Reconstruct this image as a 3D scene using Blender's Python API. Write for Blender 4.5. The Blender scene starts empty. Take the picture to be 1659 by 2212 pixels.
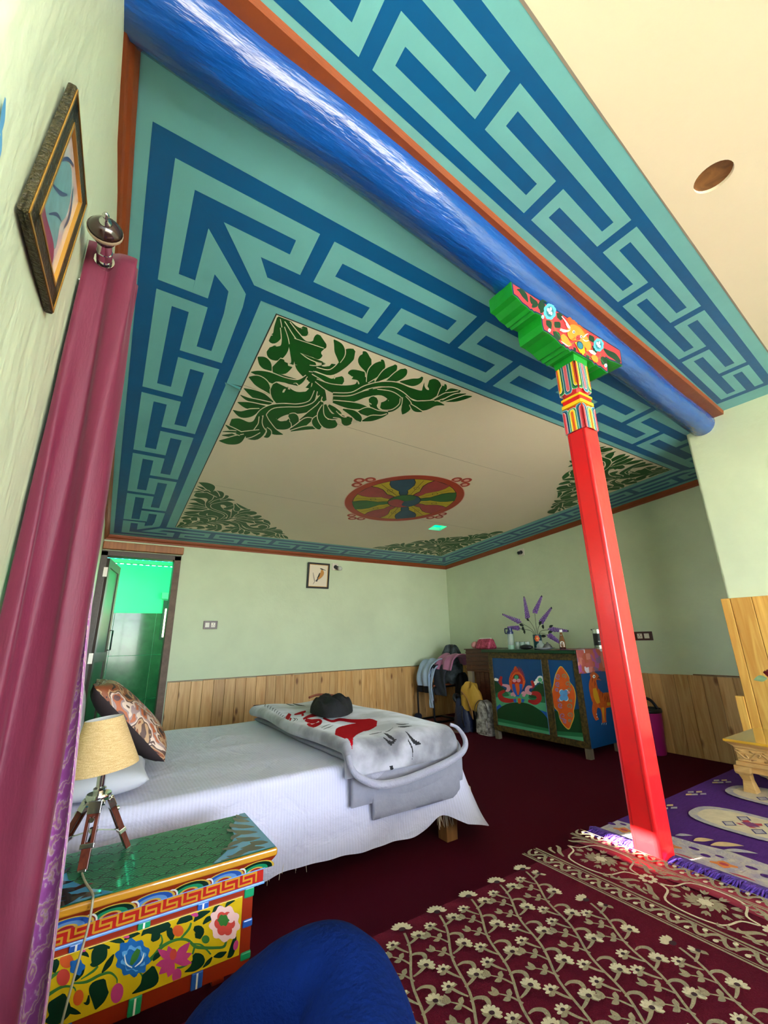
import bpy, bmesh, math, random
from mathutils import Vector, Matrix, Quaternion
from mathutils.geometry import tessellate_polygon
SC = bpy.context.scene
COL = SC.collection
D = bpy.data
# ------------------------------------------------------------------ camera
W_, H_ = 1659.0, 2212.0
FPX, CX, CY = 925.74, 835.28, 1096.35
CAMZ = 1.1
_yaw, _pit, _rol = (math.radians(v) for v in (33.647, 17.094, -1.295))
_f = Vector((math.sin(_yaw) * math.cos(_pit), math.cos(_yaw) * math.cos(_pit), math.sin(_pit)))
_r = Vector((math.cos(_yaw), -math.sin(_yaw), 0.0))
_u = _r.cross(_f)
_c, _s = math.cos(_rol), math.sin(_rol)
RIGHT = _c * _r + _s * _u
UP = -_s * _r + _c * _u
FWD = _f
CAM = Vector((0, 0, CAMZ))
cd = D.cameras.new('camera')
cd.sensor_fit = 'VERTICAL'
cd.sensor_height = 36.0
cd.lens = FPX / H_ * 36.0
cd.shift_x = (W_ / 2 - CX) / H_
cd.shift_y = (CY - H_ / 2) / H_
cd.clip_start = 0.01
co = D.objects.new('camera', cd)
COL.objects.link(co)
co.matrix_world = Matrix(((RIGHT.x, UP.x, -FWD.x, 0), (RIGHT.y, UP.y, -FWD.y, 0), (RIGHT.z, UP.z, -FWD.z, CAMZ), (0, 0, 0, 1)))
SC.camera = co
# ------------------------------------------------------------------ daylight and exposure
wd = D.worlds.new('sky')
SC.world = wd
wd.use_nodes = True
bgn = wd.node_tree.nodes['Background']
skn = wd.node_tree.nodes.new('ShaderNodeTexSky')
skn.sky_type = 'NISHITA'
skn.sun_disc = False
skn.sun_elevation = math.radians(24.7)
skn.sun_rotation = math.atan2(-0.872, 0.256)
skn.altitude = 3800
skn.air_density = 1.0
skn.dust_density = 3.0
skn.ozone_density = 1.0
hsn = wd.node_tree.nodes.new('ShaderNodeHueSaturation')
hsn.inputs['Saturation'].default_value = 0.5
wd.node_tree.links.new(skn.outputs[0], hsn.inputs['Color'])
wd.node_tree.links.new(hsn.outputs[0], bgn.inputs['Color'])
bgn.inputs['Strength'].default_value = 1.6
SUN_DIR = Vector((0.872, -0.256, -0.418))          # travel direction of the sunlight
sl = D.lights.new('sun', 'SUN')
sl.energy = 48.0
sl.angle = 0.012
sl.color = (1.0, 0.93, 0.8)
so = D.objects.new('sun', sl)
COL.objects.link(so)
so.rotation_euler = SUN_DIR.to_track_quat('-Z', 'Y').to_euler()


def portal(name, loc, rot, sx, sy):
    a = D.lights.new(name, 'AREA')
    a.shape = 'RECTANGLE'
    a.size, a.size_y = sx, sy
    a.cycles.is_portal = True
    o = D.objects.new(name, a)
    COL.objects.link(o)
    o.location = loc
    o.rotation_euler = rot
    return o


portal('window_portal_left', (-0.36, 0.2, 1.57), (0, math.radians(-90), 0), 1.68, 0.38)
portal('window_portal_near', (1.72, -3.74, 1.55), (math.radians(90), 0, 0), 3.62, 2.08)
SC.view_settings.view_transform = 'Standard'
SC.view_settings.look = 'None'
SC.view_settings.gamma = 1.0
SC.view_settings.use_curve_mapping = False
SC.view_settings.exposure = 1.42

# ------------------------------------------------------------------ pixel rays (a pixel gives a direction; the plane it meets gives the distance)


def ray(x, y):
    return RIGHT * ((x - CX) / FPX) - UP * ((y - CY) / FPX) + FWD


def on(x, y, p0, n):
    d = ray(x, y)
    n = Vector(n)
    return CAM + d * ((Vector(p0) - CAM).dot(n) / d.dot(n))


def onz(x, y, z): return on(x, y, (0, 0, z), (0, 0, 1))
def ony(x, y, v): return on(x, y, (0, v, 0), (0, 1, 0))
def onx(x, y, v): return on(x, y, (v, 0, 0), (1, 0, 0))


def crop(ox, oy, s): return lambda p: (ox + p[0] / s, oy + p[1] / s)


# ------------------------------------------------------------------ scene helpers


def Wm(o):
    m = o.matrix_basis.copy()
    if o.parent:
        m = Wm(o.parent) @ o.matrix_parent_inverse @ m
    return m


def link(name, data, parent=None, loc=None):
    o = D.objects.new(name, data)
    COL.objects.link(o)
    if loc is not None:
        o.location = loc
    if parent:
        o.parent = parent
        o.matrix_parent_inverse = Wm(parent).inverted()
    return o


def tag(o, label=None, cat=None, group=None, kind=None):
    for k, v in (('label', label), ('category', cat), ('group', group), ('kind', kind)):
        if v:
            o[k] = v
    return o


def thing(name, label, cat, loc=(0, 0, 0), group=None, rz=0.0):
    o = link(name, None, None, loc)
    o.rotation_euler = (0, 0, rz)
    o.empty_display_size = 0.05
    return tag(o, label, cat, group)


def copy_tree(o, parent=None):
    c = o.copy()
    COL.objects.link(c)
    if parent:
        c.parent = parent
    for ch in [q for q in D.objects if q.parent == o]:
        copy_tree(ch, c)
    return c


def lin(h):
    h = h.lstrip('#')
    r = []
    for i in (0, 2, 4):
        c = int(h[i:i + 2], 16) / 255
        r.append(c / 12.92 if c <= 0.04045 else ((c + 0.055) / 1.055) ** 2.4)
    return (*r, 1.0)


MATS = {}


def M(name, hexc='#808080', rough=0.6, var=0.0, vscale=6.0, bump=0.0, bscale=60.0, metal=0.0, hex2=None, stretch=(1, 1, 1), spec=0.5, coat=0.0, sheen=0.0, alpha=1.0, trans=0.0, emit=0.0, sss=0.0, detail=6.0):
    if name in MATS:
        return MATS[name]
    m = D.materials.new(name)
    m.use_nodes = True
    nt = m.node_tree
    b = nt.nodes['Principled BSDF']
    b.inputs['Base Color'].default_value = lin(hexc)
    b.inputs['Roughness'].default_value = rough
    b.inputs['Metallic'].default_value = metal
    b.inputs['Specular IOR Level'].default_value = spec
    b.inputs['Coat Weight'].default_value = coat
    b.inputs['Sheen Weight'].default_value = sheen
    b.inputs['Transmission Weight'].default_value = trans
    b.inputs['Alpha'].default_value = alpha
    if emit:
        b.inputs['Emission Color'].default_value = lin(hexc)
        b.inputs['Emission Strength'].default_value = emit
    tc = nt.nodes.new('ShaderNodeTexCoord')
    mp = nt.nodes.new('ShaderNodeMapping')
    mp.inputs['Scale'].default_value = stretch
    nt.links.new(tc.outputs['Object'], mp.inputs['Vector'])
    if var or hex2:
        n = nt.nodes.new('ShaderNodeTexNoise')
        n.inputs['Scale'].default_value = vscale
        n.inputs['Detail'].default_value = detail
        n.inputs['Roughness'].default_value = 0.6
        nt.links.new(mp.outputs['Vector'], n.inputs['Vector'])
        r = nt.nodes.new('ShaderNodeValToRGB')
        c = lin(hexc)
        if hex2:
            c2 = lin(hex2)
            r.color_ramp.elements[0].position = 0.38
            r.color_ramp.elements[1].position = 0.62
            r.color_ramp.elements[0].color = c
            r.color_ramp.elements[1].color = c2
        else:
            r.color_ramp.elements[0].position = 0.25
            r.color_ramp.elements[1].position = 0.75
            r.color_ramp.elements[0].color = (*[q * (1 - var) for q in c[:3]], 1)
            r.color_ramp.elements[1].color = (*[min(1, q * (1 + var)) for q in c[:3]], 1)
        nt.links.new(n.outputs['Fac'], r.inputs['Fac'])
        nt.links.new(r.outputs['Color'], b.inputs['Base Color'])
    if bump:
        n2 = nt.nodes.new('ShaderNodeTexNoise')
        n2.inputs['Scale'].default_value = bscale
        n2.inputs['Detail'].default_value = 4
        nt.links.new(mp.outputs['Vector'], n2.inputs['Vector'])
        bp = nt.nodes.new('ShaderNodeBump')
        bp.inputs['Strength'].default_value = bump
        bp.inputs['Distance'].default_value = 0.01
        nt.links.new(n2.outputs['Fac'], bp.inputs['Height'])
        nt.links.new(bp.outputs['Normal'], b.inputs['Normal'])
    MATS[name] = m
    return m


def wood(name, h1, h2, knot='#6B3A14', grain=(14, 14, 1.2), rough=0.45, kscale=(7, 7, 3.0)):
    if name in MATS:
        return MATS[name]
    m = D.materials.new(name)
    m.use_nodes = True
    nt = m.node_tree
    N = nt.nodes.new
    L = nt.links.new
    b = nt.nodes['Principled BSDF']
    b.inputs['Roughness'].default_value = rough
    tc = N('ShaderNodeTexCoord')
    oi = N('ShaderNodeObjectInfo')
    ad = N('ShaderNodeVectorMath')
    ad.operation = 'ADD'
    sc = N('ShaderNodeVectorMath')
    sc.operation = 'SCALE'
    sc.inputs['Scale'].default_value = 37.0
    cb = N('ShaderNodeCombineXYZ')
    L(oi.outputs['Random'], cb.inputs['X'])
    L(oi.outputs['Random'], cb.inputs['Z'])
    L(cb.outputs[0], sc.inputs[0])
    L(tc.outputs['Object'], ad.inputs[0])
    L(sc.outputs[0], ad.inputs[1])
    mp = N('ShaderNodeMapping')
    mp.inputs['Scale'].default_value = grain
    L(ad.outputs[0], mp.inputs['Vector'])
    n = N('ShaderNodeTexNoise')
    n.inputs['Scale'].default_value = 1.6
    n.inputs['Detail'].default_value = 8
    n.inputs['Distortion'].default_value = 1.4
    L(mp.outputs[0], n.inputs['Vector'])
    r = N('ShaderNodeValToRGB')
    r.color_ramp.elements[0].position = 0.3
    r.color_ramp.elements[1].position = 0.7
    r.color_ramp.elements[0].color = lin(h1)
    r.color_ramp.elements[1].color = lin(h2)
    L(n.outputs['Fac'], r.inputs['Fac'])
    mk = N('ShaderNodeMapping')
    mk.inputs['Scale'].default_value = kscale
    L(ad.outputs[0], mk.inputs['Vector'])
    v = N('ShaderNodeTexVoronoi')
    v.inputs['Scale'].default_value = 1.0
    L(mk.outputs[0], v.inputs['Vector'])
    kr = N('ShaderNodeValToRGB')
    kr.color_ramp.elements[0].position = 0.06
    kr.color_ramp.elements[0].color = (0.85, 0.85, 0.85, 1)
    kr.color_ramp.elements[1].position = 0.16
    kr.color_ramp.elements[1].color = (0, 0, 0, 1)
    L(v.outputs['Distance'], kr.inputs['Fac'])
    mx = N('ShaderNodeMix')
    mx.data_type = 'RGBA'
    L(kr.outputs['Color'], mx.inputs['Factor'])
    L(r.outputs['Color'], mx.inputs['A'])
    mx.inputs['B'].default_value = lin(knot)
    hv = N('ShaderNodeHueSaturation')
    ma = N('ShaderNodeMapRange')
    ma.inputs['To Min'].default_value = 0.82
    ma.inputs['To Max'].default_value = 1.12
    L(oi.outputs['Random'], ma.inputs['Value'])
    L(ma.outputs[0], hv.inputs['Value'])
    L(mx.outputs['Result'], hv.inputs['Color'])
    L(hv.outputs['Color'], b.inputs['Base Color'])
    MATS[name] = m
    return m


def glass(name, hexc='#FFFFFF', rough=0.02, mixv=0.8):
    if name in MATS:
        return MATS[name]
    m = D.materials.new(name)
    m.use_nodes = True
    nt = m.node_tree
    b = nt.nodes['Principled BSDF']
    b.inputs['Base Color'].default_value = lin(hexc)
    b.inputs['Roughness'].default_value = rough
    t = nt.nodes.new('ShaderNodeBsdfTransparent')
    t.inputs['Color'].default_value = lin(hexc)
    mx = nt.nodes.new('ShaderNodeMixShader')
    mx.inputs[0].default_value = mixv
    nt.links.new(b.outputs[0], mx.inputs[1])
    nt.links.new(t.outputs[0], mx.inputs[2])
    nt.links.new(mx.outputs[0], nt.nodes['Material Output'].inputs['Surface'])
    MATS[name] = m
    return m


class MB:
    def __init__(s):
        s.v, s.f, s.m = [], [], []

    def add(s, vs, fs, mi=0):
        k = len(s.v)
        s.v += [tuple(q) for q in vs]
        s.f += [tuple(i + k for i in f) for f in fs]
        s.m += [mi] * len(fs)
        return s

    def box(s, x0, x1, y0, y1, z0, z1, mi=0):
        return s.hexa([(x0, y0, z0), (x1, y0, z0), (x1, y1, z0), (x0, y1, z0), (x0, y0, z1), (x1, y0, z1), (x1, y1, z1), (x0, y1, z1)], mi)

    def hexa(s, p, mi=0):
        return s.add(p, [(0, 3, 2, 1), (4, 5, 6, 7), (0, 1, 5, 4), (1, 2, 6, 5), (2, 3, 7, 6), (3, 0, 4, 7)], mi)

    def obox(s, c, ax, ay, az, mi=0):
        c, ax, ay, az = Vector(c), Vector(ax), Vector(ay), Vector(az)
        return s.hexa([c - ax - ay - az, c + ax - ay - az, c + ax + ay - az, c - ax + ay - az, c - ax - ay + az, c + ax - ay + az, c + ax + ay + az, c - ax + ay + az], mi)

    def bar(s, a, b, w, h=None, mi=0, up=(0, 0, 1)):
        a, b = Vector(a), Vector(b)
        d = b - a
        L = d.length
        d = d / L
        u = Vector(up)
        x = d.cross(u)
        if x.length < 1e-4:
            x = d.cross(Vector((0, 1, 0)))
        x.normalize()
        y = x.cross(d)
        return s.obox((a + b) / 2, d * L / 2, x * w / 2, y * (h or w) / 2, mi)

    def tube(s, path, r, n=10, mi=0, caps=True, closed=False, flat=1.0, up=None):
        P = [Vector(p) for p in path]
        k = len(P)
        R = r if isinstance(r, (list, tuple)) else [r] * k
        vs = []
        prev = None
        for i in range(k):
            a = P[(i - 1) % k] if (closed or i > 0) else P[i]
            b = P[(i + 1) % k] if (closed or i < k - 1) else P[i]
            t = (b - a)
            if t.length < 1e-9:
                t = Vector((0, 0, 1))
            t.normalize()
            if prev is None:
                ref = Vector(up) if up else (Vector((0, 0, 1)) if abs(t.z) < 0.9 else Vector((1, 0, 0)))
                x = t.cross(ref).normalized()
            else:
                x = (prev - t * prev.dot(t)).normalized()
            prev = x
            y = t.cross(x)
            for j in range(n):
                an = 2 * math.pi * j / n
                vs.append(P[i] + x * (R[i] * math.cos(an)) + y * (R[i] * flat * math.sin(an)))
        fs = []
        for i in range(k if closed else k - 1):
            for j in range(n):
                a, b = i * n + j, i * n + (j + 1) % n
                c, d = ((i + 1) % k) * n + (j + 1) % n, ((i + 1) % k) * n + j
                fs.append((a, d, c, b))
        if caps and not closed:
            fs.append(tuple(range(n)))
            fs.append(tuple(reversed(range((k - 1) * n, k * n))))
        return s.add(vs, fs, mi)

    def lathe(s, prof, c=(0, 0, 0), n=20, mi=0, axis=None, caps=True):
        q = Vector((0, 0, 1)).rotation_difference(Vector(axis)) if axis else None
        c = Vector(c)
        vs = []
        for r, z in prof:
            for j in range(n):
                a = 2 * math.pi * j / n
                p = Vector((r * math.cos(a), r * math.sin(a), z))
                vs.append(c + (q @ p if q else p))
        fs = []
        for i in range(len(prof) - 1):
            for j in range(n):
                fs.append((i * n + j, i * n + (j + 1) % n, (i + 1) * n + (j + 1) % n, (i + 1) * n + j))
        if caps:
            if prof[0][0] > 1e-5:
                fs.append(tuple(reversed(range(n))))
            if prof[-1][0] > 1e-5:
                k = (len(prof) - 1) * n
                fs.append(tuple(range(k, k + n)))
        return s.add(vs, fs, mi)

    def prism(s, poly, fn, h, mi=0):
        """poly: 2D points, fn(u,v,w)->3D, extruded w=0..h"""
        n = len(poly)
        a = [fn(u, v, 0) for u, v in poly]
        b = [fn(u, v, h) for u, v in poly]
        tri = tessellate_polygon([[Vector((u, v, 0)) for u, v in poly]])
        fs = [tuple(reversed(t)) for t in tri] + [tuple(i + n for i in t) for t in tri]
        fs += [(i, (i + 1) % n, (i + 1) % n + n, i + n) for i in range(n)]
        return s.add(a + b, fs, mi)

    def grid(s, fn, nu, nv, mi=0, closeu=False):
        vs = [fn(i / (nu if closeu else nu - 1), j / (nv - 1)) for j in range(nv) for i in range(nu)]
        fs = []
        for j in range(nv - 1):
            for i in range(nu if closeu else nu - 1):
                i2 = (i + 1) % nu
                fs.append((j * nu + i, j * nu + i2, (j + 1) * nu + i2, (j + 1) * nu + i))
        return s.add(vs, fs, mi)

    def sphere(s, c, rx, ry=None, rz=None, n=14, m=8, mi=0):
        ry = ry or rx
        rz = rz or rx
        c = Vector(c)
        prof = []
        vs = []
        for i in range(m + 1):
            t = math.pi * i / m - math.pi / 2
            for j in range(n):
                a = 2 * math.pi * j / n
                vs.append(c + Vector((rx * math.cos(t) * math.cos(a), ry * math.cos(t) * math.sin(a), rz * math.sin(t))))
        fs = []
        for i in range(m):
            for j in range(n):
                fs.append((i * n + j, i * n + (j + 1) % n, (i + 1) * n + (j + 1) % n, (i + 1) * n + j))
        return s.add(vs, fs, mi)

    def build(s, name, mats, parent=None, smooth=False, bevel=0, seg=2, sub=0, solid=0, label=None, angle=None, fixn=True):
        me = D.meshes.new(name)
        me.from_pydata([tuple(p) for p in s.v], [], s.f)
        for m in (mats if isinstance(mats, (list, tuple)) else [mats]):
            me.materials.append(m)
        for p, mi in zip(me.polygons, s.m):
            p.material_index = mi
        bm = bmesh.new()
        bm.from_mesh(me)
        bmesh.ops.remove_doubles(bm, verts=bm.verts, dist=1e-6)
        if fixn:
            bmesh.ops.recalc_face_normals(bm, faces=bm.faces)
        if smooth:
            for f in bm.faces:
                f.smooth = True
            if angle:
                for e in bm.edges:
                    if len(e.link_faces) == 2 and e.calc_face_angle(0) > angle:
                        e.smooth = False
        bm.to_mesh(me)
        bm.free()
        o = link(name, me, parent)
        if solid:
            md = o.modifiers.new('solid', 'SOLIDIFY')
            md.thickness = solid
            md.offset = 0
        if bevel:
            md = o.modifiers.new('bevel', 'BEVEL')
            md.width = bevel
            md.segments = seg
            md.limit_method = 'ANGLE'
            md.harden_normals = False
        if sub:
            md = o.modifiers.new('sub', 'SUBSURF')
            md.levels = md.render_levels = sub
        if label:
            o['label'] = label
        return o


def struct(o):
    o['kind'] = 'structure'
    return o


# ------------------------------------------------------------------ flat paint: outlines in a 2D frame, laid on a surface as a thin coloured skin


def cat(pts, n=8, closed=False):
    """Catmull-Rom through points of any dimension"""
    P = [tuple(p) for p in pts]
    k = len(P)
    out = []
    for i in range(k if closed else k - 1):
        p0 = P[(i - 1) % k] if closed or i > 0 else P[i]
        p1, p2 = P[i], P[(i + 1) % k]
        p3 = P[(i + 2) % k] if closed or i < k - 2 else P[(i + 1) % k]
        for j in range(n):
            t = j / n
            out.append(tuple(0.5 * (2 * b + (c - a) * t + (2 * a - 5 * b + 4 * c - d) * t * t + (3 * b - a - 3 * c + d) * t ** 3) for a, b, c, d in zip(p0, p1, p2, p3)))
    if not closed:
        out.append(P[-1])
    return out


def stroke(pts, n=6):
    """points (x,y,width) -> outline polygon of a brush stroke"""
    P = cat(pts, n)
    L, R = [], []
    for i, (x, y, w) in enumerate(P):
        a, b = P[max(0, i - 1)], P[min(len(P) - 1, i + 1)]
        dx, dy = b[0] - a[0], b[1] - a[1]
        q = math.hypot(dx, dy) or 1
        nx, ny = -dy / q, dx / q
        w = max(w, 0.0) / 2
        L.append((x + nx * w, y + ny * w))
        R.append((x - nx * w, y - ny * w))
    return L + R[::-1]


def blob(cx, cy, rx, ry=None, n=20, rot=0.0, wav=0, amp=0.0):
    ry = ry or rx
    o = []
    for i in range(n):
        a = 2 * math.pi * i / n
        k = 1 + amp * math.cos(wav * a)
        x, y = rx * k * math.cos(a), ry * k * math.sin(a)
        o.append((cx + x * math.cos(rot) - y * math.sin(rot), cy + x * math.sin(rot) + y * math.cos(rot)))
    return o


def leafp(x0, y0, x1, y1, w, bend=0.0, n=5):
    """pointed leaf from base to tip"""
    dx, dy = x1 - x0, y1 - y0
    nx, ny = -dy, dx
    return stroke([(x0, y0, w * .12), (x0 + dx * .3 + nx * bend * .7, y0 + dy * .3 + ny * bend * .7, w * .9), (x0 + dx * .55 + nx * bend, y0 + dy * .55 + ny * bend, w), (x0 + dx * .82 + nx * bend * .6, y0 + dy * .82 + ny * bend * .6, w * .55), (x1, y1, 0.0)], n)


def paint(name, items, parent, fn, step=0.0002, base=0.0006, label=None):
    """items: (material, polygon); fn(u,v,h)->3D point at height h above the surface"""
    mats, vs, fs, ms = [], [], [], []
    layer = 0
    last = None
    for mt, poly in items:
        if mt not in mats:
            mats.append(mt)
        if mt != last:
            layer += 1
            last = mt
        h = base + layer * step + len(vs) * 2e-7
        k = len(vs)
        tri = tessellate_polygon([[Vector((p[0], p[1], 0)) for p in poly]])
        vs += [tuple(fn(p[0], p[1], h)) for p in poly]
        for t in tri:
            fs.append(tuple(i + k for i in t))
            ms.append(mats.index(mt))
    me = D.meshes.new(name)
    me.from_pydata(vs, [], fs)
    for m in mats:
        me.materials.append(m)
    for p, mi in zip(me.polygons, ms):
        p.material_index = mi
    o = link(name, me, parent)
    if label:
        o['label'] = label
    return o


def face_uv(o3, ux, uy):
    """frame on a flat face: origin and two unit axes -> fn(u,v,h) with h along the outward normal"""
    o3, ux, uy = Vector(o3), Vector(ux).normalized(), Vector(uy).normalized()
    n = ux.cross(uy)
    return lambda u, v, h=0.0: o3 + ux * u + uy * v + n * h


def px_plane(p0, n, cr=None):
    """fn(u,v,h): traced pixel coordinates to the plane through p0 with outward normal n"""
    n = Vector(n).normalized()

    def fn(u, v, h=0.0):
        q = cr((u, v)) if cr else (u, v)
        return on(q[0], q[1], p0, n) + n * h
    return fn


random.seed(7)
# ================================================================== the room
YB, XR, ZT, ZC, CA = 5.4725, 4.8125, 2.2033, 2.2594, -0.075
ZP = 0.3586                       # raised platform the photographer sits on
YPE = 1.20                        # its edge
ZF = 2.66                         # ceiling over the platform
DY0, DX0, DX1, DZ = 5.4725, -0.02, 0.69, 2.035
mint = M('mint_plaster', '#CFDBBA', 0.62, 0.06, 2.5, 0.35, 16.0, spec=0.35)
mint_rough = M('mint_plaster_rough', '#CEDABA', 0.42, 0.06, 3.0, 0.5, 22.0, spec=0.5, stretch=(1, 1, .35))
teal = M('teal_paint', '#74BDC2', 0.45, 0.06, 5.0, 0.15, 20)
navy = M('blue_paint', '#005C98', 0.42, 0.08, 6.0, 0.1, 20)
cream = M('cream_paint', '#EADFC6', 0.6, 0.025, 1.6, 0.12, 30)
leafg = M('leaf_green_paint', '#03560F', 0.5, 0.15, 8.0)
thinline = M('thin_dark_line', '#3A3F3A', 0.6)
brownp = M('brown_orange_paint', '#8A4119', 0.45, 0.12, 10, 0.2, 40, stretch=(1, 1, 6))
carpet = M('maroon_carpet', '#4E0A1E', 0.95, 0.16, 220, 0.5, 500, spec=0.1)
pine = wood('pine_board', '#C68F4E', '#E4B87A', knot='#7A4418')
pine_gold = wood('golden_pine_board', '#D09238', '#E9B85A', knot='#A0641E', kscale=(6, 6, 2.2))

struct(MB().box(-0.6, 5.2, -4.0, YB + 0.16, -0.12, 0.0).build('floor', carpet))
plat = struct(MB().box(-0.30, 3.66, -3.70, YPE, 0.0, ZP).build('floor_platform', carpet, bevel=0.012, seg=3))
wb = MB()
wb.box(DX1, XR + 0.25, YB, YB + 0.14, 0, 2.62).box(-0.35, DX0, YB, YB + 0.14, 0, 2.62).box(DX0, DX1, YB, YB + 0.14, DZ, 2.62)
wall_back = struct(wb.build('wall_back', mint))
wall_right = struct(MB().box(XR, XR + 0.2, 1.24, YB + 0.14, 0, 2.9).build('wall_right', mint))


def lw(y): return -0.165 + (y - 0.42) * 0.0228          # inner face of the left wall


wl = MB()
prof = cat([(-0.36, 0.395), (-0.30, 0.40), (-0.235, 0.405), (-0.185, 0.425), (lw(0.50), 0.50), (lw(0.7), 0.7)], 4)
NL = 30
prof += [(lw(0.7 + (YB - 0.7) * i / NL) + 0.0035 * math.sin(i * 1.7) * (i < NL), 0.7 + (YB - 0.7) * i / NL) for i in range(1, NL + 1)]
prof += [(-0.36, YB)]
WXY = lambda z0: (lambda u, v, w: Vector((u, v, w + z0)))
cutp = lambda a, b: [(-0.36, a)] + [(lw(a), a)] + [p for p in prof if a < p[1] < b and p[0] > -.2] + [(lw(b), b), (-0.36, b)]
near_p = [p for p in prof[:-1] if p[1] < 1.44] + [(lw(1.44), 1.44), (-0.36, 1.44)]
# two unseen gaps behind the curtain, added to shape the low sun patches
zz = 0.0
for z1_, ga, gb in ((0.92, None, None), (1.00, 1.47, 1.60), (1.245, None, None), (1.42, 1.455, 1.74), (2.95, None, None)):
    if ga is None:
        wl.prism(prof, WXY(zz), z1_ - zz)
    else:
        wl.prism([p for p in prof[:-1] if p[1] < ga] + [(lw(ga), ga), (-0.36, ga)], WXY(zz), z1_ - zz)
        wl.prism(cutp(gb, YB), WXY(zz), z1_ - zz)
    zz = z1_
wl.box(-0.36, -0.165, -0.05, 0.40, 0.0, 0.72).box(-0.36, -0.165, -0.05, 0.40, 2.42, 2.95).box(-0.36, -0.165, -3.75, 0.0, 0, 2.95)
wall_left = struct(wl.build('wall_left', mint_rough, smooth=True, angle=0.6))
paint('blue_smear', [(M('blue_smear', '#5FA3D0', .5), p) for p in (stroke([(.478, 1.665, .004), (.486, 1.648, .014), (.492, 1.630, .006)], 4), stroke([(.494, 1.636, .003), (.502, 1.622, .012), (.508, 1.606, .004)], 4))], wall_left, lambda u, v, h: Vector((lw(u) + h, u, v)), base=.0015)
fr = MB().box(3.65, 5.0, -3.75, 1.24, 0, 2.95)
wall_front_right = struct(fr.build('wall_front_right', M('mint_plaster_wavy', '#CEDABA', 0.5, 0.05, 3.0, 0.45, 14.0, spec=0.4), bevel=0.02, seg=4))
NYW = -3.6
wn = MB()
wn.box(-0.36, 3.66, NYW - .15, NYW, 0, 0.50).box(-0.36, 3.66, NYW - .15, NYW, 2.6, 2.95).box(-0.36, -0.1, NYW - .15, NYW, 0.5, 2.6).box(3.55, 3.66, NYW - .15, NYW, 0.5, 2.6)
wall_near = struct(wn.build('wall_near', mint))
frame_blue = M('window_frame_paint', '#8FA3B8', 0.4)


def window(name, a, b, z0, z1, nrm, n):
    m = MB()
    a, b = Vector(a), Vector(b)
    d = (b - a)
    for z in (z0 + 0.03, z1 - 0.03, z0 + (z1 - z0) * 0.68):
        m.bar(a + Vector((0, 0, z)), b + Vector((0, 0, z)), 0.06, 0.06)
    for i in range(n + 1):
        p = a + d * (0.03 / d.length + (1 - 0.06 / d.length) * i / n)
        m.bar(p + Vector((0, 0, z0)), p + Vector((0, 0, z1)), 0.06, 0.06)
    return struct(m.build(name, frame_blue))


window('window_1', (-0.30, 0.0, 0), (-0.30, 0.40, 0), 0.72, 2.42, (1, 0, 0), 1)
window('window_2', (-0.1, NYW - .08, 0), (3.55, NYW - .08, 0), 0.5, 2.6, (0, 1, 0), 4)
struct(MB().box(-30, 30, -40, 40, -0.9, -0.8).build('ground', M('pale_bounce_earth', '#E4DAC4', 0.9, 0.06, 0.6)))  # unseen ground outside, added pale to bounce daylight indoors

# ---- wainscot boards
random.seed(3)
x = 0.742
while x < XR - 0.02:
    x1 = min(x + 0.1205, XR)
    d = random.uniform(0, 0.002)
    MB().box(x + 0.0012, x1 - 0.0012, YB - 0.018 - d, YB, 0, 0.700 + random.uniform(0, .006) + 0.004 * x / 4.8).build('plank', pine, wall_back, bevel=0.003, seg=2)
    x = x1
y = 1.245
while y < YB - 0.02:
    y1 = min(y + 0.1215, YB - 0.02)
    d = random.uniform(0, 0.002)
    MB().box(XR - 0.018 - d, XR, y + 0.0012, y1 - 0.0012, 0, 0.710 + random.uniform(0, .004)).build('plank', pine, wall_right, bevel=0.003, seg=2)
    y = y1
MB().box(XR - 0.024, XR, 1.24, 2.04, 0.714, 0.724).build('cap_rail', wood('dark_cap', '#7A5A38', '#94703F'), wall_right)
MB().box(0.742, XR, YB - 0.02, YB, 0.708, 0.716).build('cap_rail', MATS['dark_cap'], wall_back)
# tall boarding on the wall behind the carved table
yy = 1.262
for w_, zt_, ex in ((0.055, 1.318, 0.0), (0.12, 1.318, 0), (0.12, 1.318, 0), (0.12, 1.318, 0), (0.12, 1.318, 0), (0.12, 1.318, 0), (0.12, 1.318, 0), (0.12, 1.318, 0)):
    MB().box(3.605, 3.66, yy - w_ + 0.0012, yy - 0.0012, ZP, zt_).build('plank', pine_gold, wall_front_right, bevel=0.003)
    yy -= w_
MB().box(3.600, 3.66, 1.264, 1.312, ZP - 0.3, 0.694).build('plank', pine_gold, wall_front_right, bevel=0.003)

# ---- back ceiling (slopes gently down to the back wall)
SIDE = 0.023


def cw(x, y, h=0.0):
    """flat ceiling coordinates -> point h below the painted ceiling"""
    t = max(0.0, min(1.0, 1 - (x - 0.5) / 3.75))
    return Vector((x + SIDE * (y - 1.63) * t, y, ZC + CA * (y - YB) - h))


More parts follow.
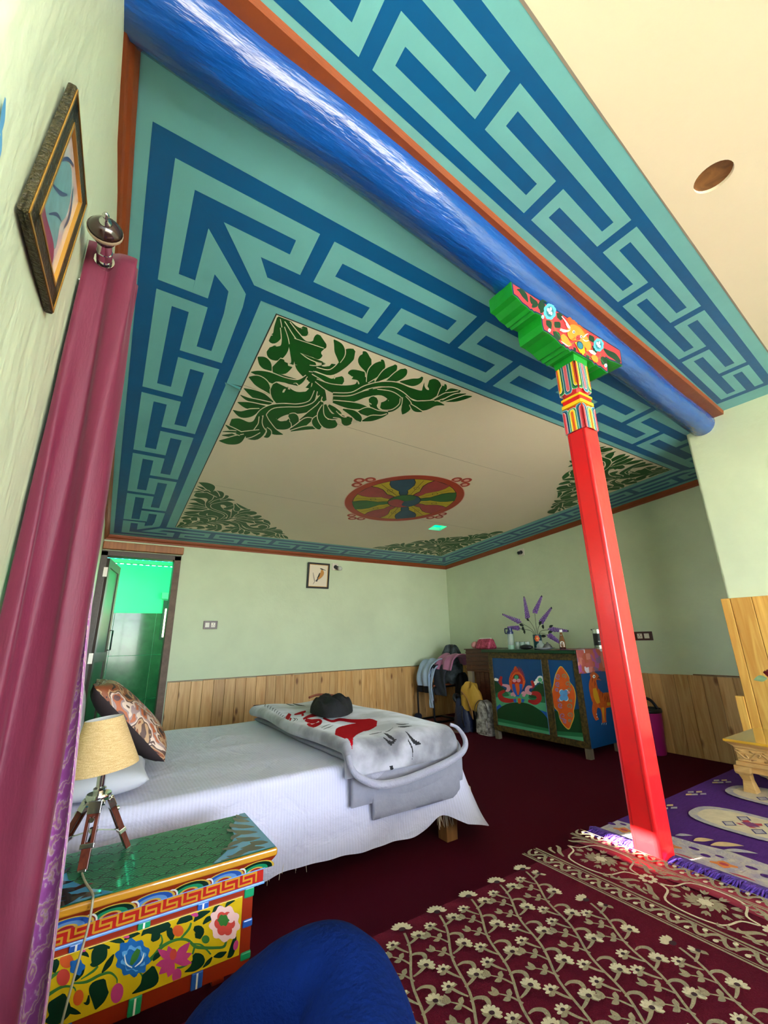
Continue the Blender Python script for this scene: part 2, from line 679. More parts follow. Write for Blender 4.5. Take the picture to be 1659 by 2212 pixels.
HOLE = [(3.225, 3.955), (3.205, 3.785), (3.385, 3.765), (3.41, 3.945)]
cm = MB()
outer = [(-0.45, 0.84), (3.75, 1.13), (5.0, 1.13), (5.0, YB + 0.1), (-0.45, YB + 0.1)]
tri = tessellate_polygon([[Vector((u, v, 0)) for u, v in outer], [Vector((u, v, 0)) for u, v in HOLE]])
pts = outer + HOLE
for hh in (0.0, -0.04):
    cm.add([(u, v, ZC + CA * (v - YB) - hh) for u, v in pts], tri)
k = len(HOLE)
for i in range(k):
    a, b = HOLE[i], HOLE[(i + 1) % k]
    cm.add([(a[0], a[1], ZC + CA * (a[1] - YB)), (b[0], b[1], ZC + CA * (b[1] - YB)), (b[0], b[1], ZC + CA * (b[1] - YB) + .04), (a[0], a[1], ZC + CA * (a[1] - YB) + .04)], [(0, 1, 2, 3)])
ceiling = struct(cm.build('ceiling', teal))
# the translucent green sheet that shows through the cut-out
gs = D.materials.new('green_roof_sheet')
gs.use_nodes = True
_n = gs.node_tree
_t = _n.nodes.new('ShaderNodeBsdfTranslucent')
_t.inputs['Color'].default_value = (0.01, 0.36, 0.17, 1)
_n.links.new(_t.outputs[0], _n.nodes['Material Output'].inputs['Surface'])
MATS['green_roof_sheet'] = gs
MB().box(3.18, 3.45, 3.72, 4.0, ZC + CA * (3.85 - YB) + 0.045, ZC + CA * (3.85 - YB) + 0.047).build('skylight_sheet', gs, ceiling)
# cream field with its hole
XA, XB_, YA, YC = 0.497, 4.262, 1.628, 4.943


def inv_cw(p):
    # world (x,y) -> flat coordinates
    x = p[0]
    for _ in range(6):
        t = max(0.0, min(1.0, 1 - (x - 0.5) / 3.75))
        x = p[0] - SIDE * (p[1] - 1.63) * t
    return (x, p[1])


fld = [(XA, YA), (XB_, YA), (XB_, YC), (XA, YC)]
hl = [inv_cw(p) for p in HOLE]
for nm, poly, mt, h in (('panel_joint_line', [(XA - .006, YA - .006), (XB_ + .006, YA - .006), (XB_ + .006, YC + .006), (XA - .006, YC + .006)], thinline, 0.0006), ('cream_field', fld, cream, 0.0016)):
    tri = tessellate_polygon([[Vector((u, v, 0)) for u, v in poly], [Vector((u, v, 0)) for u, v in hl]])
    q = MB().add([cw(u, v, h) for u, v in poly + hl], tri)
    q.build(nm, mt, ceiling, fixn=False)
# sheet joints in the ceiling board
jn = M('joint_tan', '#A79F86', 0.7)  # tan seam colour, darker than the cream field
jl = []
for yv, x0, x1 in ((2.36, 1.05, 3.1), (2.24, XA, 1.05), (3.70, XA, 2.1), (3.72, 2.9, XB_)):
    jl.append((jn, stroke([(x0, yv - .03, .0035), ((x0 + x1) / 2, yv, .004), (x1, yv + .012, .002)], 4)))
paint('sheet_joint', jl, ceiling, lambda u, v, h: cw(u, v, h + 0.0014))
# torn corner of the sheet on the left band
MB().add([cw(0.40, 2.235, .001), cw(0.495, 2.24, .018), cw(0.495, 2.275, .001), cw(0.41, 2.26, .001)], [(0, 1, 2, 3)]).add([cw(0.43, 2.232, .0015), cw(0.50, 2.236, .0016), cw(0.49, 2.228, .0016)], [(0, 1, 2)], 1).build('torn_edge', [teal, M('torn_paper_gap', '#3B2A1E', .8)], ceiling)


def key_band(items, fn2, s0, s1, P, g, w, lanes, phase, light, dark, ends=True):
    """lanes: t positions [dark_outer0, L1a, L1b, L2a, L2b, L3a, L3b, dark_inner1]; fn2(s,t)->(u,v)"""
    R = lambda a, b, c, d: [fn2(a, c), fn2(b, c), fn2(b, d), fn2(a, d)]
    d0, a0, a1, b0, b1, c0, c1, d1 = lanes
    lt = []
    k0 = int(math.floor((s0 - phase) / P)) - 1
    k1 = int(math.ceil((s1 - phase) / P)) + 1
    for k in range(k0, k1):
        o = phase + k * P          # L1 bar starts here
        h = P / 2
        for (p, q, t0, t1) in ((o, o + P - g, a0, a1), (o + h, o + h + P - g, c0, c1), (o, o + h - g, b0, b1), (o + h, o + P - g, b0, b1),
                               (o, o + w, a1, b0), (o + P - g - w, o + P - g, a1, b0), (o + h - g - w, o + h - g, b1, c0), (o + h, o + h + w, b1, c0)):
            p, q = max(p, s0), min(q, s1)
            if q - p > 0.004:
                lt.append(R(p, q, t0, t1))
    items += [(light, q) for q in lt]


dk, lt = [], []
# near band, left band, right band, far band: dark base as one frame, light key on top
NB = [1.10, 1.17, 1.24, 1.31, 1.38, 1.455, 1.525, 1.585]
ox, oy = -0.06, 1.10
frame_pts_o = [(-0.06, 1.10), (4.72, 1.10), (4.72, 5.385), (-0.06, 5.385)]
frame_pts_i = [(0.41, 1.585), (4.345, 1.585), (4.345, 4.99), (0.41, 4.99)]
for i in range(4):
    a, b, c, d = frame_pts_o[i], frame_pts_o[(i + 1) % 4], frame_pts_i[(i + 1) % 4], frame_pts_i[i]
    n = 24
    for j in range(n):
        L = lambda p, q, t: (p[0] + (q[0] - p[0]) * t, p[1] + (q[1] - p[1]) * t)
        dk.append((navy, [L(a, b, j / n), L(a, b, (j + 1) / n), L(d, c, (j + 1) / n), L(d, c, j / n)]))
items = list(dk)
it = []
# near side: s = x, t = y ; key starts after the corner piece
key_band(it, lambda s, t: (s, t), 0.574, 4.214, 0.823, 0.06, 0.07, NB, 0.574, teal, navy)
# far side (mirrored)
FBm = [5.385, 5.33, 5.275, 5.22, 5.16, 5.105, 5.05, 4.99]
key_band(it, lambda s, t: (s, t), 0.574, 4.214, 0.728, 0.055, 0.055, FBm, 0.574, teal, navy)
# left side
LBm = [-0.06, 0.01, 0.077, 0.147, 0.215, 0.285, 0.35, 0.41]
key_band(it, lambda s, t: (t, s), 1.737, 4.866, 0.803, 0.056, 0.068, LBm, 1.737, teal, navy)
RBm = [4.72, 4.665, 4.61, 4.555, 4.51, 4.455, 4.40, 4.345]
key_band(it, lambda s, t: (t, s), 1.737, 4.866, 0.785, 0.055, 0.055, RBm, 1.737, teal, navy)


def poly_path(pts, w):
    """mitred ribbon of constant width along a polyline"""
    L, R = [], []
    n = len(pts)
    for i in range(n):
        p = Vector(pts[i])
        d0 = (p - Vector(pts[i - 1])).normalized() if i > 0 else None
        d1 = (Vector(pts[i + 1]) - p).normalized() if i < n - 1 else None
        d0 = d0 or d1
        d1 = d1 or d0
        n0, n1 = Vector((-d0.y, d0.x)), Vector((-d1.y, d1.x))
        b = (n0 + n1)
        b = b / max(0.3, b.dot(n0)) if b.length > 1e-6 else n0
        L.append(tuple(p + b * w / 2))
        R.append(tuple(p - b * w / 2))
    return L + R[::-1]


def rib(pts, w):
    o = []
    for i in range(len(pts) - 1):
        pass
    P = poly_path(pts, w)
    n = len(pts)
    for i in range(n - 1):
        o.append([P[i], P[i + 1], P[2 * n - 2 - i], P[2 * n - 1 - i]])
    return o


# corner pieces: the key turns the corner with one bent ribbon and two diagonal arms
CORN = [[(.01, 1.17), (.513, 1.17), (.513, 1.24), (.01, 1.24)], [(.01, 1.24), (.08, 1.24), (.08, 1.686), (.01, 1.686)], [(.443, 1.24), (.513, 1.24), (.513, 1.309), (.443, 1.309)], [(.08, 1.616), (.142, 1.616), (.142, 1.686), (.08, 1.686)],
        [(.189, 1.305), (.513, 1.309), (.513, 1.376), (.347, 1.376), (.398, 1.455), (.574, 1.455), (.574, 1.525), (.361, 1.52)],
        [(.146, 1.357), (.343, 1.582), (.35, 1.66), (.35, 1.737), (.285, 1.737), (.275, 1.605), (.206, 1.546), (.206, 1.686), (.142, 1.686)]]
kx_, ky_ = .375 / .47, .395 / .485
MX = lambda x: 4.72 - (x + .06) * kx_
MY = lambda y: 5.385 - (y - 1.10) * ky_
for mir in (lambda x, y: (x, y), lambda x, y: (MX(x), y), lambda x, y: (x, MY(y)), lambda x, y: (MX(x), MY(y))):
    for q in CORN:
        it.append((teal, [mir(*p) for p in q]))
paint('key_pattern_border', items + it, ceiling, lambda u, v, h: cw(u, v, h))

# ---- leaf scroll in each corner of the cream field, traced once
SCR = []
c7 = crop(460, 670, 5.53)
c8 = crop(730, 720, 5.53)
S1 = [  # strokes in crop-1 pixels (x, y, width)
    [(775, 75, 30), (840, 150, 130), (930, 330, 130), (1010, 480, 110), (1090, 620, 190), (1150, 720, 170), (1200, 800, 120), (1250, 900, 110), (1300, 1000, 80), (1340, 1080, 30)],
    [(880, 110, 40), (980, 220, 60), (1080, 262, 70), (1110, 240, 100), (1135, 235, 60)],
    [(900, 150, 30), (1000, 290, 45), (1100, 400, 60), (1210, 420, 100), (1290, 370, 160), (1320, 350, 100)],
    [(940, 320, 10), (1020, 440, 30), (1130, 540, 30), (1250, 600, 25), (1330, 585, 80), (1370, 560, 190), (1420, 620, 200), (1380, 690, 110), (1250, 700, 60), (1150, 690, 50)],
    [(780, 100, 30), (775, 200, 70), (770, 290, 90), (720, 340, 90), (680, 330, 50)],
    [(830, 200, 30), (860, 350, 60), (850, 450, 90), (770, 510, 140), (700, 490, 130), (660, 465, 50)],
    [(915, 400, 20), (950, 520, 40), (945, 640, 30), (860, 680, 120), (800, 670, 160), (870, 740, 190), (1000, 740, 140), (1100, 690, 60)],
    [(700, 720, 4), (650, 660, 90), (590, 600, 90), (535, 555, 6)],
    [(1120, 780, 10), (1020, 860, 50), (850, 860, 90), (660, 790, 90), (540, 750, 50), (455, 735, 4)],
    [(690, 1000, 4), (620, 900, 90), (520, 830, 90), (430, 795, 6)],
    [(1170, 860, 16), (1110, 960, 60), (1010, 950, 70), (960, 910, 80), (940, 890, 40)],
    [(1200, 900, 20), (1140, 1020, 90), (1000, 1060, 130), (850, 1030, 190), (780, 940, 150), (840, 905, 60), (900, 915, 40)],
    [(720, 1090, 8), (600, 1050, 90), (480, 990, 70), (370, 930, 4)],
    [(700, 1115, 20), (560, 1090, 30), (420, 1060, 30), (330, 1010, 4)],
    [(650, 1150, 10), (520, 1150, 60), (400, 1130, 60), (295, 1095, 4)],
    [(560, 1180, 8), (460, 1220, 70), (340, 1240, 60), (240, 1190, 4)],
    [(1230, 960, 20), (1170, 1100, 40), (1020, 1145, 40), (850, 1140, 40), (700, 1160, 50), (590, 1240, 80), (520, 1360, 90), (420, 1400, 110), (290, 1360, 120), (210, 1330, 60)],
    [(1290, 1020, 20), (1210, 1140, 60), (1060, 1190, 60), (880, 1200, 70), (740, 1240, 110), (700, 1320, 110), (790, 1370, 80), (890, 1360, 80), (930, 1300, 40)],
    [(905, 1250, 20), (960, 1280, 90), (975, 1340, 70), (950, 1400, 10)],
    [(570, 1260, 20), (590, 1380, 90), (510, 1490, 90), (370, 1515, 6)],
    [(620, 1250, 20), (640, 1350, 70), (720, 1440, 60), (835, 1480, 4)],
    [(640, 1400, 4), (670, 1450, 40), (650, 1495, 40), (610, 1510, 4)],
    [(560, 1440, 20), (420, 1480, 60), (250, 1490, 40), (110, 1490, 4)],
    [(380, 1490, 20), (300, 1540, 80), (180, 1560, 60), (75, 1555, 4)],
    [(330, 1470, 30), (240, 1430, 40), (150, 1365, 4)],
    [(280, 1450, 12), (200, 1445, 14), (115, 1445, 3)],
    [(1300, 1090, 30), (1260, 1180, 80), (1150, 1260, 70), (1035, 1305, 4)],
    [(1200, 1295, 6), (1120, 1320, 60), (1020, 1390, 60), (920, 1420, 10)],
    [(1250, 1400, 20), (1100, 1405, 30), (930, 1440, 6)],
    [(1270, 1250, 8), (1220, 1320, 60), (1260, 1380, 60), (1290, 1400, 30)],
    [(1330, 1130, 30), (1300, 1250, 80), (1350, 1350, 80), (1440, 1345, 90), (1475, 1330, 40)],
    [(1340, 1120, 20), (1370, 1230, 60), (1430, 1265, 50), (1510, 1245, 50), (1440, 1180, 50), (1380, 1130, 20)],
    [(1340, 1060, 20), (1480, 1150, 40), (1600, 1250, 80), (1600, 1310, 90), (1530, 1310, 60)],
    [(1190, 740, 20), (1300, 790, 40), (1420, 850, 60), (1500, 830, 110), (1500, 790, 60)],
    [(1230, 700, 30), (1400, 740, 50), (1540, 650, 80), (1620, 530, 130), (1690, 470, 30)],
    [(1510, 620, 6), (1520, 520, 90), (1500, 430, 90), (1445, 345, 6)],
    [(1230, 830, 20), (1400, 920, 70), (1600, 960, 110), (1750, 950, 150), (1830, 850, 170), (1760, 780, 100), (1660, 760, 90), (1640, 770, 40)],
]
S2 = [  # right arm, crop-2 pixels
    [(340, 520, 6), (360, 440, 60), (320, 320, 130), (320, 240, 60), (298, 210, 6)],
    [(350, 580, 10), (420, 470, 110), (500, 390, 110), (530, 330, 40), (515, 312, 10)],
    [(450, 575, 10), (570, 480, 80), (660, 420, 70), (695, 370, 20)],
    [(570, 575, 10), (690, 520, 80), (780, 460, 80), (815, 420, 20)],
    [(740, 570, 6), (880, 580, 70), (970, 560, 50), (1010, 515, 16)],
    [(-60, 720, 20), (160, 720, 25), (330, 640, 30), (520, 600, 40), (700, 620, 60), (860, 700, 90), (1020, 740, 110), (1120, 650, 180), (1130, 610, 140), (1080, 590, 60)],
    [(-60, 770, 40), (150, 780, 60), (330, 720, 60), (520, 690, 70), (660, 740, 130), (680, 820, 140), (590, 860, 120), (510, 850, 50)],
    [(470, 650, 6), (640, 660, 30), (760, 720, 40), (880, 830, 60), (1020, 860, 90), (1160, 830, 50), (1270, 850, 4)],
    [(370, 800, 30), (420, 800, 90), (430, 870, 60), (500, 920, 20), (640, 920, 14), (740, 850, 14), (755, 770, 8)],
    [(-60, 810, 20), (120, 850, 60), (270, 870, 50), (370, 885, 4)],
    [(230, 935, 8), (350, 930, 80), (470, 955, 60), (600, 945, 20)],
    [(60, 900, 10), (180, 950, 60), (250, 1010, 60), (270, 1050, 6)],
    [(290, 1040, 8), (400, 1010, 50), (520, 990, 20), (590, 960, 4)],
    [(-40, 960, 60), (40, 1000, 20), (90, 1040, 90), (150, 1030, 70)],
    [(790, 750, 20), (820, 850, 90), (790, 920, 60), (768, 960, 4)],
    [(860, 840, 6), (920, 900, 40), (1005, 930, 3)],
    [(1190, 760, 10), (1250, 690, 60), (1275, 620, 40), (1270, 610, 8)],
    [(1150, 790, 10), (1290, 740, 50), (1440, 690, 30), (1460, 690, 4)],
    [(1290, 690, 10), (1350, 670, 30), (1440, 670, 4)],
    [(1220, 800, 10), (1380, 780, 50), (1500, 760, 40), (1600, 745, 4)],
    [(1250, 800, 10), (1400, 740, 30), (1530, 715, 4)],
]


def to_corner(cr, poly):
    o = []
    for p in poly:
        q = cr(p)
        w = on(q[0], q[1], (0, YB, ZC), (0, -CA, 1))
        u, v = inv_cw((w.x, w.y))
        o.append((max(0.004, u - XA), max(0.004, v - YA)))
    return o


for cr_c, SS in ((c7, S1), (c8, S2)):
    for st in SS:
        SCR.append((cream, to_corner(cr_c, stroke([(p[0], p[1], p[2] * 1.22 + 24) for p in st], 5))))
        SCR.append((leafg, to_corner(cr_c, stroke([(p[0], p[1], p[2] * 1.22 + 3) for p in st], 5))))
for f in (lambda a, b: (XA + a, YA + b), lambda a, b: (XB_ - a, YA + b), lambda a, b: (XB_ - a, YC - b), lambda a, b: (XA + a, YC - b)):
    paint('leaf_scroll', [(m_, [f(*p) for p in q]) for m_, q in SCR], ceiling, lambda u, v, h: cw(u, v, h + 0.0014), step=1.5e-5)

# ---- painted wheel
wc = (2.39, 3.30)
WR = 0.60
red = M('wheel_red', '#B23A22', .5, .1, 9)
pinkr = M('wheel_rose', '#A8383F', .5, .2, 7)
wyel = M('wheel_yellow', '#C9B21E', .5, .15, 7)
wgrn = M('wheel_green', '#2C6B2C', .5, .2, 7)
wblu = M('wheel_blue', '#1D4A66', .5, .2, 7)
pnkw = M('wheel_pale_edge', '#E7B6A6', .6)
blackp = M('black_line_paint', '#14140F', .5)
wh = []
P2 = lambda r, a: (wc[0] + r * math.cos(a), wc[1] + r * math.sin(a))
for k in range(4):
    a0 = math.radians(20 + 90 * k)
    for (dr, da) in ((1.075, -7), (1.075, 7), (1.165, 0)):
        c = P2(WR * dr, a0 + math.radians(da))
        wh.append((red, blob(*c, .05, .05, 18)))
    for (dr, da) in ((1.075, -7), (1.075, 7), (1.165, 0)):
        c = P2(WR * dr, a0 + math.radians(da))
        wh.append((pnkw, blob(*c, .026, .026, 14)))
wh.append((pnkw, blob(*wc, WR + .008, None, 64)))
wh.append((red, blob(*wc, WR, None, 64)))
wh.append((blackp, blob(*wc, WR * .875, None, 64)))
wh.append((wyel, blob(*wc, WR * .865, None, 64)))
cols = [pinkr, wblu, pinkr, wgrn, pinkr, wblu, pinkr, wgrn]
for ly in (0, 1):
    for k in range(8):
        a = math.radians(8 + 45 * k)
        o = []
        ex = 0.012 if ly == 0 else 0
        for r, hw in ((.16, .05), (.25, .045), (.36, .065), (.44, .06), (.50, .10), (.62, .17), (.74, .19), (.865, .17)):
            o.append((r, hw + ex))
        poly = [(wc[0] + WR * (r * math.cos(a) - h * math.sin(a)), wc[1] + WR * (r * math.sin(a) + h * math.cos(a))) for r, h in o] + [(wc[0] + WR * (r * math.cos(a) + h * math.sin(a)), wc[1] + WR * (r * math.sin(a) - h * math.cos(a))) for r, h in o[::-1]]
        wh.append((blackp if ly == 0 else cols[k], poly))
for k in range(8):
    a = math.radians(8 + 22.5 + 45 * k)
    wh.append((blackp, stroke([(*P2(WR * .3, a), .004), (*P2(WR * .84, a), .004)], 2)))
    c = P2(WR * .55, a)
    wh.append((blackp, stroke([(c[0] - .03, c[1], .004), (c[0], c[1] + .03, .004), (c[0] + .03, c[1], .004), (c[0], c[1] - .03, .004), (c[0] - .03, c[1], .004)], 4)))
wh.append((blackp, blob(*wc, WR * .285, None, 40)))
for k, mt in enumerate((pinkr, wgrn, wblu)):
    a = math.radians(40 + 120 * k)
    pts = [(0, 0)] + [(.27 * math.cos(a + math.radians(t)), .27 * math.sin(a + math.radians(t))) for t in range(0, 121, 10)]
    arc = cat([(.27 * math.cos(a + math.radians(120)), .27 * math.sin(a + math.radians(120))), (.17 * math.cos(a + math.radians(150)), .17 * math.sin(a + math.radians(150))), (0, 0)], 5)
    arc0 = cat([(0, 0), (.17 * math.cos(a + math.radians(30)), .17 * math.sin(a + math.radians(30))), (.27 * math.cos(a), .27 * math.sin(a))], 5)
    poly = arc0 + pts[2:] + arc[1:-1]
    wh.append((mt, [(wc[0] + WR * p[0], wc[1] + WR * p[1]) for p in poly]))
paint('wheel_painting', wh, ceiling, lambda u, v, h: cw(u, v, h + 0.0018), label='painted eight-spoked wheel in red, yellow, green and blue')

# ---- brown battens round the back ceiling
def batten(name, a, b, w, h, inward, par):
    m = MB()
    a, b = Vector(a), Vector(b)
    i = Vector(inward)
    z = Vector((0, 0, 1))
    pr = [(0, 0), (0, -h), (w * .35, -h), (w * .5, -h * .7), (w * .75, -h * .55), (w, -h * .2), (w, 0)]
    n = len(pr)
    vs = [a + i * u + z * v for u, v in pr] + [b + i * u + z * v for u, v in pr]
    m.add(vs, [(k, (k + 1) % n, (k + 1) % n + n, k + n) for k in range(n)] + [tuple(range(n)), tuple(range(2 * n - 1, n - 1, -1))])
    return struct(m.build(name, brownp))


cz = lambda y: ZC + CA * (y - YB)
batten('trim_1', (-0.06, YB, cz(YB)), (XR, YB, cz(YB)), 0.035, 0.056, (0, -1, 0), None)
batten('trim_2', (XR, YB, cz(YB)), (XR, 1.24, cz(1.24)), 0.035, 0.056, (-1, 0, 0), None)
batten('trim_3', (lw(0.88) - .006, 0.88, cz(0.88)), (lw(YB), YB, cz(YB)), 0.042, 0.05, (1, 0, 0), None)
# ---- ceiling over the platform
fsl = 0.078
LF = lambda x: 0.352 + fsl * (x - 0.685)          # cream edge line
hc = (1.625, 0.276)
hole = [(hc[0] + .057 * math.cos(a), hc[1] + .060 * math.sin(a)) for a in [2 * math.pi * i / 28 for i in range(28)]]
fo = [(-0.4, -3.8), (3.75, -3.8), (3.75, 1.17), (-0.4, 0.80)]
tri = tessellate_polygon([[Vector((u, v, 0)) for u, v in fo], [Vector((u, v, 0)) for u, v in hole]])
cf = MB()
cf.add([(u, v, ZF) for u, v in fo + hole], tri)
n = len(hole)
cf.add([(u, v, ZF) for u, v in hole] + [(u, v, ZF + .02) for u, v in hole], [(i, (i + 1) % n, (i + 1) % n + n, i + n) for i in range(n)])
cf.add([(u, v, ZF + .02) for u, v in fo + hole], tri)
ceiling_front = struct(cf.build('ceiling_front', cream))
hm = MB()
hm.lathe([(.075, 0.012), (.075, .16), (0, .16)], (hc[0], hc[1], ZF), 24)
hm.box(hc[0] - .1, hc[0] + .1, hc[1] + .0, hc[1] + .03, ZF + .06, ZF + .09)
hm.build('lamp_cutout', wood('attic_wood', '#6A4424', '#8A5C30'), ceiling_front)
struct(MB().box(-0.4, 3.75, -3.8, 1.2, ZF + 0.24, ZF + 0.27).build('roof_slab', M('roof_earth', '#8A7860', .9)))
it = []
K = 1.013
lanes = [.060, .104, .151, .198, .245, .293, .340, .378]
ff = lambda s, t: (s, LF(s) + t * K)
X9 = 3.48
it.append((teal, [ff(-0.3, 0), ff(3.66, 0), ff(3.66, .42), ff(-0.3, .42)]))
it.append((navy, [ff(-0.3, lanes[0]), ff(X9 + .02, lanes[0]), ff(X9 + .02, lanes[7]), ff(-0.3, lanes[7])]))
key_band(it, ff, -0.25, X9 - .03, 0.766, 0.047, 0.05, lanes, 0.818, teal, navy)
# the band turns along the right wall
for (a, b, mt) in ((3.38, 3.66, teal), (3.40, 3.63, navy), (3.425, 3.465, teal), (3.495, 3.535, teal), (3.565, 3.605, teal)):
    it.append((mt, [(a, -1.0), (b, -1.0), (b, 0.62), (a, 0.62 - (b - a))]))
paint('key_pattern_border', it, ceiling_front, lambda u, v, h: Vector((u, v, ZF - h)))
paint('plaster_joint', [(M('grey_joint', '#8E8579', .8), stroke([(-.2, LF(-.2), .006), (.6, LF(.6) - .002, .008), (1.0, LF(1.0), .007), (1.4, LF(1.4) - .001, .004), (2.0, LF(2) - .001, .007), (3.3, LF(3.3), .006)], 3))], ceiling_front, lambda u, v, h: Vector((u, v, ZF - h)), base=0.0014)
# ---- log beam, its batten
logm = M('blue_gloss_paint', '#0A4EA4', 0.24, 0.25, 5.0, 1.0, 15.0, stretch=(0.45, 2, 2), coat=0.5)
BP = [(-0.30, .835, 2.655, .115), (0.1, .868, 2.645, .107), (0.45, .875, 2.64, .100), (0.8, .897, 2.63, .098), (1.25, .935, 2.622, .097), (1.7, .97, 2.620, .096), (2.1, 1.008, 2.625, .092), (2.5, 1.04, 2.63, .09), (3.0, 1.085, 2.62, .088), (3.3, 1.10, 2.615, .087), (3.75, 1.13, 2.61, .086)]
Q = cat(BP, 6)
random.seed(5)
lm = MB()
n = 28
vs = []
for i, (x, y, z, r) in enumerate(Q):
    for j in range(n):
        a = 2 * math.pi * j / n
        rr = r * (1 + .025 * math.sin(2 * a + x * 2.3) + .012 * math.sin(5 * a + x * 5) + random.uniform(-.006, .006))
        vs.append((x, y + rr * math.cos(a), z + rr * math.sin(a)))
fs = [(i * n + j, i * n + (j + 1) % n, (i + 1) * n + (j + 1) % n, (i + 1) * n + j) for i in range(len(Q) - 1) for j in range(n)]
lm.add(vs, fs)
beam = lm.build('log_beam', logm, smooth=True)
tag(beam, 'glossy blue painted log beam running across the ceiling above the pillar', 'beam')
tm = MB()
for i in range(len(BP) - 1):
    a, b = BP[i], BP[i + 1]
    ty = lambda p: 0.732 + 0.076 * (p[0] - 0.3) + (0.012 * math.sin((p[0] - .2) * 1.35))
    y0, y1 = ty(a), ty(b)
    w = 0.10
    tm.hexa([(a[0], y0, ZF - .028), (b[0], y1, ZF - .028), (b[0], y1 + w, ZF - .028), (a[0], y0 + w, ZF - .028), (a[0], y0 - .006, ZF), (b[0], y1 - .006, ZF), (b[0], y1 + w, ZF), (a[0], y0 + w, ZF)])
struct(tm.build('trim_4', brownp))
# ================================================================== pillar
redg = M('red_gloss_paint', '#D3161B', 0.28, 0.06, 4, 0.12, 25, coat=0.4)
greeng = M('bright_green_paint', '#17952A', 0.35, 0.10, 8, 0.25, 30, coat=0.2)
yel = M('yellow_paint', '#F0C81E', .4)
wht = M('white_paint', '#F1EFE8', .5)
orng = M('orange_paint', '#D8591C', .45, .12, 9)
pnk = M('rose_paint', '#D85A68', .45)
tealp = M('petrol_paint', '#2F7C92', .45)
nvy = M('dark_navy_paint', '#14264F', .45)
dgrn = M('dark_leaf_paint', '#0C3A1C', .5, .2, 20)
mgrn = M('mid_green_paint', '#2C8A44', .5)
sky = M('sky_blue_paint', '#58B7C9', .5)
coral = M('coral_red_paint', '#E2383E', .45, .05, 9)
gold = M('gold_ochre_paint', '#C8912E', .45, .15, 25)
maroonp = M('dark_red_paint', '#7A1414', .5)
PX0, PY0, PW = 1.663, 0.920, 0.0945
PX1, PY1 = PX0 + PW, PY0 + PW
pillar = thing('pillar', 'square red wooden pillar with a carved green bracket capital on the platform edge', 'pillar', (PX0 + PW / 2, PY0 + PW / 2, ZP))


def ring(m, z0, z1, e0, e1=None, ch=0.012):
    e1 = e0 if e1 is None else e1
    out = []
    for z, e in ((z0, e0), (z1, e1)):
        a, b, c, d = PX0 - e, PX1 + e, PY0 - e, PY1 + e
        out.append([(a + ch, c, z), (b - ch, c, z), (b, c + ch, z), (b, d - ch, z), (b - ch, d, z), (a + ch, d, z), (a, d - ch, z), (a, c + ch, z)])
    vs = out[0] + out[1]
    m.add(vs, [(i, (i + 1) % 8, (i + 1) % 8 + 8, i + 8) for i in range(8)] + [tuple(range(7, -1, -1)), tuple(range(8, 16))])


sm = MB()
ring(sm, ZP, 1.967, 0.0, 0.0, 0.006)
shaft = sm.build('shaft', redg, pillar, bevel=0.004, seg=2)
gm = MB()
for e in (0.013, 0.016):          # scored lines beside the corner
    gm.box(PX0 - .0006, PX0 + .001, PY0 + e, PY0 + e + .0012, ZP + .001, 1.96)
    gm.box(PX0 - .0006, PX0 + .001, PY1 - e, PY1 - e + .0012, ZP + .001, 1.96)
gm.build('scored_line', M('scored_line_red', '#9A0E14', .4), shaft)  # thin strips in a darker red
bm_ = MB()
ring(bm_, 1.967, 2.075, -0.006, -0.002, .014)
ring(bm_, 2.075, 2.092, -0.002, -0.008, .014)
lowb = bm_.build('lower_painted_block', M('block_red', '#C8222A', .35, coat=.3), pillar)
bm_ = MB()
ring(bm_, 2.146, 2.17, -0.006, -0.001, .012)
ring(bm_, 2.17, 2.303, -0.001, -0.004, .012)
upb = bm_.build('upper_painted_block', MATS['block_red'], pillar)
for z0, z1, e, mt in ((2.092, 2.108, .003, yel), (2.108, 2.130, -.002, redg), (2.130, 2.140, .002, yel), (2.140, 2.147, -.004, redg)):
    q = MB()
    ring(q, z0, z1, e, e, .004)
    q.build('collar_ring', mt, pillar)
q = MB()
ring(q, 2.303, 2.336, .004, .007, .002)
q.build('abacus', greeng, pillar, bevel=.002)


def u_bands(z0, z1, up, par, spec):
    """nested U / arch stripes on both visible faces and the other two"""
    w = PW - 0.004
    for (o3, ux) in (((PX0, PY0 - .001, 0), (1, 0, 0)), ((PX0 - .001, PY1, 0), (0, -1, 0)), ((PX1, PY1 + .001, 0), (-1, 0, 0)), ((PX1 + .001, PY0, 0), (0, 1, 0))):
        fn = face_uv(o3, ux, (0, 0, 1))
        it = []
        for cx_, scale in spec:
            for hw, mt, dz in scale:
                a, b = max(0.001, cx_ - hw), min(PW - .001, cx_ + hw)
                ra = min(hw, .014)
                if up:     # arch closed at the top
                    zt = z1 - dz
                    poly = [(a, z0), (b, z0), (b, zt - ra), (b - (0 if b >= PW - .002 else ra * .3), zt - ra * .3), ((cx_ + hw * .5) if b < PW - .002 else b, zt), ((cx_ - hw * .5) if a > .002 else a, zt), (a + (0 if a <= .002 else ra * .3), zt - ra * .3), (a, zt - ra)]
                else:
                    zt = z0 + dz
                    poly = [(a, z1), (a, zt + ra), (a + (0 if a <= .002 else ra * .3), zt + ra * .3), ((cx_ - hw * .5) if a > .002 else a, zt), ((cx_ + hw * .5) if b < PW - .002 else b, zt), (b - (0 if b >= PW - .002 else ra * .3), zt + ra * .3), (b, zt + ra), (b, z1)]
                it.append((mt, poly))
        paint('painted_stripes', it, par, fn, base=.0018)


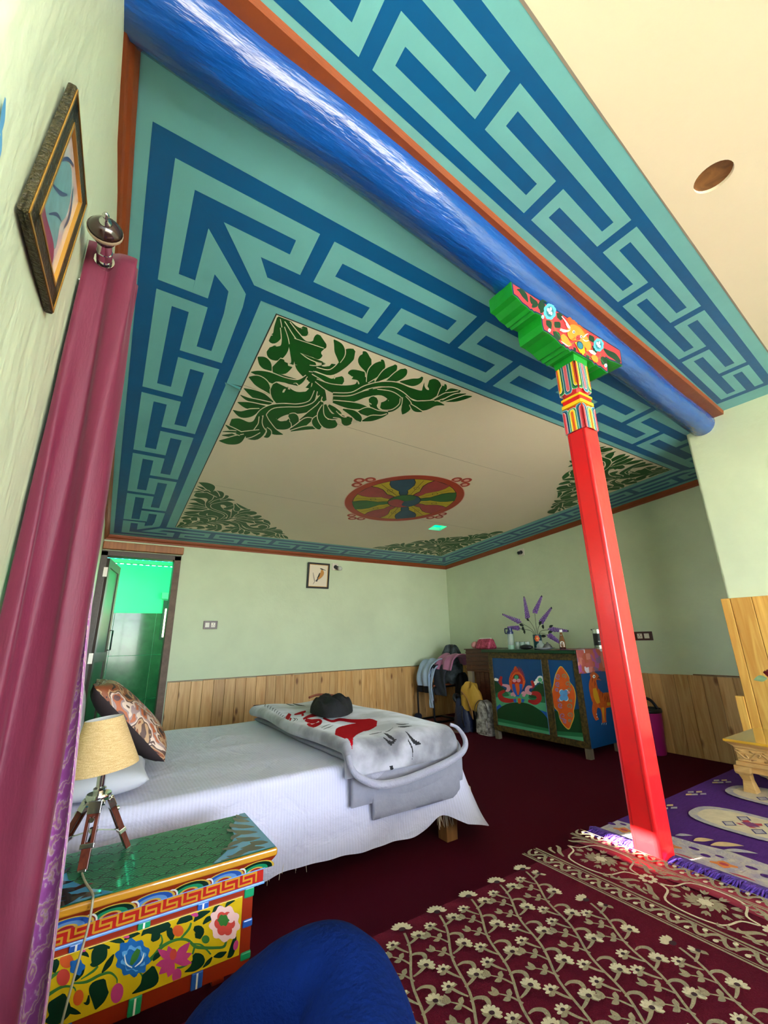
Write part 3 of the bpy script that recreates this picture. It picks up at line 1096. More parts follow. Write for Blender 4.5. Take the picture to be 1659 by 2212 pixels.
S_ = lambda *a: list(a)
full = [(.030, wht, .010), (.0285, mgrn, .0115), (.022, dgrn, .018), (.018, wht, .024), (.0165, yel, .0255), (.008, orng, .036), (.003, redg, .045)]
half = [(.020, wht, .0), (.0185, tealp, .0015), (.0125, nvy, .010), (.009, wht, .014), (.0075, pnk, .016)]
u_bands(2.152, 2.302, False, upb, [(0.0, full), (PW, full), (PW / 2, half)])
full2 = [(.029, wht, .004), (.0275, tealp, .0055), (.020, nvy, .010), (.015, wht, .014), (.0135, pnk, .0155), (.006, redg, .02)]
half2 = [(.0215, wht, .012), (.020, mgrn, .0135), (.014, wht, .018), (.0125, yel, .0195), (.006, orng, .028)]
u_bands(1.968, 2.090, True, lowb, [(0.0, full2), (PW, full2), (PW / 2, half2)])
# ---- bracket capital
YC0, YC1 = 0.905, 1.030
out = [(1.256, 2.530), (1.256, 2.462), (1.285, 2.458), (1.312, 2.441), (1.345, 2.437), (1.362, 2.428), (1.375, 2.434), (1.388, 2.426), (1.400, 2.434), (1.432, 2.437), (1.428, 2.392), (1.434, 2.357), (1.47, 2.358), (1.518, 2.349), (1.556, 2.330), (1.572, 2.336), (1.588, 2.325), (1.602, 2.332), (1.618, 2.322), (1.632, 2.335),
       (1.790, 2.335), (1.806, 2.322), (1.822, 2.332), (1.838, 2.324), (1.86, 2.330), (1.905, 2.318), (1.923, 2.324), (1.930, 2.36), (1.933, 2.410), (1.965, 2.408), (2.01, 2.416), (2.05, 2.42), (2.084, 2.423), (2.095, 2.50), (2.095, 2.525)]
capital = MB().prism(out, lambda u, v, w: Vector((u, YC0 + w, v)), YC1 - YC0).build('bracket_capital', greeng, pillar, bevel=.002)
# painted front face
mid = lambda p, k: (1.68 + (p[0] - 1.68) * k, 2.43 + (p[1] - 2.43) * k)


def inset(poly, d):
    n = len(poly)
    o = []
    ar = sum(poly[i][0] * poly[(i + 1) % n][1] - poly[(i + 1) % n][0] * poly[i][1] for i in range(n))
    sg = 1 if ar > 0 else -1
    for i in range(n):
        p, a, b = Vector(poly[i]), Vector(poly[i - 1]), Vector(poly[(i + 1) % n])
        d0, d1 = (p - a), (b - p)
        if d0.length < 1e-6 or d1.length < 1e-6:
            o.append(tuple(p))
            continue
        d0.normalize()
        d1.normalize()
        n0, n1 = Vector((-d0.y, d0.x)) * sg, Vector((-d1.y, d1.x)) * sg
        q = n0 + n1
        q = q / max(.5, q.dot(n0)) if q.length > 1e-6 else n0
        o.append(tuple(p + q * d))
    return o


fcap = lambda u, v, h=0.0: Vector((u, YC0 - h, v))
cc6 = crop(1100, 600, 6.38)
pc = lambda pts: [(lambda w: (w.x, w.z))(ony(*cc6(p), YC0)) for p in pts]
it = [(nvy, inset(out, .002)), (coral, inset(out, .010))]
T = lambda pts, n=5: pc(stroke(pts, n))
for pts in ([(100, 165, 10), (150, 180, 50), (210, 250, 70), (255, 340, 10)], [(285, 250, 10), (310, 310, 60), (350, 370, 90), (310, 410, 20)], [(430, 320, 30), (440, 380, 100), (450, 440, 80), (430, 490, 20)], [(440, 315, 20), (480, 320, 26), (515, 345, 6)],
            [(650, 490, 10), (690, 530, 80), (710, 590, 20)], [(505, 590, 10), (540, 630, 80), (570, 710, 20)], [(620, 610, 10), (660, 650, 100), (700, 690, 20)], [(600, 740, 10), (650, 790, 90), (690, 860, 20)], [(1100, 790, 10), (1130, 840, 80), (1160, 890, 20)],
            [(1140, 940, 10), (1180, 990, 60), (1200, 1040, 10)], [(1300, 980, 20), (1370, 1040, 70), (1440, 1080, 80), (1510, 1150, 50), (1530, 1170, 6)], [(1270, 1090, 30), (1300, 1150, 100), (1280, 1200, 20)], [(1050, 1070, 8), (1080, 1095, 40), (1100, 1120, 6)], [(880, 960, 6), (900, 985, 40), (915, 1010, 6)]):
    it.append((dgrn, T(pts)))
for pts in ([(470, 500, 6), (560, 560, 8), (610, 680, 8), (700, 820, 8), (780, 900, 8), (860, 910, 8), (900, 890, 6)], [(1010, 990, 6), (1090, 1080, 8), (1180, 1140, 8), (1240, 1100, 8), (1260, 1040, 6)], [(1240, 1110, 6), (1300, 1180, 8), (1330, 1230, 5)]):
    it.append((mgrn, T(pts)))
for (fx, fy, s) in ((555, 470, 1.0), (1225, 930, .82)):
    for k in range(8):
        a = k * math.pi / 4 + .5
        it.append((sky, pc(blob(fx + 52 * s * math.cos(a), fy + 70 * s * math.sin(a), 38 * s, 46 * s, 14))))
    it.append((tealp, pc(blob(fx, fy, 52 * s, 72 * s, 16))))
    for dx, dy in ((-25, -25), (20, 25), (-5, 10), (12, -35)):
        it.append((wht, pc(blob(fx + dx * s, fy + dy * s, 15 * s, 26 * s, 12))))
for (fx, fy) in ((455, 545), (545, 730), (1320, 1215)):
    it.append((wht, pc(blob(fx, fy, 20, 26, 14))))
    it.append((sky, pc(blob(fx, fy + 6, 11, 14, 10))))
for k in range(9):      # red curled mane along the top edge
    it.append((orng, pc(blob(820 + 26 * k, 590 + 22 * k + 8 * math.sin(k * 2), 34, 40, 12))))
it.append((gold, pc(cat([(800, 690), (860, 650), (960, 690), (1030, 780), (1080, 850), (1060, 900), (1000, 880), (960, 890), (900, 870), (850, 870), (800, 820), (790, 750)], 4, True))))
for pts in ([(720, 790, 40), (750, 850, 90), (790, 900, 70), (850, 940, 20)], [(990, 880, 60), (1060, 920, 100), (1080, 990, 60), (1050, 1010, 20)], [(1130, 1080, 40), (1170, 1120, 80), (1200, 1170, 30)]):
    it.append((gold, T(pts)))
for pts in ([(710, 540, 8), (760, 600, 18), (800, 660, 22), (830, 700, 6)], [(770, 640, 10), (800, 690, 20), (830, 710, 4)], [(1080, 780, 6), (1050, 790, 14), (1010, 830, 16)], [(1085, 870, 6), (1040, 880, 14), (1000, 850, 8)], [(690, 720, 30), (740, 740, 40), (800, 740, 20), (830, 720, 4)], [(1085, 1010, 10), (1130, 1030, 50), (1180, 1060, 30)], [(700, 880, 4), (740, 910, 14), (800, 950, 10), (830, 940, 4)]):
    it.append((wht, T(pts)))
it.append((coral, pc(blob(940, 835, 34, 40, 14, .5))))
it.append((orng, T([(840, 860, 6), (880, 850, 20), (890, 820, 6)])))
it.append((wht, pc(blob(875, 755, 18, 22, 10))))
it.append((wht, pc(blob(978, 820, 16, 20, 10))))
it.append((blackp, pc(blob(878, 758, 8, 13, 8))))
it.append((blackp, pc(blob(980, 822, 7, 12, 8))))
it.append((blackp, pc(blob(930, 830, 6, 8, 8))))
it.append((blackp, pc(blob(952, 852, 6, 8, 8))))
it.append((yel, pc([(890, 900), (960, 890), (1020, 960), (1030, 1040), (1000, 1080), (985, 1050), (960, 1040), (930, 980)])))
it.append((nvy, pc(blob(960, 940, 42, 62, 16, -.5))))
it.append((tealp, pc(blob(962, 942, 32, 50, 16, -.5))))
for (fx, fy) in ((705, 745), (1155, 1035)):
    for k in range(3):
        it.append((blackp, pc(stroke([(fx - 14 + 16 * k, fy - 24, 3), (fx - 4 + 16 * k, fy, 5), (fx - 10 + 16 * k, fy + 12, 3)], 3))))
paint('dragon_painting', it, capital, fcap, base=.0008, label='red painted face with a golden dragon head among blue flowers')
fcb = lambda u, v, h=0.0: Vector((u, YC1 + h, v))
paint('red_back_painting', [(nvy, inset(out, .002)), (coral, inset(out, .010))], capital, fcb, base=.0008)

# ================================================================== doorway and the green washroom behind it
dbrown = M('dark_brown_frame', '#3A2A1C', .45, .2, 14, .2, 40)
door = thing('door_1', 'dark framed doorway with an open green panelled door beside the bed', 'door', (0.34, YB, 0))
door['kind'] = 'structure'
MB().box(DX0 - .035, DX0 + .03, YB - .03, YB + .1, 0, 2.075).build('jamb', dbrown, door, bevel=.003)
MB().box(DX1 - .03, DX1 + .04, YB - .03, YB + .1, 0, 2.075).build('jamb', M('worn_jamb', '#6B5446', .6, .3, 18, .3, 40), door, bevel=.003)
MB().box(DX0 - .035, DX1 + .04, YB - .03, YB + .1, 2.025, 2.085).build('head_rail', dbrown, door, bevel=.003)
MB().box(-0.05, 0.745, YB - .055, YB + .02, 2.095, 2.178).build('lintel_board', wood('lintel_wood', '#8A4F1E', '#A5652C'), door, bevel=.008, seg=3)
# leaf swung inwards
leaf_o = MB()
lg = M('door_panel_green', '#2C4230', .35, .15, 5, coat=.2)
hx, hy = 0.018, YB + .10
ex_, ey_ = 0.150, YB + .78
ax = Vector((ex_ - hx, ey_ - hy, 0))
LW = ax.length
ax.normalize()
nrm = Vector((ax.y, -ax.x, 0))


def lf(u0, u1, z0, z1, t0, t1, m):
    c = Vector((hx, hy, 0)) + ax * (u0 + u1) / 2 + nrm * (t0 + t1) / 2 + Vector((0, 0, (z0 + z1) / 2))
    m.obox(c, ax * (u1 - u0) / 2, nrm * (t1 - t0) / 2, Vector((0, 0, (z1 - z0) / 2)))


for u0, u1, z0, z1 in ((0, .09, .02, 2.02), (LW - .09, LW, .02, 2.02), (.09, LW - .09, 1.93, 2.02), (.09, LW - .09, .93, 1.03), (.09, LW - .09, .02, .14)):
    lf(u0, u1, z0, z1, -.018, .018, leaf_o)
leaf = leaf_o.build('door_leaf', dbrown, door)
for z0, z1 in ((.14, .93), (1.03, 1.93)):
    q = MB()
    lf(.09, LW - .09, z0, z1, -.006, .006, q)
    q.build('door_panel', lg, leaf)
q = MB()
pz = [(LW - .045, 1.05, .018), (LW - .045, 1.05, .05), (LW - .045, 1.27, .05), (LW - .045, 1.27, .018)]
q.tube([Vector((hx, hy, 0)) + ax * u + nrm * t + Vector((0, 0, z)) for u, z, t in pz], .007, 8)
q.build('handle', M('black_iron', '#16181A', .35, metal=.6), leaf, smooth=True)
for z in (1.85, 0.98):
    MB().box(DX0 + .012, DX0 + .05, YB - .034, YB - .028, z - .05, z + .05).build('hinge', M('old_steel', '#9A958A', .4, metal=.8), door)
grw = M('washroom_green_paint', '#34B584', .5, .05, 3)
gtile = M('green_marble_tile', '#1C3C28', .15, .3, 5, coat=.1, hex2='#2C4C36', spec=.35)
dgap = M('tile_joint', '#1E3A2A', .7)
BY = 7.2
wbk = struct(MB().box(-0.6, 1.4, BY, BY + .1, -0.1, 2.22).build('wall_washroom_back', grw))
for i in range(4):
    for (x0, x1) in ((-.6, -.3), (-.3, .21), (.21, .725), (.725, 1.24)):
        z0 = -0.18 + i * .572 - .57 + .57
        z0, z1 = (1.535 - (i + 1) * .572, 1.535 - i * .572)
        if z1 > 0:
            MB().box(x0 + .002, x1 - .002, BY - .012, BY, max(0, z0) + .002, z1 - .002).build('tile', gtile, wbk, bevel=.001)
wwl = struct(MB().box(-0.7, -0.6, YB + .14, BY + .1, -0.1, 2.4).build('wall_washroom_left', grw))
wwr = MB()
wwr.box(1.24, 1.34, YB + .14, 6.2, -.1, 2.4).box(1.24, 1.34, 6.9, BY + .1, -.1, 2.4).box(1.24, 1.34, 6.2, 6.9, -.1, 1.1).box(1.24, 1.34, 6.2, 6.9, 1.9, 2.4)
struct(wwr.build('wall_washroom_right', grw))
struct(MB().box(-0.7, 1.4, YB + .1, BY + .1, -0.12, -0.005).build('floor_washroom', M('dark_wet_floor', '#5A4638', .4)))
# corrugated translucent roof resting on the wall
cr_ = MB()
cr_.grid(lambda u, v: Vector((-.75 + 2.2 * u, YB + .05 + v * (BY - YB + .25), 2.27 + .022 * math.sin(u * 2.2 / .085 * 2 * math.pi))), 260, 6)
struct(cr_.build('roof_sheet', gs, smooth=True))
MB().box(-.7, 1.4, 6.9, 6.98, 2.19, 2.24).build('roof_batten', M('green_lit_board', '#4E9A72', .6), wbk)
portal('roof_portal', (0.35, 6.4, 2.36), (0, 0, 0), 2.0, 1.8)
# narrow window in the back wall of the washroom
win = struct(MB().box(.80, .99, BY - .02, BY - .005, 1.17, 1.72).build('window_3', M('window_frame_black', '#20302A', .4)))
MB().box(.83, .965, BY - .028, BY - .021, 1.20, 1.60).build('bright_pane', M('garden_light_pane', '#F3F7B8', .3, hex2='#9FC24A', vscale=22, emit=3.0), win)  # pane glows by itself, standing in for daylight outside
MB().box(.76, 1.02, BY - .06, BY, 1.74, 1.83).build('ledge', M('ledge_green', '#4FAF80', .5), win)

# ================================================================== fittings on the walls
plate_b = M('brown_plastic', '#4A2722', .35)
plate_w = M('cream_plastic', '#E9E2D2', .4)
blk = M('black_plastic', '#17171A', .4)


def socket(label, fn, w, h, slots):
    o = fn(0, 0, 0)
    t = thing('switch_plate', label, 'switch', o, 'brown switch and socket plates')
    MB().prism([(-w / 2, -h / 2), (w / 2, -h / 2), (w / 2, h / 2), (-w / 2, h / 2)], fn, .012).build('plate', plate_b, t, bevel=.003)
    for (cx_, ww, kind) in slots:
        m = MB().prism([(cx_ - ww / 2, -h * .28), (cx_ + ww / 2, -h * .28), (cx_ + ww / 2, h * .28), (cx_ - ww / 2, h * .28)], lambda u, v, q: fn(u, v, q + .012), .004)
        b = m.build('rocker' if kind == 's' else 'socket', plate_w, t, bevel=.001)
        if kind == 'o':
            paint('pin_holes', [(blk, blob(cx_, h * .13, .005, .006, 10)), (blk, blob(cx_ - .01, -h * .1, .004, .005, 10)), (blk, blob(cx_ + .01, -h * .1, .004, .005, 10))], b, lambda u, v, q: fn(u, v, q + .0165))


fb = lambda X, Z, Y=YB: (lambda u, v, h=0.0: Vector((X + u, Y - h, Z + v)))
socket('brown switch plate with two white inserts on the bare mint wall near the door', fb(1.127, 1.305), .155, .092, ((-.035, .046, 's'), (.03, .046, 'o')))
socket('brown socket plate low on the pine boards behind the bed', fb(1.753, .347, YB - .02), .13, .098, ((-.018, .05, 'o'), (.032, .03, 's')))
fr_ = lambda Yc, Z: (lambda u, v, h=0.0: Vector((XR - h, Yc - u, Z + v)))
socket('brown socket plate with a white plug on the shaded wall beside the pillar', fr_(2.44, 1.076), .19, .088, ((-.03, .05, 'o'), (.04, .05, 's')))
for (lab, o3, d, gl) in (('small bulb holder with a clear bulb beside the bird picture', Vector((2.735, YB, 2.10)), Vector((0.15, -1, -.35)), True), ('black bulb holder without a bulb high on the cabinet wall', Vector((XR, 3.87, 2.215)), Vector((-1, -.05, -.25)), False)):
    t = thing('bulb_holder', lab, 'lamp holder', o3)
    d.normalize()
    ww = .095
    n = Vector((0, -1, 0)) if gl else Vector((-1, 0, 0))
    sx = Vector((1, 0, 0)) if gl else Vector((0, 1, 0))
    MB().obox(o3 + n * .006, sx * ww / 2, n * .006, Vector((0, 0, .048))).build('back_plate', plate_w, t, bevel=.003)
    MB().lathe([(.026, 0), (.026, .012), (.021, .014), (.02, .05), (.022, .062), (.016, .066)], o3 + n * .012, 18, axis=d).build('holder', blk, t, smooth=True, angle=.6)
    if gl:
        MB().lathe([(.013, .062), (.014, .075), (.028, .1), (.032, .118), (.026, .138), (.012, .148), (0, .15)], o3 + n * .012, 18, axis=d).build('bulb', glass('bulb_glass', '#DDE0DA', .05, .45), t, smooth=True)

# bird picture
t = thing('bird_picture', 'small black framed picture of an orange crested bird on a twig', 'picture', (2.47, YB, 1.96))
fnp = face_uv((2.47, YB, 1.957), (1, 0, -.004), (.19, 0, 1))
hw, hh = .163, .172
fnl = lambda u, v, h=0.0: Vector((2.47 + u + v * .0, YB - h - (v + hh) * .10, 1.957 + v))
# the frame hangs with its top tipped forward
for (a, b, c, d) in ((-hw, hw, hh - .022, hh), (-hw, hw, -hh, -hh + .022), (-hw, -hw + .022, -hh, hh), (hw - .022, hw, -hh, hh)):
    MB().prism([(a, c), (b, c), (b, d), (a, d)], fnl, .022).build('frame_bar', blk, t, bevel=.003)
for (a, b, c, d) in ((-hw + .022, hw - .022, hh - .028, hh - .022), (-hw + .022, hw - .022, -hh + .022, -hh + .028), (-hw + .022, -hw + .028, -hh + .022, hh - .022), (hw - .028, hw - .022, -hh + .022, hh - .022)):
    MB().prism([(a, c), (b, c), (b, d), (a, d)], fnl, .014).build('gilt_slip', gold, t)
sheet = MB().prism([(-hw + .02, -hh + .02), (hw - .02, -hh + .02), (hw - .02, hh - .02), (-hw + .02, hh - .02)], fnl, .008).build('picture_sheet', M('ivory_paper', '#E9DCC4', .5), t)
c9 = crop(580, 1120, 4.1475)
brd = M('bird_ochre', '#C98A3C', .6)
twig = M('twig_grey', '#A79A8A', .6)
# outline measured from the picture centre, metres per crop pixel
sc_ = .326 / 190
bp = lambda pts: [((p[0] - 436) * sc_ - (p[1] - 513) * .0001, -(p[1] - 513) * sc_ * .95) for p in pts]
it = []
it.append((twig, bp(stroke([(388, 490, 5), (400, 530, 9), (412, 560, 8), (425, 545, 4)], 4))))
it.append((twig, bp(stroke([(412, 560, 7), (400, 585, 5)], 3))))
it.append((brd, bp(stroke([(460, 462, 14), (466, 490, 34), (452, 520, 30), (435, 545, 8)], 5))))
it.append((blackp, bp(stroke([(446, 490, 8), (440, 515, 12), (430, 535, 6)], 4))))
it.append((blackp, bp(stroke([(436, 535, 8), (425, 562, 12)], 3))))
it.append((blackp, bp(stroke([(443, 452, 3), (458, 456, 10), (475, 460, 6), (497, 466, 2)], 4))))
paint('bird_print', it, sheet, lambda u, v, h: fnl(u, v, h + .009))

# portrait picture on the left wall
t = thing('gilt_picture', 'dark gilt framed picture in teal and maroon on the plaster by the curtain', 'picture', (lw(.717), .717, 1.79))
gy0, gy1, gz0, gz1 = .600, .851, 1.637, 1.942
fg = lambda u, v, h=0.0: Vector((lw(u) + .004 + h * .55 + (v - gz0) * .012, u + (v - 1.79) * .13, v + (u - .717) * .13))
fw = .042
frm = M('dark_gilt_frame', '#3A3318', .35, .5, 90, .9, 160, metal=.3)
gilt = M('gilt_edge', '#B98A3A', .3, metal=.5)
for (a, b, c, d) in ((gy0, gy1, gz1 - fw, gz1), (gy0, gy1, gz0, gz0 + fw), (gy0, gy0 + fw, gz0, gz1), (gy1 - fw, gy1, gz0, gz1)):
    MB().prism([(a, c), (b, c), (b, d), (a, d)], fg, .02).build('frame_bar', frm, t, bevel=.004)
for e, w, h in ((.004, .004, .0225), (fw - .003, .005, .022)):
    a0, a1, c0, c1 = gy0 + e, gy1 - e, gz0 + e, gz1 - e
    for (a, b, c, d) in ((a0, a1, c1 - w, c1), (a0, a1, c0, c0 + w), (a0, a0 + w, c0, c1), (a1 - w, a1, c0, c1)):
        MB().prism([(a, c), (b, c), (b, d), (a, d)], fg, h).build('gilt_edge', gilt, t)
sh = MB().prism([(gy0 + fw, gz0 + fw), (gy1 - fw, gz0 + fw), (gy1 - fw, gz1 - fw), (gy0 + fw, gz1 - fw)], fg, .012).build('picture_sheet', M('pale_rose_paper', '#DDD0CC', .12, coat=.5), t)
ptl = M('print_teal', '#6E9A9C', .3, .3, 30)
pbl = M('print_blue', '#3C4668', .3)
pmr = M('print_maroon', '#8C3550', .3, .25, 30)
it = [(ptl, cat([(.69, 1.80), (.70, 1.86), (.74, 1.93), (.79, 1.97), (.84, 1.95), (.86, 1.90), (.84, 1.85), (.86, 1.80), (.80, 1.775), (.73, 1.775)], 4, True)),
      (pmr, cat([(.69, 1.79), (.75, 1.785), (.84, 1.795), (.87, 1.77), (.84, 1.758), (.70, 1.757)], 4, True)),
      (pbl, stroke([(.70, 1.87, .003), (.75, 1.95, .008), (.80, 1.99, .004)], 5)), (pbl, stroke([(.84, 1.97, .004), (.88, 1.92, .014), (.87, 1.87, .004)], 5)), (pbl, stroke([(.72, 1.84, .003), (.78, 1.88, .01), (.82, 1.92, .004)], 5)), (pbl, stroke([(.76, 1.80, .003), (.80, 1.84, .008), (.84, 1.86, .003)], 5))]
paint('figure_print', it, sh, lambda u, v, h: fg(.717 + (u - .80) * .80, 1.79 + (v - 1.875) * .86, h + .0125))

# ================================================================== curtains and rod
RX, RZ = -0.108, 1.99
chrome = M('chrome', '#D8D8D6', .12, metal=1.0)
t = thing('curtain_rod', 'chrome curtain rod with a dark banded finial on the left wall', 'curtain rod', (RX, 1.06, RZ))
MB().tube([(RX, 1.0, RZ), (RX, 2.1, RZ)], .0125, 14).build('rod', chrome, t, smooth=True)
MB().lathe([(.0165, .0), (.0165, .02), (.015, .022), (.015, .05), (.017, .052)], (RX, 1.035, RZ), 18, axis=(0, -1, 0)).build('collar', chrome, t, smooth=True, angle=.5)
MB().lathe([(.017, 0), (.020, .004), (.017, .010), (.024, .014), (.031, .024), (.034, .034), (.030, .044), (.020, .052), (.012, .056)], (RX, .985, RZ), 24, axis=(0, -1, 0)).build('finial', M('dark_banded_wood', '#2A1712', .2, coat=.6), t, smooth=True)
MB().lathe([(.0345, .029), (.0352, .031), (.0352, .036), (.0345, .038)], (RX, .985, RZ), 24, axis=(0, -1, 0), caps=False).build('finial_band', M('cream_band', '#B9A58A', .25), t, smooth=True)
MB().lathe([(.013, .054), (.012, .060), (.006, .064), (.005, .072), (.007, .076), (.004, .082), (0, .084)], (RX, .985, RZ), 16, axis=(0, -1, 0)).build('finial_tip', chrome, t, smooth=True)
wx = lw(1.07)
MB().box(wx - .002, wx + .008, 1.062, 1.088, 1.925, 2.05).build('bracket_plate', chrome, t, bevel=.004)
q = MB()
for z in (2.03, 1.955):
    q.tube(cat([(wx + .006, 1.075, z), (wx + .022, 1.07, z - (.012 if z > 2 else -.0)), (RX - .018, 1.06, RZ + (.014 if z > 2 else -.018)), (RX + .004, 1.056, RZ + (.0185 if z > 2 else -.0195))], 5), .0045, 8)
q.lathe([(.0165, -.012), (.0215, -.012), (.0215, .012), (.0165, .012), (.0165, -.012)], (RX, 1.056, RZ), 20, axis=(0, -1, 0), caps=False)
q.build('bracket_arm', chrome, t, smooth=True, angle=.7)
mar = M('maroon_satin', '#640A30', .6, .10, 70, .10, 260, sheen=.1, stretch=(1, 1, .25))


def lerp_tab(tab, z):
    tab = sorted(tab)
    if z <= tab[0][0]:
        return tab[0][1]
    for (a, b), (c, d) in zip(tab, tab[1:]):
        if z <= c:
            return b + (d - b) * (z - a) / (c - a)
    return tab[-1][1]


XRT = [(0.0, -.010), (.5, -.012), (.9, -.013), (1.3, -.0155), (1.7, -.026), (2.04, -.040)]


def mar_cs(s, z):
    xr = lerp_tab(XRT, z)
    k = .6 + .4 * (2.04 - z) / 2.0
    base = [(-.150, 1.052), (-.128, 1.040), (-.112, 1.050), (-.094, 1.060), (-.072, 1.046), (-.05, 1.038), (xr - .008, 1.052), (xr, 1.075), (xr - .012, 1.10), (-.055, 1.115), (-.035, 1.13), (xr - .004, 1.145), (xr - .02, 1.165), (-.07, 1.175), (-.1, 1.16), (-.13, 1.18)]
    pts = CSC.get(round(z, 4))
    if pts is None:
        pts = cat([(p[0] + .006 * math.sin(z * 5 + i * 2.1) * (i < 6), p[1] + .008 * math.sin(z * 3.1 + i * 1.3) * k) for i, p in enumerate(base)], 8)
        CSC[round(z, 4)] = pts
    f = s * (len(pts) - 1)
    i = min(len(pts) - 2, int(f))
    f -= i
    return (pts[i][0] * (1 - f) + pts[i + 1][0] * f, pts[i][1] * (1 - f) + pts[i + 1][1] * f)


CSC = {}


def curt(u, v):
    z = 2.035 - (2.035 - .02 - ZP) * v
    x, y = mar_cs(u, z)
    x = max(x, lw(y) + .006)
    return Vector((x, y, z - .012 * math.sin(u * 3) * (v < .02)))


cu = MB().grid(curt, 121, 60).build('curtain', mar, smooth=True, solid=.0016)
tag(cu, 'maroon satin curtain hanging bunched on the left wall', 'curtain')
CSC2 = {}
XPT = [(0.0, .032), (.36, .030), (.52, .026), (.62, .0215), (.8, .013), (.95, .004), (1.08, -.006), (1.2, -.013), (1.32, -.021), (1.5, -.03), (2.0, -.045)]


def lacec(u, v):
    z = 1.965 - (1.965 - .03) * v
    xr = lerp_tab(XPT, z)
    base = [(xr - .004, 1.183), (xr, 1.20), (xr - .008, 1.222), (xr - .03, 1.235), (xr - .05, 1.222), (xr - .075, 1.238), (-.115, 1.225)]
    pts = cat(base, 8)
    f = u * (len(pts) - 1)
    i = min(len(pts) - 2, int(f))
    f -= i
    x = pts[i][0] * (1 - f) + pts[i + 1][0] * f
    y = pts[i][1] * (1 - f) + pts[i + 1][1] * f
    if z < ZP + .02:
        y = max(y, 1.215)
    return Vector((max(x, lw(y) + .006), y, z))


lc = D.materials.new('pink_brocade')
lc.use_nodes = True
nt = lc.node_tree
b = nt.nodes['Principled BSDF']
b.inputs['Roughness'].default_value = .45
b.inputs['Sheen Weight'].default_value = .4
tcn = nt.nodes.new('ShaderNodeTexCoord')
mpn = nt.nodes.new('ShaderNodeMapping')
mpn.inputs['Scale'].default_value = (20, 14, 11)
nt.links.new(tcn.outputs['Object'], mpn.inputs['Vector'])
wv = nt.nodes.new('ShaderNodeTexWave')
wv.wave_type = 'RINGS'
wv.inputs['Scale'].default_value = 1.3
wv.inputs['Distortion'].default_value = 6.0
wv.inputs['Detail'].default_value = 3.0
wv.inputs['Detail Scale'].default_value = 2.2
nt.links.new(mpn.outputs[0], wv.inputs['Vector'])
rr = nt.nodes.new('ShaderNodeValToRGB')
for i, (p, h) in enumerate(((0.0, '#A8509E'), (.45, '#B565AE'), (.62, '#D8B4CC'), (.78, '#CBAE94'), (1.0, '#B060A6'))):
    e = rr.color_ramp.elements[i] if i < 2 else rr.color_ramp.elements.new(p)
    e.position = p
    e.color = lin(h)
nt.links.new(wv.outputs['Color'], rr.inputs['Fac'])
nt.links.new(rr.outputs['Color'], b.inputs['Base Color'])
MATS['pink_brocade'] = lc
la = MB().grid(lacec, 40, 70).build('lace_curtain', lc, smooth=True, solid=.0012)
tag(la, 'pink and cream patterned curtain showing behind the maroon one', 'curtain')
# ================================================================== bed
BZ = 0.50
bedw = wood('bed_wood', '#8A5A30', '#B07C46')
bed = thing('bed', 'low wooden bed with a thick mattress against the left wall', 'bed', (0.92, 2.95, 0))
for lx, ly in ((1.87, 2.25), (1.87, 3.68), (0.02, 2.25), (0.02, 3.68)):
    MB().box(lx - .04, lx + .04, ly - .04, ly + .04, 0, .27).build('leg', bedw, bed, bevel=.004)
MB().box(-.04, 1.90, 2.23, 2.27, .17, .27).box(-.04, 1.90, 3.66, 3.70, .17, .27).box(1.86, 1.90, 2.23, 3.70, .17, .27).box(-.04, 0.0, 2.23, 3.70, .17, .27).build('side_rail', bedw, bed)
MB().box(-.04, 1.90, 2.25, 3.68, .25, .28).build('slat_base', bedw, bed)
MB().box(-.05, 1.90, 2.22, 3.71, .28, BZ - .012).build('mattress', M('mattress_ticking', '#BFB6C4', .9), bed, bevel=.05, seg=4)
random.seed(11)
fm = MB()
for i in range(90):
    fx = random.choice([random.uniform(1.74, 1.84), random.uniform(.45, 1.0), random.uniform(.45, .62), random.uniform(1.9, 2.0)])
    fy = 2.175 + random.uniform(-.012, .02)
    fm.tube([(fx, fy, .26), (fx + random.uniform(-.008, .008), fy - .004, .17), (fx + random.uniform(-.015, .015), fy - .008, random.uniform(.095, .13))], [.003, .0025, .001], 5)
fr2 = fm.build('wool_fringe', M('wool_fringe', '#C9B79E', .9), bed)
fr2['kind'] = 'stuff'
# ---- bed sheet: flat top and a skirt that hangs along the near side and round the foot
shm = D.materials.new('white_striped_sheet')
shm.use_nodes = True
nt = shm.node_tree
b = nt.nodes['Principled BSDF']
b.inputs['Roughness'].default_value = .75
b.inputs['Sheen Weight'].default_value = .2
tcn = nt.nodes.new('ShaderNodeTexCoord')
wv = nt.nodes.new('ShaderNodeTexWave')
wv.wave_type = 'BANDS'
wv.bands_direction = 'X'
wv.inputs['Scale'].default_value = 22
wv.inputs['Distortion'].default_value = .4
nt.links.new(tcn.outputs['Object'], wv.inputs['Vector'])
rr = nt.nodes.new('ShaderNodeValToRGB')
rr.color_ramp.elements[0].position = .35
rr.color_ramp.elements[0].color = lin('#C9C7DE')
rr.color_ramp.elements[1].position = .65
rr.color_ramp.elements[1].color = lin('#D0CEE6')
nt.links.new(wv.outputs['Color'], rr.inputs['Fac'])
nt.links.new(rr.outputs['Color'], b.inputs['Base Color'])
nz = nt.nodes.new('ShaderNodeTexNoise')
nz.inputs['Scale'].default_value = 9
nz.inputs['Detail'].default_value = 5
nz.inputs['Distortion'].default_value = .8
nt.links.new(tcn.outputs['Object'], nz.inputs['Vector'])
bpn = nt.nodes.new('ShaderNodeBump')
bpn.inputs['Strength'].default_value = .5
bpn.inputs['Distance'].default_value = .03
nt.links.new(nz.outputs['Fac'], bpn.inputs['Height'])
nt.links.new(bpn.outputs['Normal'], b.inputs['Normal'])
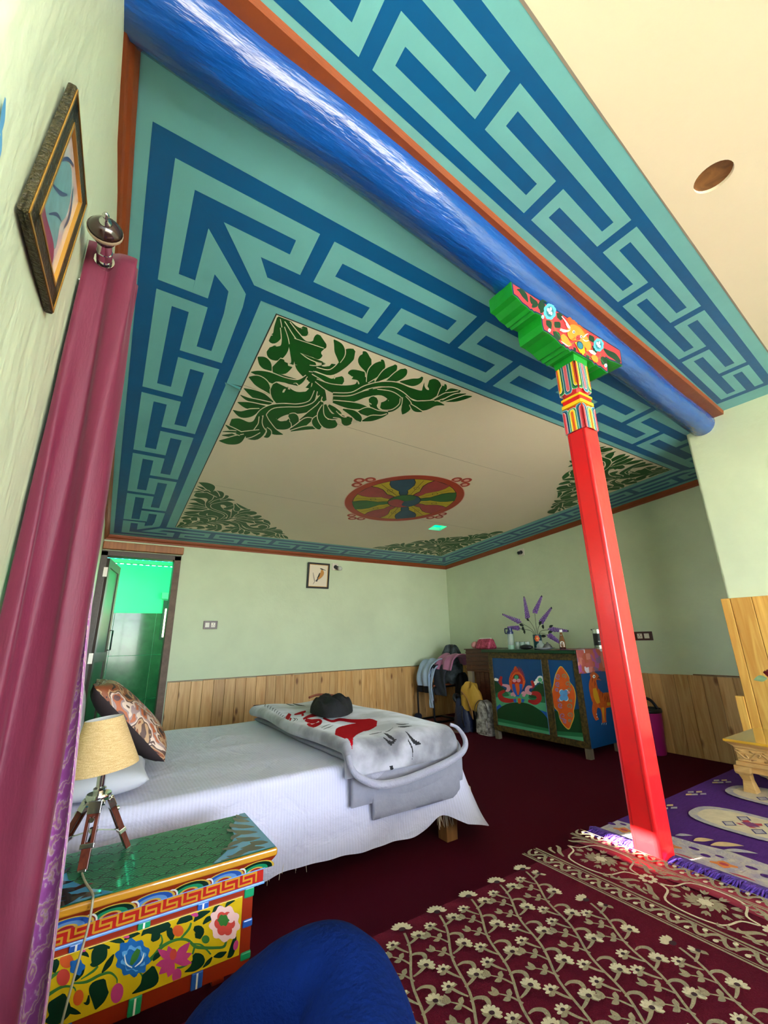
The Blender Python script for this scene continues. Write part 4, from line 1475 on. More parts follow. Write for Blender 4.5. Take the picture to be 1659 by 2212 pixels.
MATS['white_striped_sheet'] = shm
X0, X1, Y0, Y1, RC = -0.075, 1.955, 2.165, 3.755, .10
peri = []
for i in range(91):
    peri.append((X0 + (X1 - RC - X0) * i / 90, Y0, 0, -1))
for i in range(1, 16):
    a = -math.pi / 2 + math.pi / 2 * i / 15
    peri.append((X1 - RC + RC * math.cos(a), Y0 + RC + RC * math.sin(a), math.cos(a), math.sin(a)))
for i in range(1, 61):
    peri.append((X1, Y0 + RC + (Y1 - Y0 - RC) * i / 60, 1, 0))
arc = [0.0]
for p, q in zip(peri, peri[1:]):
    arc.append(arc[-1] + math.hypot(q[0] - p[0], q[1] - p[1]))
SC0 = arc[98]


def skirt(i, t):
    """t 0..1 from inset top edge over the rounded rim down to the hem"""
    x, y, nx, ny = peri[i]
    s = arc[i]
    d = s - SC0
    corner_ = math.exp(-(d / .17) ** 2)
    lift = math.exp(-((d + .20) / .09) ** 2)
    hem = .128 + .006 * math.sin(s * 7) + .012 * math.sin(s * 2.1 + 1) + .055 * lift - .075 * math.exp(-((d - .04) / .07) ** 2)
    if d > .25:
        hem = .11 + .02 * math.sin(s * 6)
    flare = .02 + .16 * math.exp(-((d - .03) / .13) ** 2) + .012 * math.sin(s * 11) * (1 - corner_)
    if t < .2:
        a = t / .2 * math.pi / 2
        r = .035
        return Vector((x + nx * (-r + r * math.sin(a)), y + ny * (-r + r * math.sin(a)), BZ - r + r * math.cos(a)))
    k = (t - .2) / .8
    z = BZ - .035 + (hem - BZ + .035) * k
    out = flare * k ** 1.5 + .006 * math.sin(s * 23 + 2 * k) * k * (1 + 2 * corner_) + .004 * math.sin(s * 41 + 5 * k) * k
    # slanting tension creases towards the corner
    out += .006 * math.sin(22 * (k * .6 + s * .55)) * k * math.exp(-((d + .45) / .4) ** 2)
    return Vector((x + nx * out, y + ny * out, z))


sh_ = MB()
NT = 24
np_ = len(peri)
vs = [skirt(i, j / (NT - 1)) for j in range(NT) for i in range(np_)]
sh_.add(vs, [(j * np_ + i, j * np_ + i + 1, (j + 1) * np_ + i + 1, (j + 1) * np_ + i) for j in range(NT - 1) for i in range(np_ - 1)])
# top
ring0 = [skirt(i, 0) for i in range(np_)] + [Vector((X0, Y1, BZ))]
tz = lambda x, y: BZ + .003 * math.sin(x * 9 + y * 4) + .002 * math.sin(y * 17 + x * 3)
top = MB()
cxm, cym = .9, 2.95
gx, gy = 60, 48
tv = []
for j in range(gy + 1):
    for i in range(gx + 1):
        x = X0 + (X1 - .035 - X0) * i / gx
        y = Y0 + .035 + (Y1 - Y0 - .035) * j / gy
        e = min((x - X0) * 0 + 1, (X1 - .035 - x) / .12, (y - Y0 - .035) / .12, 1)
        # round the foot corner
        dx, dy = x - (X1 - RC), y - (Y0 + RC)
        if dx > 0 and dy < 0:
            q = math.hypot(dx, dy)
            m_ = max(abs(dx), abs(dy), 1e-6)
            k = m_ / q if q > 0 else 1
            x, y = X1 - RC + dx * k, Y0 + RC + dy * k
        tv.append(Vector((x, y, BZ + (tz(x, y) - BZ) * max(0, e))))
sh_.add(tv, [(j * (gx + 1) + i, j * (gx + 1) + i + 1, (j + 1) * (gx + 1) + i + 1, (j + 1) * (gx + 1) + i) for j in range(gy) for i in range(gx)])
sheet_o = sh_.build('bed_sheet', shm, smooth=True, fixn=False)
tag(sheet_o, 'white striped sheet draped over the bed and hanging to near the floor', 'bed sheet')

# ---- folded grey quilt and printed blanket on the foot of the bed


def drape(name, mats, x0, x1, yfar, top, thick, drop, nx=40, ny=70, wob=.01, seed=1, mati=None, skew=0.0, rb=.055):
    facemat = mati
    """thick folded cloth over the top of the bed that bends down over the near edge"""
    random.seed(seed)
    ye = 2.125
    Lt = yfar - (ye + rb)
    La = rb * math.pi / 2
    Lh = drop
    tot = Lt + La + Lh

    def mid(u, v, off):
        x = x0 + (x1 - x0) * u + skew * v + wob * math.sin(v * 8 + u * 2)
        s = v * tot
        w = wob * .7 * math.sin(u * 9 + v * 6) * math.sin(v * 5 + 1)
        if s < Lt:
            p, n = (yfar - s, top), (0, 1)
        elif s < Lt + La:
            a = (s - Lt) / rb
            p = (ye + rb - rb * math.sin(a), top - rb + rb * math.cos(a))
            n = (-math.sin(a), math.cos(a))
        else:
            p = (ye, top - rb - (s - Lt - La))
            n = (-1, 0)
        return Vector((x, p[0] + n[0] * (off + w), p[1] + n[1] * (off + w)))
    m = MB()
    K = 10
    # closed cross-section across u: up over the top, rounded at both long edges
    cs = []
    r = thick / 2
    for i in range(nx + 1):
        cs.append((r / (x1 - x0) + (1 - 2 * r / (x1 - x0)) * i / nx, r))
    for i in range(1, K):
        a = math.pi / 2 - math.pi * i / K
        cs.append((1 - r / (x1 - x0) + r / (x1 - x0) * math.cos(a), r * math.sin(a)))
    for i in range(nx + 1):
        cs.append((1 - r / (x1 - x0) - (1 - 2 * r / (x1 - x0)) * i / nx, -r))
    for i in range(1, K):
        a = -math.pi / 2 - math.pi * i / K
        cs.append((r / (x1 - x0) + r / (x1 - x0) * math.cos(a), r * math.sin(a)))
    n = len(cs)
    vs, fs, ms = [], [], []
    for j in range(ny + 1):
        v = j / ny
        e = 1.0
        if j == 0 or j == ny:
            e = .35
        elif j == 1 or j == ny - 1:
            e = .85
        for u, o in cs:
            vs.append(mid(u, v, o * e))
    for j in range(ny):
        for i in range(n):
            fs.append((j * n + i, j * n + (i + 1) % n, (j + 1) * n + (i + 1) % n, (j + 1) * n + i))
    if facemat:
        for j in range(ny):
            for i in range(n):
                u_ = (cs[i][0] + cs[(i + 1) % n][0]) / 2 if i < nx else -1
                ms.append(facemat(u_, (j + .5) / ny) if u_ >= 0 else 0)
        ms += [0, 0]
    fs.append(tuple(range(n)))
    fs.append(tuple(range(ny * n, ny * n + n))[::-1])
    m.add(vs, fs)
    if ms:
        m.m = ms
    o = m.build(name, mats, smooth=True, angle=1.2)
    return o, mid


qm = M('grey_quilted_cloth', '#8F8E9C', .7, .08, 30, .5, 22)
quilt, _ = drape('quilt', qm, 1.16, 1.90, 3.70, BZ + .020, .030, .145, wob=.006, seed=2)
tag(quilt, 'folded plain grey quilt under the printed blanket, its end hanging over the bed edge', 'quilt')
q2, _ = drape('quilt_end', qm, 1.285, 1.87, 2.24, BZ + .0, .022, .205, ny=24, wob=.004, seed=4, rb=.05)
q2.parent = quilt
bl = D.materials.new('grey_print_blanket')
bl.use_nodes = True
nt = bl.node_tree
b = nt.nodes['Principled BSDF']
b.inputs['Roughness'].default_value = .9
b.inputs['Sheen Weight'].default_value = .5
tcn = nt.nodes.new('ShaderNodeTexCoord')
nz = nt.nodes.new('ShaderNodeTexNoise')
nz.inputs['Scale'].default_value = 5
nz.inputs['Detail'].default_value = 5
nt.links.new(tcn.outputs['Object'], nz.inputs['Vector'])
rr = nt.nodes.new('ShaderNodeValToRGB')
for i, (p, h) in enumerate(((.38, '#75747E'), (.5, '#9B9AA6'), (.62, '#B9B8C6'))):
    e = rr.color_ramp.elements[i] if i < 2 else rr.color_ramp.elements.new(p)
    e.position = p
    e.color = lin(h)
nt.links.new(nz.outputs['Fac'], rr.inputs['Fac'])
nt.links.new(rr.outputs['Color'], b.inputs['Base Color'])
nz2 = nt.nodes.new('ShaderNodeTexNoise')
nz2.inputs['Scale'].default_value = 160
bpn = nt.nodes.new('ShaderNodeBump')
bpn.inputs['Strength'].default_value = .3
nt.links.new(tcn.outputs['Object'], nz2.inputs['Vector'])
nt.links.new(nz2.outputs['Fac'], bpn.inputs['Height'])
nt.links.new(bpn.outputs['Normal'], b.inputs['Normal'])
MATS['grey_print_blanket'] = bl
# print: traced strokes laid on the top of the blanket
redc = M('blanket_red', '#B80A1C', .95, .1, 40, spec=.1)
blkc = M('blanket_black', '#1E1E22', .9)
cb = crop(520, 1460, 2.86)
BTOP = BZ + .07


def to_uv(p):
    w = onz(*cb(p), BTOP)
    ye, rb_ = 2.125, .075
    Lt = 3.72 - (ye + rb_)
    tot = Lt + rb_ * math.pi / 2 + .05
    return ((w.x - 1.12) / .75, (3.72 - w.y) / tot)


it = []
TB = lambda pts, n=6: [to_uv(p) for p in stroke(pts, n)]
for st in ([(300, 270, 22), (292, 300, 30), (300, 325, 20), (315, 300, 14)], [(330, 275, 10), (370, 262, 22), (400, 250, 14)], [(380, 265, 14), (390, 285, 16)], [(395, 310, 14), (430, 290, 24), (480, 275, 26), (520, 262, 20)], [(410, 315, 22), (450, 330, 34), (500, 320, 24), (490, 345, 26), (450, 365, 24), (425, 345, 18)],
           [(520, 300, 16), (570, 320, 18), (620, 305, 18), (690, 312, 22), (760, 318, 26), (800, 322, 30), (835, 335, 20)], [(830, 340, 24), (770, 350, 56), (690, 360, 60), (630, 400, 90), (600, 430, 60), (590, 450, 20)], [(640, 440, 60), (690, 390, 50), (740, 370, 30)]):
    it.append((redc, TB(st)))
random.seed(21)
for k in range(13):
    x_ = 150 + k * 14
    y_ = 215 + k * 8.5
    it.append((blkc, TB([(x_, y_, 2), (x_ - 8, y_ + 9, 4), (x_ - 12, y_ + 22, 2)], 3)))
for st in ([(265, 200, 2), (290, 208, 6), (320, 212, 2)], [(300, 195, 2), (340, 205, 7), (390, 214, 2)], [(330, 300, 3), (345, 310, 6), (330, 325, 2)], [(345, 300, 2), (360, 312, 4), (350, 322, 2)], [(640, 270, 2), (670, 268, 5), (700, 262, 2)], [(780, 405, 2), (820, 398, 5), (860, 392, 2)], [(870, 400, 2), (890, 408, 8), (925, 410, 2)], [(860, 415, 2), (900, 418, 5), (940, 408, 2)], [(930, 440, 2), (960, 442, 7), (1005, 460, 2)], [(950, 352, 2), (985, 358, 6), (1030, 352, 2)], [(960, 370, 2), (1000, 372, 9), (1050, 368, 2)], [(1000, 390, 2), (1040, 396, 5), (1090, 392, 2)], [(1010, 400, 2), (1040, 404, 3), (1060, 412, 1)], [(500, 380, 2), (530, 360, 4), (560, 345, 2)], [(510, 390, 2), (545, 372, 4), (575, 352, 2)], [(880, 395, 2), (905, 388, 4), (930, 372, 2)]):
    it.append((blkc, TB(st, 4)))



def inpoly(x, y, P):
    c = False
    n = len(P)
    j = n - 1
    for i in range(n):
        if (P[i][1] > y) != (P[j][1] > y) and x < (P[j][0] - P[i][0]) * (y - P[i][1]) / (P[j][1] - P[i][1]) + P[i][0]:
            c = not c
        j = i
    return c


PB = [(1 if m_ is redc else 2, p, min(q[0] for q in p), max(q[0] for q in p), min(q[1] for q in p), max(q[1] for q in p)) for m_, p in it]


def bmat(u, v):
    r = 0
    for k_, p, a0, a1, b0, b1 in PB:
        if a0 <= u <= a1 and b0 <= v <= b1 and inpoly(u, v, p):
            r = k_
    return r


blanket, bmid = drape('blanket', [bl, redc, blkc], 1.12, 1.87, 3.72, BZ + .075, .070, .050, nx=190, ny=330, wob=.014, seed=3, rb=.075, mati=bmat)
tag(blanket, 'thick grey blanket with red and black print folded across the bed foot', 'blanket')
rim, _ = drape('blanket_rim', M('pale_grey_plush', '#A09EB0', .9, .06, 20, .4, 120, sheen=.4), 1.27, 1.85, 2.26, BZ + .042, .022, .10, ny=24, wob=.005, seed=6, rb=.06)
rim.parent = blanket
hp = cat([(1.135, 2.10, .555), (1.150, 2.052, .485), (1.26, 2.040, .425), (1.40, 2.040, .412), (1.56, 2.042, .425), (1.74, 2.046, .452), (1.85, 2.052, .487), (1.888, 2.072, .535), (1.880, 2.12, .590), (1.84, 2.14, .612)], 8)
MB().tube(hp, [.009 + .011 * math.sin(math.pi * min(1, (i + 6) / len(hp))) for i in range(len(hp))], 12).build('plush_hem', MATS['pale_grey_plush'], blanket, smooth=True)
# black garment thrown on the blanket
random.seed(9)
gm = MB()


def garment(u, v):
    a = u * 2 * math.pi
    r = 1 - .0 * v
    R = math.cos(v * math.pi / 2) ** .45
    x = .15 * math.cos(a) * R * (1 + .10 * math.sin(3 * a + 1))
    y = .22 * math.sin(a) * R * (1 + .08 * math.sin(2 * a))
    z = .10 * math.sin(v * math.pi / 2) + .014 * math.sin(5 * a + 7 * v) * math.sin(v * math.pi) + .012 * math.sin(9 * x * 9 + y * 20) * v
    return Vector((1.47 + x + .18 * y, 2.96 + y, BZ + .122 + max(0, z)))


gar = gm.grid(garment, 48, 14, closeu=True).build('garment', M('black_cotton', '#17171B', .85, .2, 30, .5, 70), smooth=True)
tag(gar, 'crumpled black garment lying on the grey blanket', 'clothing')
MB().tube(cat([(1.36, 3.10, BZ + .213), (1.45, 3.14, BZ + .222), (1.58, 3.16, BZ + .205)], 5), .008, 8).build('waistband', M('rust_hem', '#8A4A32', .8), gar)

# ---- pillows and cushions at the head
fl = D.materials.new('brown_floral_print')
fl.use_nodes = True
nt = fl.node_tree
b = nt.nodes['Principled BSDF']
b.inputs['Roughness'].default_value = .6
tcn = nt.nodes.new('ShaderNodeTexCoord')
nz = nt.nodes.new('ShaderNodeTexNoise')
nz.inputs['Scale'].default_value = 5
nz.inputs['Detail'].default_value = 2.5
nz.inputs['Distortion'].default_value = 1.8
nt.links.new(tcn.outputs['Object'], nz.inputs['Vector'])
rr = nt.nodes.new('ShaderNodeValToRGB')
rr.color_ramp.interpolation = 'CONSTANT'
for i, (p, h) in enumerate(((0.0, '#2A1A1E'), (.36, '#8A4A2A'), (.43, '#B9906A'), (.47, '#5C4038'), (.51, '#D9BFAE'), (.56, '#A08684'), (.60, '#B2603A'), (.66, '#6B4A4A'), (.72, '#2E2024'))):
    e = rr.color_ramp.elements[i] if i < 2 else rr.color_ramp.elements.new(p)
    e.position = p
    e.color = lin(h)
nt.links.new(nz.outputs['Fac'], rr.inputs['Fac'])
nt.links.new(rr.outputs['Color'], b.inputs['Base Color'])
MATS['brown_floral_print'] = fl


def pillow(name, label, cat_, c, ax, ay, w, h, t, mats, grp, border=None, parent_flap=None):
    c, ax, ay = Vector(c), Vector(ax).normalized(), Vector(ay).normalized()
    ay = (ay - ax * ay.dot(ax)).normalized()
    n = ax.cross(ay)
    m = MB()
    N = 22

    def f(sg):
        def g(u, v):
            a, d = u * 2 - 1, v * 2 - 1
            k = max(0, (1 - a ** 4)) * max(0, (1 - d ** 4))
            px, py = a * (1 - .06 * (1 - abs(d)) ** 1.0 * abs(a)), d * (1 - .06 * (1 - abs(a)) * abs(d))
            z = sg * t / 2 * k ** .55 * (1 + .05 * math.sin(6 * a + 4 * d))
            return c + ax * (px * w / 2) + ay * (py * h / 2) + n * z
        return g
    m.grid(f(1), N, N, 0)
    m.grid(f(-1), N, N, 1 if isinstance(mats, (list, tuple)) and len(mats) > 1 else 0)
    o = m.build(name, mats, smooth=True)
    return tag(o, label, cat_, grp)


darkback = M('dark_brown_cloth', '#2A1C1E', .8)
nA = Vector((.38, 0, -.36))
pillow('cushion', 'brown floral cushion leaning at the bed head nearest the lamp', 'cushion', (.225, 2.79, .735), (.08, 1, 0), (-.40, .03, .42), .42, .50, .15, [fl, darkback], 'floral cushions on the bed')
pillow('cushion', 'brown floral cushion behind the first one towards the doorway', 'cushion', (.20, 3.22, .715), (.05, 1, 0), (-.36, .04, .44), .44, .48, .14, [fl, darkback], 'floral cushions on the bed')
whp = M('white_pillowcase', '#C4C4CE', .8, .03, 8, .3, 14)
pillow('pillow', 'white pillow lying flat under the floral cushions behind the lamp', 'pillow', (.12, 2.44, .560), (.05, 1, 0), (1, 0, .04), .40, .34, .105, whp, 'white pillows on the bed')
pillow('pillow', 'white pillow propped upright against the wall beside the curtain', 'pillow', (-.025, 2.62, .76), (0, 1, .02), (-.06, 0, 1), .44, .40, .09, M('grey_white_pillowcase', '#AEB2B2', .8, .05, 8, .4, 14), 'white pillows on the bed')
# ================================================================== painted bedside table
TZ = 0.46
t = thing('painted_table', 'low painted bedside table with green wave top and yellow flower panel', 'table', (0.28, 1.78, 0))
tgr = M('jade_green_lacquer', '#1C9A66', .3, .1, 10, coat=.25)
tdk = M('ink_green_line', '#05241A', .4)
tbl = M('sky_blue_lacquer', '#3C93C8', .2, coat=.7)
tbk = M('black_lacquer_leaf', '#0C1014', .2, coat=.7)
tred = M('lacquer_red', '#B0241C', .25, .08, 12, coat=.6)
tor = M('brick_red_lacquer', '#9A2E14', .3, .1, 12, coat=.5)
tgold = M('ochre_gold_lacquer', '#C88A26', .25, .1, 14, coat=.6)
tgld2 = M('pale_gold_lacquer', '#E2B84A', .25, coat=.6)
tblu = M('cobalt_lacquer', '#2C5FB8', .25, coat=.6)
tlbl = M('pale_blue_lacquer', '#6FA0DE', .25, coat=.6)
tyel = M('chrome_yellow_lacquer', '#D8B41A', .25, .05, 8, coat=.6)
tvg = M('stem_green_lacquer', '#3E7A34', .3, coat=.5)
tlf = M('leaf_dark_lacquer', '#0E3320', .3, .25, 25, coat=.5)
tpk = M('lotus_pink_lacquer', '#C8417E', .3, .15, 25, coat=.5)
tpk2 = M('pale_pink_lacquer', '#F0C4BE', .3, coat=.5)
trd2 = M('peony_red_lacquer', '#D2493E', .3, coat=.5)
tbf = M('flower_blue_lacquer', '#2068B0', .3, .15, 30, coat=.5)
tbf2 = M('flower_blue_light', '#5FA3DC', .3, coat=.5)
TX0, TX1, TY0, TY1 = -0.055, 0.603, 1.590, 1.955
top = MB().box(TX0, TX1, TY0, TY1, TZ - .022, TZ).build('top', tgold, t, bevel=.006, seg=3)
fT = lambda u, v, h=0.0: Vector((u, v, TZ + h))
cl = lambda p: (min(TX1 - .006, max(TX0 + .006, p[0])), min(TY1 - .006, max(TY0 + .006, p[1])))
it = [(tgr, [(TX0 + .006, TY0 + .006), (TX1 - .006, TY0 + .006), (TX1 - .006, TY1 - .006), (TX0 + .006, TY1 - .006)])]
R_ = .054
cen = []
row = 0
yv = TY1 - .004
while yv > TY0 - .02:
    xv = TX0 - (R_ if row % 2 else 0)
    while xv < TX1 + R_:
        cen.append((xv, yv - R_ * .55, row))
        xv += 2 * R_
    yv -= R_ * .56
    row += 1
inb = lambda x, y: TX0 + .008 < x < TX1 - .008 and TY0 + .008 < y < TY1 - .008
for (xv, yv, row) in cen:
    near = [c for c in cen if c[2] in (row + 1, row + 2, row + 3) and abs(c[0] - xv) < 2.2 * R_]
    vis = lambda x, y: inb(x, y) and not any((x - c[0]) ** 2 + ((y - c[1]) / 1.05) ** 2 < (R_ * .985) ** 2 for c in near)
    for rr_, w_ in ((1, .0042), (.78, .0028), (.60, .0030), (.42, .0030), (.24, .0030)):
        run = []
        for k in range(25):
            a = math.pi * (k - 3) / 18
            p = (xv + R_ * rr_ * math.cos(a), yv + R_ * 1.05 * rr_ * math.sin(a))
            if vis(*p):
                run.append((p[0], p[1], w_))
            if (not vis(*p) or k == 24):
                if len(run) > 2:
                    it.append((tdk, stroke(run, 1)))
                run = []
    for k in range(12):
        a = math.pi * (k + .5) / 12
        p = (xv + R_ * .89 * math.cos(a), yv + R_ * .93 * math.sin(a))
        if vis(*p):
            it.append((tdk, blob(p[0], p[1], .0018, .0018, 5)))
# corner fields with black leaves
for sg, xe in ((1, TX1 - .006), (-1, TX0 + .006)):
    w_ = .145
    it.append((tbl, cat([(xe, TY0 + .006), (xe - sg * w_ * 1.35, TY0 + .006), (xe - sg * w_ * .95, TY0 + .07), (xe - sg * w_ * .62, TY0 + .16), (xe - sg * w_ * .55, TY0 + .25), (xe - sg * .02, TY1 - .006), (xe, TY1 - .006)], 1)))
    for (u, v, du, dv, w2, bd) in ((.01, .05, -.05, .04, .03, .1), (.03, .02, -.09, .015, .028, -.1), (.02, .10, -.07, .05, .03, .15), (.015, .15, -.07, .07, .03, .1), (.01, .2, -.06, .08, .028, .1), (.01, .26, -.04, .08, .024, .1), (.06, .05, -.07, -.02, .024, .1), (.09, .03, -.06, .0, .02, .2), (.12, .02, -.05, -.005, .016, .2), (.07, .11, -.06, -.02, .024, -.2), (.06, .17, -.045, -.03, .02, -.2), (.04, .07, -.06, -.01, .022, .15), (.05, .23, -.02, .06, .018, .2), (.02, .31, -.012, .05, .016, .1), (.10, .08, -.05, .012, .018, .1), (.075, .2, -.02, .045, .016, .1), (.0, .30, -.03, .04, .014, .2)):
        x0, y0 = xe - sg * u, TY0 + v
        it.append((tbk, [cl(p) for p in leafp(x0, y0, x0 + sg * du, y0 + dv, w2 * 1.1, bd)]))
paint('wave_scale_painting', it, top, fT, step=6e-5, base=.0004, label='green wave scales with black leaves on blue corners')
# cornice with painted half lotus arcs
cor = MB()
cor.hexa([(TX0 + .03, TY0 + .028, .402), (TX1 - .03, TY0 + .028, .402), (TX1 - .03, TY1 - .03, .402), (TX0 + .03, TY1 - .03, .402), (TX0 + .004, TY0 + .004, TZ - .022), (TX1 - .004, TY0 + .004, TZ - .022), (TX1 - .004, TY1 - .004, TZ - .022), (TX0 + .004, TY1 - .004, TZ - .022)])
cornice = cor.build('cornice', tor, t)
zc0, zc1 = .402, TZ - .022
fC = lambda u, v, h=0.0: Vector((u, TY0 + .028 - (v - zc0) / (zc1 - zc0) * .024 - h, v - h * .5))
it = []
for k in range(7):
    xc = .54 - k * .098
    if xc < 0:
        break
    for rr_, mt in ((1, tgld2), (.9, tlf if k % 2 == 0 else tblu), (.66, tgr if k % 2 == 0 else tlbl), (.42, tgld2), (.3, tred)):
        it.append((mt, [(xc + .062 * rr_ * math.cos(a), zc0 + .034 * rr_ * math.sin(a)) for a in [math.pi * j / 12 for j in range(13)]]))
    xc -= .049
    for rr_, mt in ((1, wht), (.8, tor), (.5, tgld2)):
        it.append((mt, [(xc + .020 * rr_ * math.cos(a), zc0 + .026 * rr_ * math.sin(a)) for a in [math.pi * j / 8 for j in range(9)]]))
paint('lotus_painting', it, cornice, fC, step=.00004)
# frieze
BX0, BX1, BY0, BY1 = -0.02, .569, 1.618, 1.925
fz = MB().box(BX0, BX1, BY0, BY1, .368, .404).build('frieze', tred, t, bevel=.002)
fF = lambda u, v, h=0.0: Vector((u, BY0 - h, v))
it = []
for k in range(11):
    o_ = .545 - k * .054
    f = lambda pts: [(o_ - p[0] * .001, .371 + p[1] * .001) for p in pts]
    for poly in rib([(0, 2), (0, 27), (40, 27), (40, 14), (14, 14), (14, 3), (54, 3)], 5.0):
        it.append((tgold, f(poly)))
paint('gold_key_painting', it, fz, fF, step=.00002)
MB().box(BX0 - .004, BX1 + .004, BY0 - .004, BY1, .362, .369).build('blue_bead', tlbl, t, bevel=.002)
MB().box(BX0 - .004, BX1 + .004, BY0 - .003, BY1, .402, .406).build('blue_bead', tlbl, t)
# body
body = MB().box(BX0, .540, BY0 + .006, BY1 - .006, .160, .362).build('body', tor, t)
for xc, mt in ((.39, tblu), (.235, tgr), (.08, tblu)):
    for z0, z1 in ((.345, .362), (.160, .199)):
        b_ = MB().box(xc - .016, xc + .016, BY0 + .0, BY0 + .008, z0, z1).build('divider', mt, t, bevel=.003)
        paint('white_stripe', [(wht, [(xc - .003, z0 + .002), (xc + .002, z0 + .002), (xc + .002, z1 - .002), (xc - .003, z1 - .002)])], b_, fF, base=.0006)  # thin white stripe down each divider
for z0, z1, mt in ((.335, .362, tgr), (.26, .28, tblu), (.18, .20, tgr)):
    MB().box(.512, .543, BY0 + .002, BY0 + .02, z0, z1).build('corner_bead', mt, t, bevel=.004)
for lx, ly in ((.50, BY0 + .01), (.50, BY1 - .05), (0.0, BY0 + .01), (0.0, BY1 - .05)):
    MB().box(lx, lx + .04, ly, ly + .04, 0, .165).build('leg', tor, t, bevel=.003)
pan = MB().box(BX0 + .005, .507, BY0 + .002, BY0 + .008, .199, .345).build('flower_panel', tyel, t, bevel=.001)
c5 = crop(90, 1880, 3.53)
fP = lambda u, v, h=0.0: Vector((u, BY0 + .002 - h, v))
bx = lambda p: (min(.504, max(BX0 + .008, p[0])), min(.343, max(.201, p[1])))
pp = lambda pts: [bx((lambda w: (w.x, w.z))(ony(*c5(p), BY0 + .002))) for p in pts]
ST = lambda pts, n=5: pp(stroke(pts, n))
it = []
for s_ in ([(20, 970, 26), (150, 890, 22), (240, 890, 16), (260, 920, 8)], [(20, 870, 24), (80, 810, 26), (140, 770, 18)], [(230, 860, 14), (340, 850, 22), (440, 800, 22), (520, 780, 20), (570, 820, 14), (575, 860, 8)], [(300, 830, 8), (390, 770, 18), (430, 730, 14)],
           [(760, 740, 20), (860, 650, 30), (920, 580, 26), (1020, 530, 22), (1110, 530, 22), (1170, 580, 26), (1230, 590, 24), (1320, 590, 22), (1390, 580, 20), (1410, 520, 14)], [(900, 580, 16), (920, 540, 14), (910, 490, 10)], [(1060, 520, 14), (1120, 450, 18), (1140, 400, 14)], [(1170, 570, 16), (1150, 640, 14)], [(1160, 560, 12), (1220, 570, 14), (1290, 640, 14)], [(1110, 720, 10), (1060, 740, 16), (1030, 740, 8)], [(740, 770, 10), (770, 810, 16), (760, 850, 8)]):
    it.append((tvg, ST(s_)))
for s_ in ([(60, 680, 20), (105, 700, 60), (95, 780, 20)], [(330, 720, 6), (300, 780, 40), (250, 840, 20)], [(470, 560, 60), (440, 640, 120), (400, 710, 60), (370, 720, 10)], [(360, 590, 30), (430, 570, 40), (520, 590, 20)], [(550, 640, 10), (510, 710, 44), (460, 780, 10)], [(290, 640, 10), (330, 635, 36), (360, 660, 8)], [(520, 540, 10), (570, 530, 50), (630, 550, 20)], [(630, 530, 10), (690, 490, 44), (750, 480, 8)],
           [(760, 500, 6), (800, 460, 50), (880, 440, 90), (960, 420, 60), (985, 415, 6)], [(880, 450, 30), (870, 500, 70), (840, 540, 20)], [(1030, 410, 10), (1090, 370, 60), (1150, 360, 30)], [(1160, 390, 10), (1210, 340, 50), (1285, 310, 10)], [(1230, 410, 10), (1270, 370, 40), (1320, 350, 8)], [(1300, 330, 8), (1340, 280, 34), (1400, 290, 10)], [(1400, 280, 6), (1430, 245, 30), (1475, 230, 4)], [(1160, 440, 30), (1200, 460, 80), (1190, 520, 40)], [(1480, 480, 6), (1465, 560, 40), (1440, 640, 40), (1415, 665, 6)], [(1310, 660, 8), (1360, 645, 46), (1410, 620, 8)], [(1300, 660, 8), (1270, 700, 30), (1230, 740, 8)],
           [(1160, 640, 30), (1190, 680, 110), (1160, 740, 60), (1090, 775, 6)], [(850, 690, 10), (880, 650, 40), (930, 620, 10)], [(970, 440, 40), (985, 490, 60), (990, 530, 20)], [(850, 730, 20), (830, 820, 130), (770, 890, 60), (690, 940, 6)], [(480, 830, 20), (440, 900, 150), (430, 980, 110), (410, 1060, 10)], [(360, 950, 10), (350, 1010, 30), (320, 1010, 6)], [(170, 940, 20), (140, 1040, 180), (90, 1130, 110), (20, 1150, 8)], [(200, 1060, 60), (260, 1080, 40), (300, 1090, 4)]):
    it.append((tlf, ST(s_)))
for (cx_, cy_, rx, ry, mt) in ((190, 690, 52, 55, orng), (165, 815, 50, 66, trd2), (280, 970, 38, 62, orng), (575, 935, 46, 78, tpk), (1030, 800, 34, 56, tpk), (1040, 460, 42, 44, orng), (640, 500, 30, 16, tpk), (1165, 335, 30, 18, tpk), (1480, 570, 18, 40, tpk), (310, 605, 26, 16, tpk)):
    it.append((mt, pp(blob(cx_, cy_, rx, ry, 18, .25))))
it.append((tbf, pp(blob(270, 735, 56, 60, 20, 0, 5, .15))))
it.append((tbf, pp(blob(695, 665, 128, 140, 44, .2, 10, .10))))
it.append((tbf2, pp(blob(700, 670, 88, 96, 36, .5, 8, .14))))
it.append((tbf, pp(blob(700, 680, 74, 78, 30, .1, 6, .14))))
it.append((tvg, ST([(740, 600, 30), (710, 660, 50), (680, 720, 20)])))
it.append((wht, ST([(632, 640, 4), (645, 710, 12), (690, 740, 8)])))
it.append((wht, ST([(780, 630, 4), (760, 690, 12), (710, 735, 6)])))
for a, ln in ((-2.5, 150), (-1.9, 120), (-.85, 190), (-.4, 150), (0.1, 140), (2.4, 150), (1.9, 130), (2.9, 140)):
    it.append((tpk, ST([(1005, 690, 16), (1005 + .55 * ln * math.cos(a), 690 + .55 * ln * math.sin(a), 62), (1005 + ln * math.cos(a), 690 + ln * math.sin(a), 4)])))
it.append((trd2, pp(blob(1003, 640, 26, 44, 14, .2))))
for k in range(9):
    a = k * .698 + .2
    it.append((tpk2, pp(blob(1395 + 72 * math.cos(a), 405 + 92 * math.sin(a), 46, 50, 18, a, 4, .12))))
